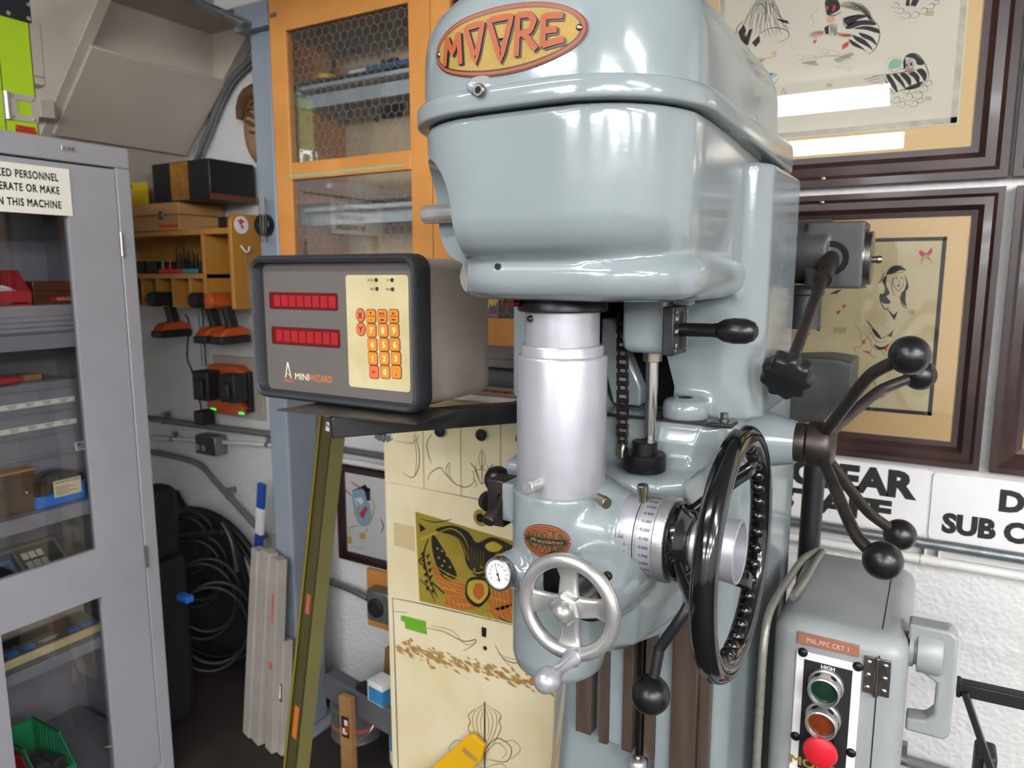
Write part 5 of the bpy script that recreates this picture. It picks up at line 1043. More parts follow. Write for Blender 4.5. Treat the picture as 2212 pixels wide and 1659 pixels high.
def letters(off, dx, dz, m, name, par, sc, w):
    mb = MB(); A, B = PA * sc, PB * sc; cnt = [0]
    def st(pts, ww=w, close=False):
        cnt[0] += 1; pts = [V(x * A + dx, y * B + dz, .00007 * cnt[0]) for x, y in pts]; d = []
        for i in range(len(pts) - (0 if close else 1)):
            p, q = pts[i], pts[(i + 1) % len(pts)]; n = 6
            d += [p.lerp(q, j / n) for j in range(n)]
        if not close: d.append(pts[-1])
        mb.ribbon(d, ww, (0, 0, 1), close)
    def obl(pts): st(pts, w, True)
    st([(-.80, -.44), (-.755, .40)]); st([(-.755, .40), (-.665, -.12), (-.565, .44)]); st([(-.565, .46), (-.545, -.50)])
    obl([(-.465, .52), (-.235, .58), (-.335, -.52)]); obl([(-.155, .62), (.145, .62), (.0, -.60)])
    st([(.225, .64), (.205, -.56)]); st([(.215, .60), (.37, .56), (.43, .36), (.38, .10), (.215, .04)]); st([(.30, .05), (.455, -.46)])
    st([(.545, .46), (.535, -.42)]); st([(.54, .42), (.765, .36)]); st([(.54, .02), (.70, 0)]); st([(.535, -.38), (.775, -.30)])
    mb.xf(lambda v: cov(v.x, v.y, off + v.z)); return build(mb, name, m, par, smooth=0)
letters(.0039, .0018, -.0018, 'plate_black', 'letter_shadow', mp, 1, .0074); letters(.0053, 0, 0, 'plate_orange', 'maker_lettering', mp, 1, .0068)
for s in (-.0935, .0925): 
    c = cov(s, .0, .003); n = (cov(s, 0, .01) - c).normalized(); build(MB().sph(c, .0038, 14, (1, 1, .6), n), 'rivet', 'steel', mp)
# transverse shaft stub, drilled hole
p, q = oX(942, 464, -.61), V(0, 0, 0)
e_ = oY(918, 464, .83)
build(MB().lathe((e_.x + .09, .83, e_.z), (-1, 0, 0), [(0, .0125), (.088, .0125), (.09, .0115)], 28), 'shaft_stub', 'alu_worn', JB, label='bright steel shaft stub')
q = oY(1088, 576, .80); build(MB().lathe((q.x, .80, q.z), (-.15, -1, 0), [(0, .0042), (.013, .0042)], 16), 'oil_hole', 'browniron', JB)
# spindle sleeves
build(MB().lathe((XS, YS, 1.551), (0, 0, 1), [(0, .058), (.002, .0605), (.011, .0605), (.013, .059), (.024, .059)], 48), 'spindle_flange', 'blacksteel', JB)
build(MB().lathe((XS, YS, 1.49), (0, 0, 1), [(0, .0502), (.061, .0502)], 56), 'upper_sleeve', 'alu', JB)
q = V(XS - .024, YS - .0445, 1.5425); n = V(-.024, -.0445, 0).normalized(); build(MB().lathe(q, n, [(-.002, .0045), (.002, .0045), (.0045, .003)], 18), 'grease_fitting', 'browniron', JB)
build(MB().lathe((XS, YS, 1.470), (0, 0, 1), [(0, .0562), (.034, .0562), (.0365, .0545), (.0365, .051)], 56), 'sleeve_collar', 'alu', JB)
build(MB().lathe((XS, YS, 1.298), (0, 0, 1), [(0, .0612), (.190, .0612), (.1935, .0602), (.195, .0585), (.195, .0565)], 64), 'spindle_sleeve', 'alu', JB, label='satin aluminium spindle sleeve')
build(MB().lathe((-.487, YS - .05, 1.558), (0, 0, 1), [(0, .011), (.006, .012), (.007, .010), (.012, .010), (.013, .012), (.022, .012)], 8), 'oil_cup', mat('dark_red_glass', '4a1712', .2), JB)
# carriage: spindle housing and slide, one casting
hs = MB()
hs.lathe((XS, YS, 1.02), (0, 0, 1), [(.020, .030), (.026, .055), (.034, .063), (.05, .067), (.286, .067), (.289, .066)], 48)
hs.loft([[V(x, y, z) for x, y in ((-.56, 1.12), (-.56, yf + .0), (-.50, yf), (xr - .03, yf), (xr, yf + .03), (xr + .0, 1.12))] for z, yf, xr in ((1.085, 1.02, -.30), (1.10, .995, -.288), (1.16, .985, -.284), (1.25, .98, -.284), (1.275, .965, -.285), (1.29, .945, -.287), (1.305, .937, -.289), (1.314, .940, -.289), (1.318, .950, -.287), (1.324, .990, -.274), (1.340, 1.005, -.264), (1.36, 1.008, -.258), (1.378, 1.014, -.254), (1.386, 1.018, -.254))])
hs.loft([[V(x, y, z) for x, y in ((-.42, 1.03), (-.42, .86), (-.335 - e, .835 + e), (-.31 - e, .86 + e), (-.292, .99), (-.292, 1.03))] for z, e in ((1.09, .03), (1.115, .006), (1.16, 0), (1.215, .0), (1.24, .01), (1.275, .03))])
hs.lathe((-.42, .90, 1.255), (1, 0, 0), [(0, .075), (.03, .072), (.05, .064), (.066, .058), (.080, .0555)], 40)
hs.lathe((-.355, .90, 1.205), (0, -1, 0), [(0, .055), (.06, .050), (.085, .044), (.10, .036), (.108, .032)], 36)
hs.tube([V(-.44, .85, 1.195), V(-.484, .825, 1.200)], [.040, .0235], 28).lathe((-.484, .835, 1.201), (0, -1, 0), [(0, .023), (.03, .0225)], 28)
hs.prism([(-.50, 1.17), (-.36, 1.17), (-.35, 1.235), (-.40, 1.25), (-.48, 1.225)], (0, .83, 0), XP, ZP, YP * .06)
hs.box(-.522, -.48, .862, .91, 1.25, 1.306)
ho = build(hs, 'spindle_carriage', 'paint_dark', JB); ho.data.materials[0] = M['paint']; remesh(ho, .003, 7)
build(MB().lathe((XS + .01, YS, 1.034), (0, 0, 1), [(0, .020), (.003, .024), (.012, .025)], 28), 'spindle_nose', 'steel', JB)
# the oval plate on the housing
def hcyl(s, h, off, x0=.0): a = s / .0672 + .165; return V(XS + (.0672 + off) * sin(a), YS - (.0672 + off) * cos(a), 1.2535 + h)
def onh(name, a, b, off, m, par, k=8):
    o = ell(a, b, 48); return build(MB().loft([[hcyl(x, y, -.003) for x, y in o]] + [[hcyl(x * f / k, y * f / k, off) for x, y in o] for f in range(k, 0, -1)], cap=False), name, m, par, smooth=50)
pl = onh('name_plate', .0335, .0225, .0016, 'plate_black', JB); pl['label'] = 'small oval orange and black name plate'
onh('orange_border', .0328, .0218, .0018, 'plate_orange', pl); onh('border_line', .0305, .0196, .0020, 'plate_black', pl); onh('inner_border', .0295, .0187, .0022, 'plate_orange', pl); onh('bronze_field', .028, .0172, .0024, 'plate_bronze', pl)
g = MB()
xs = [-.0285 + .057 * i / 16 for i in range(17)]
build(MB().add([hcyl(x, y, .0027) for x in xs for y in (.0045 * (1 - .3 * abs(x) / .0285), -.0045 * (1 - .3 * abs(x) / .0285))], [(2 * i, 2 * i + 1, 2 * i + 3, 2 * i + 2) for i in range(16)]), 'black_band', 'plate_black', pl, smooth=0)
def tri(x, y, w, h, up, ww=.0013):
    p = [V(x - w / 2, y + (0 if up else h), 0), V(x + w / 2, y + (0 if up else h), 0), V(x, y + (h if up else 0), 0)]
    d = []
    for i in range(3): d += [p[i].lerp(p[(i + 1) % 3], j / 3) for j in range(3)]
    return MB().ribbon(d, ww, (0, 0, 1), True)
def stx(mb, dx, dy): return mb.xf(lambda v: V(v.x + dx, v.y + dy, 0))
lw = MB()
for c, x in (('M', -.0165), ('R', .0075), ('E', .0155)): lw.join(stx(text(c, .0082, 0 if c == 'M' else .02), x, .0062 + (0 if abs(x) < .012 else -.0012)))
lw.join(tri(-.0078, .0064, .0068, .0084, False)).join(tri(-.0002, .0066, .0068, .0084, False))
for c, x in (('T', -.0135), ('L', .0075), ('S', .0135)): lw.join(stx(text(c, .0078, .02), x, -.0138 + (0 if abs(x) < .010 else .001)))
lw.join(tri(-.0068, -.0142, .0068, .0082, True)).join(tri(.0005, -.0142, .0068, .0082, True))
build(lw.xf(lambda v: hcyl(v.x, v.y, .0029)), 'maker_lettering', 'plate_orange', pl, smooth=0)
build(stx(text('Precision', .0052, .004, shear=.45, width=.044), 0, -.0022).xf(lambda v: hcyl(v.x, v.y, .0030)), 'script_lettering', 'plate_gold', pl, smooth=0)
for s in (-.0318, .0318): build(MB().sph(hcyl(s, 0, .0018), .0017, 10), 'rivet', 'brass', pl)
# thumb screws
q = V(XS - .006, YS - .063, 1.3085); n = V(-.1, -1, .05).normalized()
q = oY(1160, 1049, YS - .066); build(MB().lathe(q + V(0, .012, 0), n, [(0, .0075), (.012, .0075), (.014, .0068), (.024, .0068), (.024, .0085), (.032, .0085), (.033, .0075)], 24), 'clamp_screw', 'alu_worn', JB)
q = oY(1300, 1076, .845); build(MB().lathe(q - V(.006, 0, 0), (.75, -.5, -.08), [(0, .006), (.012, .006), (.012, .0075), (.022, .0075), (.023, .0065)], 20), 'lock_screw', 'brass', JB)
# dial with graduated drum
AX = V(0, .90, 1.255)
def onx(x): return V(x, AX.y, AX.z)
dm = build(MB().lathe(onx(-.352), (1, 0, 0), [(0, .052), (.001, .0535), (.033, .0535), (.0335, .0525), (.034, .0525), (.0345, .0535), (.0585, .0535), (.060, .052)], 64), 'micrometer_drum', 'alu', JB, label='satin aluminium micrometer drum')
build(MB().lathe(onx(-.3186), (1, 0, 0), [(0, .0536), (.0012, .0536)], 64), 'witness_line', 'browniron', dm)
def drum(x, arc, off=.0537): a = arc / .0537; return V(x, AX.y - off * cos(a), AX.z + off * sin(a))
tk = MB(); PH0 = .055
for k in range(-16, 50):
    a = (PH0 + k * .2094 / 5) * .0537; L_ = .006 if k % 5 == 0 else .0035
    tk.add([drum(x, a + d) for x, d in ((-.3165, -.00018), (-.3165 + L_, -.00018), (-.3165 + L_, .00018), (-.3165, .00018))], [(0, 1, 2, 3)])
for k in range(11): 
    a = (PH0 - k * .2094 / 5.5) * .0537; L_ = .006 if k % 5 == 0 else .004
    tk.add([drum(x, a + d) for x, d in ((-.3195 - L_, -.00018), (-.3195, -.00018), (-.3195, .00018), (-.3195 - L_, .00018))], [(0, 1, 2, 3)])
build(tk, 'graduations', 'print_black', dm, smooth=0)
nm = MB()
for k, s in enumerate(('2.700', '2.800', '2.900', '0.000', '0.100', '0.200', '0.300', '0.400', '0.500', '0.600', '0.700')):
    a = (PH0 + (k - 3) * .2094) * .0537; nm.join(text(s, .0040, .012, 'LEFT', width=.0125).xf(lambda v: drum(-.3095 + v.x, a + v.y - .002)))
for k, s in enumerate(('0', '5', '10')):
    a = (PH0 - k * .19) * .0537; nm.join(text(s, .0036, .012, 'RIGHT').xf(lambda v: drum(-.327 + v.x, a + v.y - .0018)))
nm.join(text('1', .0038, .012).xf(lambda v: drum(-.336 + v.x, PH0 * .0537 + .0128 + v.y))).join(text('1,000', .0038, .012).xf(lambda v: drum(-.336 + v.x, PH0 * .0537 + .0068 + v.y)))
nm.add([drum(x, PH0 * .0537 + d) for x, d in ((-.343, .0117), (-.329, .0117), (-.329, .0121), (-.343, .0121))], [(0, 1, 2, 3)])
build(nm, 'numerals', 'print_black', dm, smooth=0)
kn = MB(); N = 120; l = []
for x, e in ((-.2915, 0), (-.2905, 1), (-.2875, 0), (-.2865, 1), (-.2835, 0), (-.2825, 1), (-.2795, 0), (-.2785, 0)):
    l.append([V(x, AX.y + (.0555 + (.0009 if (i + int(e)) % 2 else 0)) * cos(2 * pi * i / N), AX.z + (.0555 + (.0009 if (i + int(e)) % 2 else 0)) * sin(2 * pi * i / N)) for i in range(N)])
build(kn.loft(l), 'knurled_ring', 'alu_worn', JB, smooth=20, label='bright knurled ring'); build(MB().lathe(onx(-.2935), (1, 0, 0), [(0, .0515), (.003, .0515)], 48), 'spacer_ring', 'blacksteel', JB)
q = oY(1409, 1060, .885); build(MB().lathe((-.318, .885, 1.302), (0, -.12, 1), [(0, .0055), (.016, .0055), (.016, .0075), (.026, .0075), (.027, .0065)], 20), 'index_screw', 'brass', JB)
# big black handwheel
WX, WR = -.200, .1455
def wp(x, r, a): return V(x, AX.y + r * cos(a), AX.z + r * sin(a))
rim = MB().tube([wp(WX, WR, 2 * pi * i / 96) for i in range(96)], .0150, 24, close=True)
hw = build(rim, 'large_handwheel', 'blackplastic', JB, label='glossy black handwheel with finger grips')
fg = MB()
for i in range(37):
    a = 2 * pi * (i + .3) / 37; c = wp(WX - .002, WR - .0105, a); fg.sph(c, 1, 14, (.0105, .0105, .0098), (0, -sin(a), cos(a)))
build(fg, 'finger_bumps', 'blackplastic', hw)
build(MB().lathe(onx(-.278), (1, 0, 0), [(0, .050), (.003, .0525), (.012, .0525), (.016, .047), (.024, .040), (.026, .034)], 48), 'hub_flange', 'blackplastic', hw)
for a in (45, -38, -150):
    a = rad(a); t_ = V(0, -sin(a), cos(a)); pts = [wp(-.268, .036, a), wp(-.250, .062, a), wp(-.226, .098, a), wp(-.208, .118, a), wp(-.203, .128, a), wp(-.201, .138, a)]; pts = crom(pts, 4)
    l = []
    for i, p in enumerate(pts):
        d = (pts[min(i + 1, len(pts) - 1)] - pts[max(i - 1, 0)]).normalized(); n = t_.cross(d); f = i / (len(pts) - 1)
        l.append([p + t_ * u + n * v for u, v in rrect(.034 - .012 * f, .011, .0045, 3)])
    build(MB().loft(l), 'spoke', 'blackplastic', hw)
build(MB().lathe(onx(-.256), (1, 0, 0), [(0, .030), (.010, .032), (.02, .030), (.02, .022)], 40), 'hub_sleeve', 'alu_worn', hw)
build(MB().lathe(onx(-.235), (1, 0, 0), [(0, .012), (0, .036), (.035, .0405), (.040, .0405), (.041, .039), (.040, .037), (.012, .034), (.012, .012), (.016, .002)], 56), 'hub_cup', 'alu', hw, label='bright aluminium hub cup')
# small front handwheel
C2 = V(-.356, .742, 1.2085)
def fp(r, a, y=0): return V(C2.x + r * cos(a), C2.y + y, C2.z + r * sin(a))
rimp = []
for i in range(80):
    a = 2 * pi * i / 80; rimp.append(fp(.0575, a))
sw = build(MB().tube(rimp, .0088, 20, close=True), 'front_handwheel', 'alu_worn', JB, label='worn aluminium handwheel with crank handle')
web = MB()
for a in (95, 180 + 5, 270, 5):
    a = rad(a); u = V(cos(a), 0, sin(a)); t_ = V(-sin(a), 0, cos(a)); l = []
    for r, w, y in ((.008, .028, .004), (.02, .025, .004), (.034, .023, .008), (.046, .029, .006), (.056, .046, .002)):
        l.append([C2 + u * r + YP * y + t_ * a_ + YP * b_ for a_, b_ in rrect(w, .010, .004, 3)])
    web.loft(l)
build(web, 'spokes', 'alu_worn', sw)
build(MB().lathe(C2 + YP * .075, (0, -1, 0), [(0, .024), (.045, .022), (.06, .019), (.071, .0175), (.073, .0145)], 32), 'hub', 'steel', sw)
nut = MB().lathe(C2 + YP * .001, (0, -1, 0), [(-.002, .0192), (.011, .0192), (.0135, .016)], 6).lathe(C2 + YP * -.010, (0, -1, 0), [(0, .0125), (.004, .0125), (.009, .0115), (.014, .008), (.0165, .003)], 28)
build(nut, 'acorn_nut', 'alu_worn', sw, smooth=30)
hp = fp(.0585, rad(-80), -.006); build(MB().lathe(hp, (-.04, -1, .02), [(-.004, .0105), (.004, .0115), (.007, .0095), (.02, .0072), (.032, .0068), (.042, .0085), (.052, .0125), (.060, .0145), (.068, .0135), (.074, .010), (.077, .005)], 28), 'crank_handle', 'alu', sw)
bp = build(MB().prism(rrect(.042, .066, .018, 6), (-.392, .79, 1.222), XP, ZP, YP * -.006), 'bearing_plate', 'blacksteel', JB, bevel=.002)
for a, b in ((-.405, 1.243), (-.38, 1.2), (-.33, 1.19), (-.325, 1.238)): build(MB().lathe((a, .787, b), (0, -1, 0), [(0, .006), (.006, .006), (.007, .005), (.007, .003)], 16), 'cap_screw', 'blacksteel', bp)
build(MB().lathe((-.355, .797, 1.205), (0, -1, 0), [(0, .034), (.008, .034), (.010, .030)], 36), 'boss_ring', 'browniron', JB)
# thermometer gauge
GC = V(-.485, .806, 1.2015)
ga = build(MB().lathe(GC, (-.08, -1, .06), [(0, .0222), (.010, .0232), (.0125, .0225), (.0132, .0205), (.0115, .0195), (.0112, .0195)], 40), 'thermometer', 'chrome', JB, label='round dial thermometer with white face')
gn = V(-.08, -1, .06).normalized(); gu = ZP.cross(gn).normalized() * -1; gu = gu if gu.x > 0 else -gu; gv = gu.cross(gn); gv = gv if gv.z > 0 else -gv
g0 = GC + gn * .0118
build(MB().lathe(GC + gn * .0105, gn, [(0, .0192), (.0012, .0192)], 40), 'dial_face', 'whitepaper', ga, smooth=0)
g = MB()
for k, s in enumerate(('30', '40', '50', '60', '70', '80', '90', '100', '110', '120')):
    a = rad(215 - k * 25.5); g.join(place(text(s, .0026, .01), g0 + gu * .0133 * cos(a) + gv * (.0133 * sin(a) - .0013), gu, gv))
for k in range(47):
    a = rad(215 - k * 5.1); d = gu * cos(a) + gv * sin(a); t_ = gv * cos(a) - gu * sin(a); r0, r1 = (.0160 if k % 5 == 0 else .0168), .0178
    g.add([g0 + d * r0 + t_ * .00018, g0 + d * r1 + t_ * .00018, g0 + d * r1 - t_ * .00018, g0 + d * r0 - t_ * .00018], [(0, 1, 2, 3)])
g.join(place(text('°F', .003, .01), g0 - gv * .0095 - gu * .001, gu, gv))
build(g, 'dial_print', 'print_black', ga, smooth=0)
a = rad(112); d = gu * cos(a) + gv * sin(a); t_ = gv * cos(a) - gu * sin(a); gp = g0 + gn * .0006
build(MB().add([gp + d * .0165, gp + t_ * .0008 - d * .002, gp - d * .0095 + t_ * .0012, gp - d * .0095 - t_ * .0012, gp - t_ * .0008 - d * .002], [(0, 1, 2, 3, 4)]).lathe(gp, gn, [(0, .0018), (.0012, .0014)], 14), 'pointer', 'print_black', ga, smooth=0)
# clamp block at the left with thumbscrew and ball
bk = build(MB().box(-.549, -.522, .868, .908, 1.238, 1.3065), 'clamp_block', 'browniron', JB, bevel=.0015)
p, q = oY(1082, 1078, .866), oY(1055, 1126, .83)
d = (q - p).normalized(); build(MB().lathe(p + d * -.006, d, [(0, .0048), (.030, .0048), (.034, .006), (.037, .0092), (.047, .0095), (.050, .0085), (.051, .004)], 24), 'thumb_screw', 'browniron', bk)
build(MB().lathe(p + V(0, .0035, 0), (0, -1, 0), [(0, .0075), (.0015, .0075)], 18), 'slot_hole', 'void', bk, smooth=0)
c = oY(1075, 1036, .95); build(MB().sph(c, .0215, 28), 'ball_knob', 'satinball', bk); build(MB().cyl(c, c + V(.03, -.06, -.02), .008, n=14), 'knob_stem', 'browniron', bk)
q = oY(1067, 1085, .915); build(MB().lathe((q.x - .004, .912, q.z), (-.4, .2, 0), [(0, .016), (.012, .015), (.016, .010)], 24), 'round_end', 'browniron', bk)
# chain, feed rod and collars
cx, cy, ct = oY(1345, 870, 1.0).x, 1.0, 1.505
pin_ = oY(1345, 968, 1.0)
ch = build(MB().lathe((pin_.x, cy, pin_.z - .012), (0, 0, 1), [(0, .0095), (.012, .0085), (.018, .007), (.022, .003)], 20), 'drive_chain', 'brass', JB)
def lk_(k): z = pin_.z + .008 + k * .0127; return V(pin_.x + (cx - pin_.x) * k / 5, cy, z)
for k in range(15):
    a, b = lk_(k), lk_(k + 1); w = .0068 if k % 2 else .0052; mb = MB()
    for s in (-1, 1):
        l = []
        for f, r in ((-.35, .0028), (-.2, .0048), (0, .0055), (.2, .0048), (.5, .0032), (.8, .0048), (1, .0055), (1.2, .0048), (1.35, .0028)):
            p = a.lerp(b, f * 1.0 if 0 <= f <= 1 else (f * .8 if f < 0 else 1 + (f - 1) * .8)); l.append([p + V(s * (w + e), y, 0) for e, y in ((0, -r), (.0012, -r), (.0012, r), (0, r))])
        mb.loft(l)
    mb.cyl(a + V(-w, 0, 0), a + V(w, 0, 0), .0038, n=12)
    build(mb, 'chain_link', 'browniron', ch, smooth=25)
rx = oY(1407, 860, 1.0).x; ry = 1.0
fr_ = build(MB().lathe((rx, ry, 1.34), (0, 0, 1), [(0, .0088), (.17, .0088)], 28), 'feed_rod', 'chrome', JB, label='bright vertical feed rod')
build(MB().lathe((rx, ry, 1.476), (0, 0, 1), [(0, .0118), (.001, .0135), (.02, .0135)], 28), 'rod_bushing', 'brass', fr_)
build(MB().lathe((rx, ry - .022, 1.322), (0, 0, 1), [(0, .029), (.002, .0305), (.0235, .0305), (.025, .029), (.025, .018), (.041, .018), (.042, .017)], 40), 'rod_collar', 'blacksteel', fr_)
# shift block with slotted plate and handle
sb = build(MB().loft([[V(x, y, z) for x, y in ((-.381, 1.06), (-.381 + e, .955 + e), (-.318, .951 + e), (-.318, 1.06))] for z, e in ((1.492, .008), (1.497, .002), (1.51, 0), (1.60, 0))]), 'shift_block', 'paint', JB, bevel=.006, seg=3)
pr_ = build(MB().box(-.318, -.303, .940, 1.002, 1.492, 1.557), 'shift_plate', 'satinblack', sb, bevel=.0015, label='black slotted plate')
slot = rrect(.014, .052, .0068, 6); build(MB().loft([[V(x, .975 + a, 1.5245 + b) for a, b in slot] for x in (-.3032, -.3026)]), 'slot', 'void', sb, smooth=0)
for y in (.949, .994):
    for z in (1.499, 1.550): build(MB().lathe((-.303, y, z), (1, 0, 0), [(0, .0042), (.0012, .0042), (.0012, .0026), (.0004, .002)], 14), 'screw', 'steel', sb)
build(place(text('NEUT', .0045, .02), (-.3024, .953, 1.522), YP, ZP).join(place(text('SGO', .0045, .02), (-.3024, .953, 1.539), YP, ZP)).join(place(text('UP', .0045, .02), (-.3024, .953, 1.503), YP, ZP)), 'position_lettering', 'print_cream', sb, smooth=0)
hz = 1.5255
sh = build(MB().lathe((-.306, .973, hz), (1, 0, .01), [(0, .0092), (.047, .0092), (.048, .0098), (.052, .0098), (.0525, .0085), (.054, .011), (.062, .0152), (.075, .0172), (.090, .0165), (.1, .012), (.104, .006)], 32), 'shift_handle', 'satinball', JB)
q = oX(1477, 645, -.30); build(MB().box(-.318, -.292, .975, 1.0, 1.5575, 1.574), 'cast_lug', 'paint', JB, bevel=.003)
# scale strips and stop on the seam
build(MB().box(-.50, -.26, 1.02, 1.03, 1.386, 1.3895), 'gib_strip', 'browniron', JB); build(MB().box(-.272, -.238, 1.012, 1.05, 1.387, 1.3935), 'stop_plate', 'satinblack', JB, bevel=.002)
build(MB().lathe((-.255, 1.035, 1.3935), (0, 0, 1), [(0, .007), (.003, .007), (.004, .0055), (.011, .0055), (.012, .0045)], 16), 'stop_screw', 'steel', JB)
# base column with ways
bs = MB().loft([[V(x, y, z) for x, y in ((-.529 - e * .85, 1.135), (-.276, 1.135), (-.256, 1.15), (-.238, 1.20), (-.218, 1.44), (-.235, 1.45), (-.62, 1.45), (-.63, 1.42), (-.60 - e * .4, 1.2), (-.55 - e * .8, 1.15))] for z, e in ((0, .09), (.5, .04), (.9, 0), (1.30, 0), (1.372, 0), (1.384, .0))])
bo = build(bs, 'base_column', 'paint', JB); remesh(bo, .006, 4)
WP = [oY(x, 1500, 1.12).x for x in (1250, 1283, 1300, 1319, 1350, 1372, 1397, 1420, 1455, 1480, 1510, 1535)]
def strip(i, j, y0, z0, m, nm, y1=1.15): build(MB().box(WP[i], WP[j], y0, y1, z0, 1.20), nm, m, JB, bevel=.0015)
strip(0, 1, 1.108, oY(1260, 1583, 1.11).z, 'way', 'slide_way'); strip(2, 3, 1.108, oY(1310, 1608, 1.11).z, 'way', 'slide_way'); strip(3, 4, 1.114, oY(1335, 1612, 1.11).z, 'paint', 'way_panel'); strip(4, 5, 1.108, oY(1360, 1625, 1.11).z, 'way', 'slide_way')
strip(5, 6, 1.128, .6, 'void', 'screw_slot'); strip(6, 7, 1.108, oY(1408, 1640, 1.11).z, 'way', 'slide_way'); strip(7, 8, 1.114, .60, 'paint', 'way_panel'); strip(8, 10, 1.106, .5, 'way', 'slide_way'); strip(10, 11, 1.118, .5, 'way', 'slide_way')
build(MB().cyl(((WP[5] + WP[6]) / 2, 1.124, .6), ((WP[5] + WP[6]) / 2, 1.124, 1.2), .004, n=12), 'feed_screw', 'browniron', JB)
q = oY(1373, 1640, 1.09); oc = build(MB().lathe((q.x, 1.10, q.z - .03), (0, 0, 1), [(0, .016), (.02, .016), (.024, .013), (.024, .01)], 24), 'oil_cup', 'alu_worn', JB); build(MB().sph((q.x, 1.10, q.z - .004), .0065, 16), 'oil_ball', 'steel', oc)
# lower lever with black ball
pv = V(-.272, .985, 1.205)
build(MB().box(-.287, -.262, .965, 1.03, 1.17, 1.25), 'pivot_block', 'browniron', JB, bevel=.003)
p0, p1, p2, p3 = V(-.262, .97, 1.20), oY(1490, 1303, .90), oY(1424, 1402, .885), oY(1411, 1470, .875)
ll_ = build(MB().tube(crom([p0, p1, p1.lerp(p2, .9), p2, p2.lerp(p3, .15), p3], 4), .0075, 14), 'ball_lever', 'satinblack', JB)
build(MB().sph(oY(1405, 1500, .872), .0262, 36), 'ball_knob', 'satinball', ll_)
# feed lever star on the right
HX = V(-.148, 1.2, 1.338)
build(MB().lathe((-.29, 1.2, 1.337), (1, 0, 0), [(0, .060), (.04, .052), (.07, .043), (.105, .035), (.108, .034)], 40), 'lever_boss', 'paint', JB)
sh_ = build(MB().lathe((-.183, 1.2, 1.338), (1, 0, 0), [(0, .031), (.014, .031), (.016, .030), (.02, .035), (.046, .036), (.054, .031), (.058, .022), (.0585, .01)], 40), 'feed_hub', 'browniron', JB)
for k, (ang, R) in enumerate(((128, .20), (27, .21), (-53, .205), (217, .19))):
    a = rad(ang); u = V(0, cos(a), sin(a)); end = HX + V((.117, .126, .117, .106)[k], 0, 0) + u * R
    pts = crom([HX + V(.005, 0, 0) + u * .02, HX + V(.035, 0, 0) + u * .085, HX + V(.066, 0, 0) + u * .150, HX + V(.083, 0, 0) + u * .172, end - V(.012, 0, 0) - u * .01], 6)
    lv = build(MB().tube(pts, .0088, 14), 'feed_lever', 'browniron', JB); build(MB().sph(end, .0255, 32), 'ball_knob', 'satinball', lv)
build(MB().tube([oY(1762, 985, 1.53), oY(1745, 1215, 1.53), V(oY(1740, 1215, 1.53).x, 1.53, .5)], .0205, 20), 'black_tube', 'satinblack', JB)
# feed gearbox with lobed knob
gb = MB().box(-.215, -.122, 1.40, 1.50, 1.575, 1.69).lathe((-.24, 1.45, 1.64), (1, 0, 0), [(0, .058), (.06, .058)], 32)
gq = build(gb, 'feed_gearbox', 'grimy', JB); remesh(gq, .003, 3, smooth=None)
build(MB().lathe((-.124, 1.45, 1.628), (1, 0, 0), [(0, .050), (.004, .050), (.005, .046), (.012, .047), (.013, .044)], 40), 'end_cap', 'steel', JB); build(MB().lathe((-.112, 1.45, 1.625), (1, 0, 0), [(0, .006), (.008, .006), (.010, .008), (.016, .006)], 18), 'cap_nut', 'brass', JB)
s0 = oY(1793, 558, 1.395); s1 = oY(1704, 800, 1.10)
build(MB().lathe(V(s0.x, 1.402, s0.z), (0, -1, 0), [(0, .030), (.003, .030), (.003, .020), (-.012, .018)], 32), 'lever_socket', 'void', JB)
kl = build(MB().tube([s0 + YP * .01, s0.lerp(s1, .22), s0.lerp(s1, .221), s1], [.015, .0155, .0092, .0085], 18), 'knob_lever', 'steel', JB); kl.data.materials[0] = M['browniron']
d = (s1 - s0).normalized(); u, v, w = frame(d); kc = s1 + d * .002; l = []
for t_, s_ in ((-.008, .5), (-.006, .85), (.0, 1), (.016, 1), (.022, .94), (.024, .86)):
    l.append([kc + w * t_ + (u * cos(2 * pi * i / 90) + v * sin(2 * pi * i / 90)) * (.0345 + .0026 * cos(9 * 2 * pi * i / 90)) * s_ for i in range(90)])
build(MB().loft(l), 'lobed_knob', 'satinblack', kl, smooth=50)
wb = MB().prism([(-.235, 1.33), (-.165, 1.34), (-.125, 1.40), (-.125, 1.45), (-.17, 1.455), (-.235, 1.45)], (0, 1.38, 0), XP, ZP, YP * .12)
wq = build(wb, 'gear_cover', 'grimy', JB); remesh(wq, .004, 4)
build(MB().lathe((-.22, 1.45, 1.50), (0, 0, 1), [(0, .03), (.06, .03), (.064, .034), (.08, .034)], 24), 'gear_neck', 'grimy', JB)
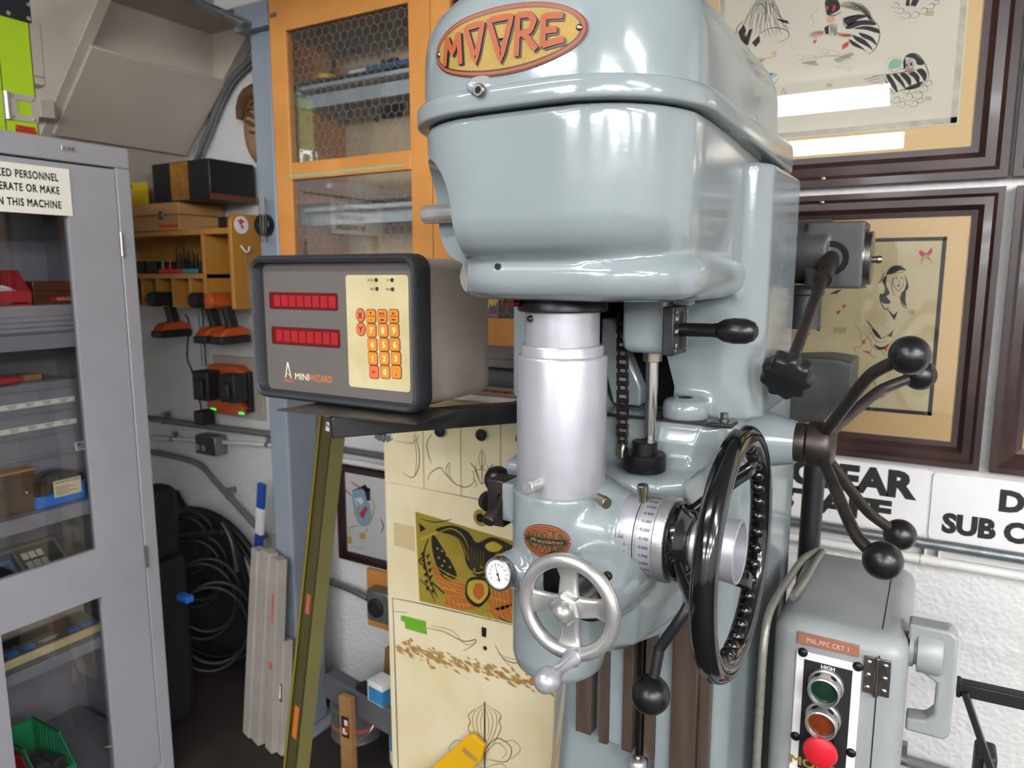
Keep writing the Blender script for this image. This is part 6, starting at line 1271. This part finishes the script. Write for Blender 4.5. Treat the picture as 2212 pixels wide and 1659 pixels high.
# ------------------------------------------------------------------ electrical control box
BX = (-.193, -.002, 1.15, 1.495, .60, 1.066)
t = thing('control_box', 'grey electrical control box with push buttons beside the machine base', 'control box', ((BX[0] + BX[1]) / 2, 1.3, 0))
o0 = rrect(BX[1] - BX[0], BX[3] - BX[2], .028, 6, (BX[0] + BX[1]) / 2, (BX[2] + BX[3]) / 2)
def inset(z, e): return [V(a, b, z) for a, b in rrect(BX[1] - BX[0] - 2 * e, BX[3] - BX[2] - 2 * e, .03 - e * .4, 6, (BX[0] + BX[1]) / 2, (BX[2] + BX[3]) / 2)]
build(MB().loft([inset(.0, 0)] + [inset(BX[5] - .03 + .03 * sin(a), .03 * (1 - cos(a))) for a in [pi / 2 * i / 8 for i in range(9)]]), 'enclosure', 'paint_dark', t, smooth=50)
sx = oY(1893, 1500, 1.148).x
build(MB().box(sx - .0008, sx + .0008, 1.1492, 1.2, .0, 1.040).box(sx - .0008, sx + .0008, 1.185, 1.465, 1.0655, 1.0664), 'door_seam', 'void', t, smooth=0)
FYB = 1.149
def qp(x, y, Y=FYB): return oY(x, y, Y)
c4 = [qp(1719, 1402), qp(1862, 1436), qp(1846, 1659), qp(1709, 1640)]
xl, xr, zt = (c4[0].x + c4[3].x) / 2, (c4[1].x + c4[2].x) / 2, (c4[0].z + c4[1].z) / 2
zb = .66
bp_ = build(MB().box(xl, xr, FYB - .002, FYB + .001, zb, zt), 'button_panel', 'signwhite', t, bevel=.0008, label='black panel with pale border')
build(MB().box(xl + .012, xr - .012, FYB - .0026, FYB - .0019, zb + .012, zt - .012), 'black_field', 'print_black', bp_, smooth=0)
for x, y in ((1734, 1410), (1853, 1441), (1718, 1591), (1838, 1627)): q = qp(x, y, FYB - .003); build(MB().sph((q.x, FYB - .002, q.z), .0075, 16, (1, 1, .55), (0, -1, 0)), 'panel_screw', 'blacksteel', bp_)
q = qp(1789, 1441); build(place(text('HIGH', .006, .02), (q.x, FYB - .003, q.z - .003), XP, ZP), 'lettering', 'print_white', bp_, smooth=0)
def lampring(x, y, m, nm):
    q = qp(x, y, FYB - .03); o = build(MB().lathe((q.x, FYB - .002, q.z), (0, -1, 0), [(0, .0255), (.004, .0262), (.008, .0255), (.009, .0235), (.026, .0232), (.030, .0225), (.031, .0205), (.024, .0195), (.022, .018)], 36), nm, 'alu_worn', t)
    build(MB().lathe((q.x, FYB - .016, q.z), (0, -1, 0), [(0, .0188), (.009, .0188), (.0095, .012), (.0105, .012), (.0108, .006), (.0115, .006), (.0118, .001)], 32), 'lens', m, o)
    for a in (60, 120, 0, 180):
        a = rad(a); c = V(q.x + .0233 * cos(a), FYB - .018, q.z + .0233 * sin(a)); build(MB().lathe(c - V(cos(a), 0, sin(a)) * .001, (cos(a), 0, sin(a)), [(0, .0048), (.0012, .0048)], 14), 'guard_hole', 'void', o, smooth=0)
lampring(1779, 1497, 'lensgreen', 'pilot_light'); lampring(1773, 1568, 'lensamber', 'pilot_light')
q = qp(1771, 1627, FYB - .032); rb = build(MB().lathe((q.x, FYB - .002, q.z), (0, -1, 0), [(0, .018), (.006, .018), (.007, .014), (.022, .0135)], 32), 'stop_button', 'blacksteel', t); build(MB().lathe((q.x, FYB - .024, q.z), (0, -1, 0), [(0, .014), (.001, .0235), (.005, .025), (.009, .0235), (.012, .017), (.0135, .006)], 40), 'mushroom_cap', 'redbutton', rb, label='red mushroom cap')
for s, (x, y), h, m, w in (('MOORE', (1768, 1657), .014, 'plate_gold', .085), ('SPECIAL', (1765, 1672), .007, 'print_white', .085)): q = qp(x, y); build(place(text(s, h, .03, width=w), (q.x, FYB - .003, q.z - .004), XP, ZP), 'lettering', m, bp_, smooth=0)
p, q = qp(1724, 1373), qp(1857, 1404)
p, q = qp(1723, 1385), qp(1857, 1398); zc = (p.z + q.z) / 2
lb = build(MB().box(p.x, q.x, FYB - .0016, FYB + .001, zc - .0095, zc + .0095), 'embossed_label', 'coppertape', t, bevel=.0006, label='copper coloured embossed label')
build(place(text('PNL.PPC CKT 1', .0078, .012, width=(q.x - p.x) * .68, space=1.2), ((p.x + q.x) / 2, FYB - .002, zc - .004), XP, ZP), 'lettering', mat('pale_copper_print', 'd9b4a4', .5), lb, smooth=0)
q = qp(1894, 1461); hg = build(MB().box(q.x - .018, q.x + .018, FYB - .0025, FYB + .001, q.z - .029, q.z + .029).cyl((q.x - .0005, FYB - .004, q.z - .031), (q.x - .0005, FYB - .004, q.z + .031), .0038, n=14), 'hinge', 'steel', t, bevel=.001, label='steel hinge with six screws')
for a in (-.0115, .0105):
    for b in (-.02, 0, .02): build(MB().sph((q.x + a, FYB - .0025, q.z + b), .0042, 14, (1, 1, .5), (0, -1, 0)), 'hinge_screw', 'chrome', hg)
# rotary disconnect on the right side
q = oX(1985, 1450, .03); yc, zc = 1.215, oY(1980, 1410, 1.2).z
rs = build(MB().lathe((-.003, yc, zc), (1, 0, 0), [(0, .028), (.006, .028), (.007, .024), (.010, .024), (.011, .034), (.040, .034), (.044, .031)], 36), 'rotary_switch', 'paint_dark', t)
hb_ = [(-.010, .045), (.045, .045), (.055, .035), (.055, -.12), (.048, -.128), (-.004, -.128), (-.004, -.108), (.022, -.104), (.032, -.09), (.032, -.04), (.012, -.03), (.0, .01), (-.01, .02)]
build(MB().prism([(a + .004, b) for a, b in hb_], (0, yc - .018, zc), XP, ZP, YP * .036), 'switch_handle', 'paint_dark', t, bevel=.004)
# armoured cable
pts = [oZ(1766, 1188, 1.076), oZ(1735, 1208, 1.077), oZ(1703, 1252, 1.074), oY(1676, 1320, 1.17), oY(1664, 1400, 1.13), oY(1660, 1530, 1.125), oY(1656, 1700, 1.125)]
pts = [V(min(p.x, -.2015), p.y, p.z) if i > 2 else p for i, p in enumerate(pts)]
f = pts[-1]; cp = crom(pts + [V(f.x, f.y, .3), V(f.x - .01, f.y, .006)], 10); r_ = [.0062 + (.0005 if i % 2 else 0) for i in range(len(cp))]
t2 = build(MB().tube(cp, r_, 12), 'armoured_cable', 'cable'); tag(t2, 'grey armoured cable running down between machine and control box', 'cable')
pts = [oZ(1776, 1192, 1.075), oZ(1757, 1222, 1.075), oZ(1738, 1255, 1.075), oZ(1712, 1290, 1.073)]
build(MB().tube(crom(pts, 8), .0065, 12), 'cable_branch', 'cable', t2)
# ------------------------------------------------------------------ framed flash sheets on the right wall
FYF = WY - .032
xr = .098; zb = oY(2174, 381, FYF).z
t = framed('framed_picture', 'large dark framed flash sheet reflecting the strip lights, upper right', xr - .86, xr, zb, zb + .72, .068, 'matboard')
build(MB().lathe((oY(1778, 386, FYF).x, FYF + .004, oY(1778, 386, FYF).z), (0, -1, 0), [(0, .006), (.003, .005), (.004, .002)], 16), 'frame_screw', 'brass', t)
A = WY - .0126
s = [oY(a, b, A) for a, b in ((1530, -120), (2096, -120), (2070, 268), (1700, 303))]
xR, zB = s[2].x, s[2].z; xL = oY(1553, 0, A).x
sh = build(MB().box(xL, xR, A - .0008, A, zB, zb + .63), 'flash_sheet', 'palepaper', t, smooth=0)
bd = MB(); 
for k, (w_, o_) in enumerate(((.012, .003),)): bd.box(xL + o_, xL + o_ + w_, A - .0012, A - .0008, zB + .003, zb + .62).box(xR - o_ - w_, xR - o_, A - .0012, A - .0008, zB + .003, zb + .62).box(xL + o_, xR - o_, A - .0012, A - .0008, zB + .003, zB + .003 + w_)
build(bd, 'sheet_border', mat('worn_sheet_edge', 'c3bda9', .7, noise=.3, nscale=30), sh, smooth=0)
SA = A - .0016
def draw(par, name, m, polys=(), strk=(), Y=None, eps=0): build(inkp((Y or SA) - eps, polys, strk), name, m, par, smooth=0)
rr_ = random.Random(11)
hair = []
for k in range(26):
    f = k / 25; x = 1606 + 88 * f; hair.append(([(1640 + 26 * f, -10), (1622 + 60 * f + rr_.uniform(-4, 4), 20), (x + rr_.uniform(-5, 5), 45 + rr_.uniform(-8, 12)), (1600 + 108 * f, 62 + 18 * sin(pi * f) + rr_.uniform(-8, 8))], .0011))
hair += [([(1632, 12), (1645, 8), (1650, 16)], .002), ([(1660, 8), (1672, 12), (1665, 16)], .002), ([(1652, 14), (1655, 26), (1648, 30)], .0014)]
draw(sh, 'old_man_hair', 'inkgrey', [], hair)
draw(sh, 'striped_robe', 'ink', [[(1594, 70), (1606, 52), (1612, 66), (1602, 90)], [(1606, 96), (1618, 64), (1626, 62), (1616, 98)], [(1600, 88), (1612, 72), (1610, 104), (1600, 106)], [(1624, 92), (1640, 76), (1642, 90), (1632, 102)], [(1676, 40), (1700, 44), (1706, 52), (1690, 48)]], [([(1590, 84), (1592, 60), (1606, 46)], .002), ([(1642, 72), (1668, 60), (1700, 66), (1702, 82), (1680, 92)], .0015)])
wz = []
for k in range(20):
    f = k / 19; wz.append(([(1808 + 40 * f, 12 + 10 * f), (1830 + 40 * f, 6 + 20 * f + rr_.uniform(-5, 5)), (1862 + 22 * f, 10 + 40 * f), (1880 + 8 * f, 30 + 18 * f + rr_.uniform(-5, 5))], .0011))
for k in range(10): f = k / 9; wz.append(([(1790 + 18 * f, 52), (1794 + 14 * f, 64), (1792 + 16 * f + rr_.uniform(-3, 3), 78)], .0009))
for k in range(6): wz.append(([(1746 + 5 * k, 82 - 2 * k), (1752 + 5 * k, 72), (1766 + 4 * k, 66)], .0012)); wz.append(([(1808 + 6 * k, 70 + k), (1816 + 6 * k, 76), (1830 + 3 * k, 78)], .0012))
draw(sh, 'wizard_hair', 'inkgrey', [], wz)
draw(sh, 'wizard_hat', 'ink', [[(1784, 0), (1806, -2), (1814, 10), (1812, 22), (1790, 32), (1783, 18)]], [([(1784, 30), (1800, 34), (1818, 26)], .002)])
draw(sh, 'wizard_hat_red', 'inkred', [[(1784, 12), (1790, 14), (1788, 22), (1783, 20)], [(1801, 10), (1806, 14), (1800, 26), (1798, 22)]], eps=.0003)
draw(sh, 'wizard_face', 'inkskin', [[(1786, 36), (1800, 34), (1804, 44), (1792, 50), (1786, 46)], [(1818, 38), (1823, 36), (1822, 46)], [(1750, 74), (1776, 66), (1780, 76), (1758, 84)], [(1806, 70), (1838, 72), (1840, 82), (1812, 80)]])
sl = [[(1822, 40), (1850, 32), (1872, 36), (1854, 42), (1832, 56)], [(1826, 60), (1846, 46), (1880, 44), (1892, 54), (1862, 54), (1838, 62)], [(1844, 62), (1870, 56), (1896, 62), (1898, 72), (1870, 64)], [(1834, 84), (1860, 100), (1878, 118), (1866, 108), (1842, 98)], [(1842, 76), (1868, 86), (1886, 108), (1872, 100), (1850, 88)], [(1856, 70), (1884, 80), (1894, 98), (1880, 88), (1862, 80)], [(1780, 60), (1790, 54), (1790, 74), (1784, 74)]]
draw(sh, 'striped_sleeve', 'ink', sl, [([(1898, 56), (1900, 80), (1890, 106), (1876, 118)], .0018), ([(1834, 62), (1822, 52), (1828, 40), (1856, 32), (1880, 38), (1898, 56)], .0018)])
draw(sh, 'robe_red', 'inkred', [[(1756, 88), (1766, 84), (1760, 96)], [(1820, 96), (1834, 88), (1832, 100), (1818, 108)]])
cl_ = []
for (x, y, r) in ((1726, 126, 14), (1752, 128, 16), (1780, 112, 12), (1800, 116, 16), (1822, 126, 18), (1740, 140, 12), (1810, 140, 14), (1832, 150, 10)):
    cl_.append(([(x + r * cos(a) * (1 - .08 * i), y + .6 * r * sin(a) * (1 - .08 * i)) for i, a in enumerate([pi + .9 * j for j in range(8)])], .0009))
draw(sh, 'smoke_curls', 'inklight', [[(1730, 136), (1760, 130), (1768, 142), (1748, 140)], [(1800, 128), (1840, 112), (1846, 118), (1810, 136)]], cl_ + [([(1752, 62), (1758, 46), (1752, 34), (1764, 22), (1762, 12)], .0012), ([(1740, 128), (1800, 120), (1850, 130)], .001)])
draw(sh, 'bird_line', 'inkskin', [[(1634, 130), (1644, 124), (1652, 128), (1644, 136)]], [([(1630, 140), (1650, 128), (1672, 122), (1676, 112), (1668, 110)], .0025), ([(1660, 186), (1676, 176), (1684, 164)], .002)])
draw(sh, 'yellow_dot', 'inkyellow', [[(1665, 115), (1671, 111), (1675, 116), (1670, 120)]], [], eps=.0003)
draw(sh, 'bird_blue', 'inkblue', [[(1640, 166), (1660, 156), (1680, 160), (1664, 170), (1648, 174)], [(1620, 144), (1632, 140), (1630, 152)]], [([(1650, 178), (1666, 184), (1680, 174)], .002)])
draw(sh, 'bird_dark', 'ink', [[(1644, 166), (1662, 158), (1670, 160), (1654, 168)]], [([(1688, 200), (1694, 190)], .0015), ([(1694, 204), (1699, 194)], .0015)], eps=.0003)
cc = []
for (x, y, r) in ((1944, 22, 13), (1958, 32, 14), (1976, 30, 14), (1994, 22, 14), (2010, 12, 13), (1934, 10, 12), (2022, 4, 10)):
    cc.append(([(x + r * cos(a) * (1 - .1 * i), y + .7 * r * sin(a) * (1 - .1 * i)) for i, a in enumerate([2.8 - .85 * j for j in range(8)])], .0011))
draw(sh, 'cloud_curls', 'inkgrey', [], cc); draw(sh, 'small_robe', 'ink', [[(1958, 0), (1966, -2), (1964, 14), (1956, 12)], [(1972, -2), (1986, 0), (1978, 14), (1966, 12)]])
# hooded skeleton
draw(sh, 'hood', 'ink', [[(1956, 122), (1972, 116), (1986, 124), (1996, 138), (1982, 140), (1976, 128), (1962, 124)], [(1951, 132), (1956, 124), (1956, 150), (1952, 146)]], [([(1952, 150), (1954, 126), (1966, 116), (1982, 118), (1996, 134), (2006, 158), (2004, 172)], .0018)])
draw(sh, 'skull', mat('skull_grey', 'aaa39a', .8), [[(1954, 134), (1962, 126), (1972, 130), (1976, 142), (1970, 154), (1958, 156), (1954, 146)]], [([(1954, 152), (1964, 158), (1974, 152)], .0015)]); draw(sh, 'skull_eyes', 'ink', [[(1956, 140), (1960, 137), (1961, 143), (1957, 144)], [(1965, 136), (1970, 135), (1971, 141), (1966, 142)], [(1960, 146), (1963, 145), (1962, 149)]], [([(1956, 151), (1974, 148)], .0012)], eps=.0003)
draw(sh, 'reaper_stripes', 'ink', [[(1914, 164), (1922, 162), (1936, 184), (1938, 200), (1926, 186)], [(1928, 162), (1938, 160), (1952, 178), (1956, 192), (1944, 180)], [(1944, 160), (1956, 158), (1968, 172), (1966, 186), (1956, 174)], [(1962, 158), (1974, 154), (1986, 166), (1984, 182), (1974, 168)], [(1980, 152), (1992, 148), (2002, 160), (1998, 176), (1990, 164)], [(1956, 190), (1980, 180), (1994, 176), (1984, 188), (1962, 194)]], [([(1908, 162), (1940, 158), (1980, 150)], .0016), ([(1910, 166), (1920, 188), (1930, 202)], .0016), ([(1930, 202), (1950, 194), (1985, 188), (2004, 172)], .0014)])
draw(sh, 'bony_hand', 'inkgrey', [], [([(1866, 172), (1884, 168), (1908, 162)], .0018), ([(1872, 176), (1890, 172), (1908, 168)], .0016), ([(1880, 178), (1894, 178), (1908, 172)], .0016), ([(1884, 164), (1898, 162)], .0014)])
draw(sh, 'green_sun', 'inkgreen', [[(1920, 140), (1926, 130), (1938, 127), (1947, 133), (1946, 142), (1934, 148), (1922, 148)]])
draw(sh, 'sun_rays', 'inkgrey', [], [([(1933 + 17 * cos(a), 139 - 14 * sin(a)), (1933 + 21 * cos(a), 139 - 18 * sin(a))], .001) for a in [.3 + .33 * k for k in range(9)]] + [([(1918, 148), (1932, 156), (1944, 148), (1952, 150)], .0013)])
cc = []
for (x, y, r) in ((1904, 186, 10), (1916, 198, 10), (1936, 214, 13), (1948, 224, 12), (1962, 208, 14), (1974, 222, 13), (1984, 204, 14), (1996, 190, 13), (2006, 178, 11), (1988, 216, 10), (1958, 196, 9), (1972, 194, 10), (1912, 178, 8)):
    cc.append(([(x + r * cos(a) * (1 - .1 * i), y + .8 * r * sin(a) * (1 - .1 * i)) for i, a in enumerate([2.9 - .85 * j for j in range(9)])], .0012))
draw(sh, 'cloud_swirls', 'inkgrey', [], cc)
draw(sh, 'small_stamp', mat('stamp_tan', 'b9a982', .8), [[(1785, 180), (1798, 180), (1798, 188), (1785, 188)], [(1998, 208), (2012, 208), (2012, 218), (1998, 218)], [(2000, 24), (2018, 22), (2016, 34), (1998, 34)]], [])
# lower sheet
p, q = oY(2174, 402, FYF), oY(2113, 1018, FYF); zt, zb2 = p.z, q.z
t = framed('framed_picture', 'dark framed flash sheet with butterfly and woman behind the ball levers', xr - .86, xr, zb2, zt, .056, 'matboard2')
build(MB().lathe((oY(1775, 436, FYF).x, FYF + .004, oY(1775, 436, FYF).z), (0, -1, 0), [(0, .006), (.003, .005), (.004, .002)], 16), 'frame_screw', 'brass', t)
c_ = [oY(a, b, A) for a, b in ((2047, 511), (2012, 898))]; x1_ = (c_[0].x + c_[1].x) / 2; x0_ = oY(1590, 700, A).x
sh = build(MB().box(x0_, x1_, A - .0008, A, c_[1].z, c_[0].z), 'flash_sheet', 'oldpaper', t, smooth=0)
b = .0085; build(MB().box(x0_, x1_, A - .0014, A - .0008, c_[0].z - b, c_[0].z).box(x0_, x1_, A - .0014, A - .0008, c_[1].z, c_[1].z + b).box(x1_ - b, x1_, A - .0014, A - .0008, c_[1].z, c_[0].z).box(x0_, x0_ + b, A - .0014, A - .0008, c_[1].z, c_[0].z), 'black_tape_border', 'print_black', sh, smooth=0)
draw(sh, 'butterfly', 'inkred', [[(2000, 548), (1990, 540), (1984, 546), (1992, 556)], [(2001, 548), (2014, 534), (2014, 546), (2005, 554)], [(1998, 552), (1988, 562), (1994, 562)], [(2002, 552), (2010, 562), (2004, 560)]])
draw(sh, 'butterfly_outline', 'inkgrey', [], [([(1976, 541), (1990, 542), (2000, 550), (2008, 540), (2020, 532)], .0013), ([(1998, 553), (1990, 566), (1986, 574)], .0013), ([(2003, 553), (2012, 564), (2015, 570)], .0013), ([(2000, 560), (2000, 544)], .0016)], eps=.0003)
draw(sh, 'woman_hair', 'ink', [[(1914, 592), (1926, 576), (1944, 574), (1957, 584), (1944, 584), (1926, 592)], [(1906, 606), (1916, 594), (1914, 614), (1922, 634), (1908, 640), (1912, 622)], [(1954, 592), (1960, 606), (1962, 622), (1952, 632), (1958, 612)], [(1902, 634), (1914, 640), (1924, 654), (1910, 656), (1900, 648)], [(1946, 636), (1956, 626), (1956, 650), (1958, 662), (1948, 652)], [(1914, 664), (1930, 680), (1940, 672), (1932, 692)]], [([(1910, 588), (1904, 604), (1898, 612)], .002), ([(1900, 650), (1912, 668), (1920, 664)], .0025), ([(1944, 640), (1950, 660), (1960, 666)], .002), ([(1930, 600), (1926, 620), (1932, 640)], .0015)])
draw(sh, 'woman_face', 'ink', [[(1933, 600), (1938, 598), (1938, 602)], [(1945, 600), (1950, 599), (1949, 603)], [(1937, 616), (1945, 615), (1941, 620)]], [([(1928, 598), (1930, 614), (1940, 628), (1950, 618), (1953, 600)], .0012), ([(1941, 602), (1943, 610), (1940, 611)], .001), ([(1930, 590), (1952, 588)], .0014)], eps=.0002)
draw(sh, 'hearts', 'inkred', [[(1818, 662), (1822, 658), (1828, 658), (1824, 666)], [(1806, 674), (1810, 670), (1817, 672), (1811, 680)], [(1743, 720), (1747, 717), (1750, 720), (1746, 726)]])
draw(sh, 'pegasus', 'inkgrey', [], [([(1862, 716), (1858, 728), (1866, 736), (1876, 726), (1878, 716)], .0016), ([(1847, 704), (1860, 714)], .0016), ([(1872, 692), (1884, 710), (1900, 730), (1918, 724), (1936, 706)], .002), ([(1866, 736), (1860, 748), (1846, 752), (1850, 762)], .0018), ([(1880, 728), (1884, 748), (1900, 756), (1916, 748), (1930, 734)], .002), ([(1884, 750), (1880, 766), (1896, 774)], .0016), ([(1904, 756), (1912, 770)], .0016), ([(1876, 706), (1882, 720), (1894, 738), (1912, 738)], .0018), ([(1868, 720), (1880, 738)], .0014)])
draw(sh, 'pegasus_dark', 'ink', [[(1884, 708), (1894, 716), (1904, 732), (1894, 728), (1886, 718)], [(1888, 744), (1904, 750), (1922, 742), (1912, 754), (1896, 754)], [(1918, 726), (1930, 712), (1926, 728)]], [([(1874, 694), (1886, 708)], .002)], eps=.0002); draw(sh, 'pegasus_red', 'inkred', [[(1860, 740), (1870, 732), (1868, 744)], [(1862, 758), (1876, 758), (1880, 766)], [(1910, 752), (1920, 744), (1914, 762)]], [], eps=.0003)
draw(sh, 'black_cat_mark', 'ink', [[(1720, 684), (1734, 676), (1744, 682), (1730, 692)], [(1752, 692), (1766, 690), (1772, 700), (1760, 704)], [(1762, 712), (1774, 704), (1770, 716)], [(1790, 636), (1806, 628), (1820, 624), (1808, 634)]], [([(1748, 684), (1760, 678), (1772, 684), (1764, 692)], .002)])
draw(sh, 'dragon', 'inkred', [[(1896, 838), (1906, 830), (1918, 844), (1908, 848)], [(1926, 838), (1940, 828), (1948, 834), (1932, 842)], [(1900, 854), (1910, 852), (1906, 860)]], [([(1918, 846), (1936, 836), (1956, 820)], .003)]); draw(sh, 'dragon_lines', 'inkgrey', [], [([(1884, 806), (1890, 830), (1900, 836)], .0018), ([(1880, 858), (1900, 862), (1920, 848), (1946, 836), (1958, 818)], .0018), ([(1740, 764), (1766, 768), (1792, 754)], .0014), ([(1764, 760), (1774, 772), (1770, 780)], .0014)], eps=.0002)
draw(sh, 'small_stamp', mat('stamp_brown', 'a99a72', .8), [[(1800, 708), (1828, 706), (1828, 720), (1800, 720)], [(1962, 670), (1976, 668), (1976, 680), (1962, 680)]])
# frames at the right border of the picture
xa = oY(2187, 392, FYF).x
t = framed('framed_picture', 'dark frame cut off at the right border, upper one', xa, xa + .6, zb + .0, zb + .72, .068, 'matboard')
xa2 = oY(2150, 900, FYF).x
xa2 = (oY(2145, 1018, FYF).x + oY(2187, 420, FYF).x) / 2
t = framed('framed_picture', 'dark frame cut off at the right border, lower one', xa2, xa2 + .6, zb2, zt - .0, .056, 'matboard2')
# ------------------------------------------------------------------ enamel signs
def sign(label, x0, x1, z0, z1, lines):
    t = thing('enamel_sign', label, 'sign', ((x0 + x1) / 2, WY, z0))
    build(MB().loft([[V(a, y, b) for a, b in rrect(x1 - x0, z1 - z0, .012, 5, (x0 + x1) / 2, (z0 + z1) / 2)] for y in (WY - .0005, WY - .0035, WY - .0045)]), 'sign_plate', 'signwhite', t, smooth=30)
    for s_, al, x, z, h, w in lines: build(place(text(s_, h, .055, al, width=w), (x, WY - .005, z), XP, ZP), 'lettering', 'print_black', t, smooth=0)
q = lambda x, y: oY(x, y, WY - .005)
zt_, zb_ = 1.157, .993
b1 = q(1970, 1076); b2 = q(1921, 1127); h1 = q(1960, 1019).z - q(1960, 1074).z; h2 = q(1910, 1081).z - q(1910, 1125).z; w1 = q(1970, 1050).x - q(1697, 1020).x; w2 = q(1921, 1100).x - q(1668, 1070).x
sign('white sign reading CLEAR STAFF behind the levers', -.36, .007, zt_ - .16, zt_, [('CLEAR', 'RIGHT', b1.x, b1.z, h1, w1), ('STAFF', 'RIGHT', b2.x, b2.z, h2, w2)])
d1 = q(2155, 1101); d2 = q(2034, 1148)
sign('white sign reading SUB C cut off by the right picture border', .013, .30, zt_ - .166, zt_ - .006, [('DE', 'LEFT', d1.x, d1.z - .0, q(2160, 1056).z - q(2160, 1100).z, None), ('SUB C', 'LEFT', d2.x, q(2035, 1147).z, q(2040, 1107).z - q(2040, 1147).z, q(2218, 1170).x - d2.x)])
# ------------------------------------------------------------------ conduits on the right wall
zc = oY(2000, 1173, 1.878).z; x_ = .6
conduit('wall_conduit', 'galvanised conduit running along the wall below the white signs', [V(-1.9, 1.878, zc), V(x_, 1.878, zc)], .0125, 'galv', [V(-.9, 1.878, zc)])
zc2 = oY(1900, 1192, 1.882).z
o = conduit('wall_conduit', 'white painted pipe along the wall under the galvanised conduit', [V(-1.9, 1.882, zc2), V(x_, 1.882, zc2)], .0115, 'whitepipe', [])
q_ = oY(2012, 1212, 1.882); zc3 = zc2
build(MB().lathe((q_.x - .022, 1.882, zc2), (1, 0, 0), [(0, .0135), (.005, .0135), (.005, .0125), (.04, .0125), (.04, .0135), (.045, .0135)], 18).box(q_.x - .016, q_.x - .011, 1.875, WY, zc2 + .01, zc2 + .028).box(q_.x + .012, q_.x + .017, 1.875, WY, zc2 + .01, zc2 + .028), 'pipe_clamp', 'whitepipe', o)
a, b_ = oY(1945, 1638, 1.876), oY(2105, 1672, 1.876)
conduit('wall_conduit', 'short grey pipe low on the wall right of the control box', [V(a.x - .1, 1.876, a.z), V(b_.x + .5, 1.876, a.z - .012)], .0135, 'greypipe', [V(a.x + .004, 1.876, a.z)])
# black tubular stand
YS_ = 1.30
a, b_ = oY(2071, 1483, YS_), oY(2260, 1507, YS_)
t = thing('folding_stand', 'black square tube folding stand at the lower right corner', 'stand', (a.x + .1, YS_, 0))
b_ = V(a.x + .34, YS_ + .02, a.z - .0)
build(MB().bar(a, b_, .022, .022), 'top_rail', 'satinblack', t, bevel=.002); build(MB().obox(a, XP, YP, ZP, .003, .0125, .0125), 'end_plug', 'satinblack', t, bevel=.001)
c, d_ = oY(2084, 1495, YS_ - .014), oY(2140, 1659, YS_ - .014); dd = (d_ - c).normalized(); foot = c + dd * ((c.z - .004) / -dd.z)
build(MB().bar(c, foot, .010, .014, (0, 1, 0)), 'leg', 'satinblack', t, bevel=.001)
d2_ = V(foot.x + .28, YS_ + .03, .004); build(MB().bar(b_ - V(.01, 0, 0), V(b_.x + .06, YS_ + .03, .004), .010, .014, (0, 1, 0)), 'leg', 'satinblack', t, bevel=.001)
g0, g1 = oY(2106, 1606, YS_ + .03), oY(2146, 1690, YS_ + .03)
gm = build(MB().box(g0.x, g1.x, YS_ + .0, YS_ + .05, g1.z - .03, g0.z), 'clip_housing', 'toolblack', t, bevel=.005); build(MB().box(g0.x + .012, g1.x - .006, YS_ - .002, YS_ + .001, g0.z - .026, g0.z - .006), 'grey_window', 'shelfgrey', gm, bevel=.001)
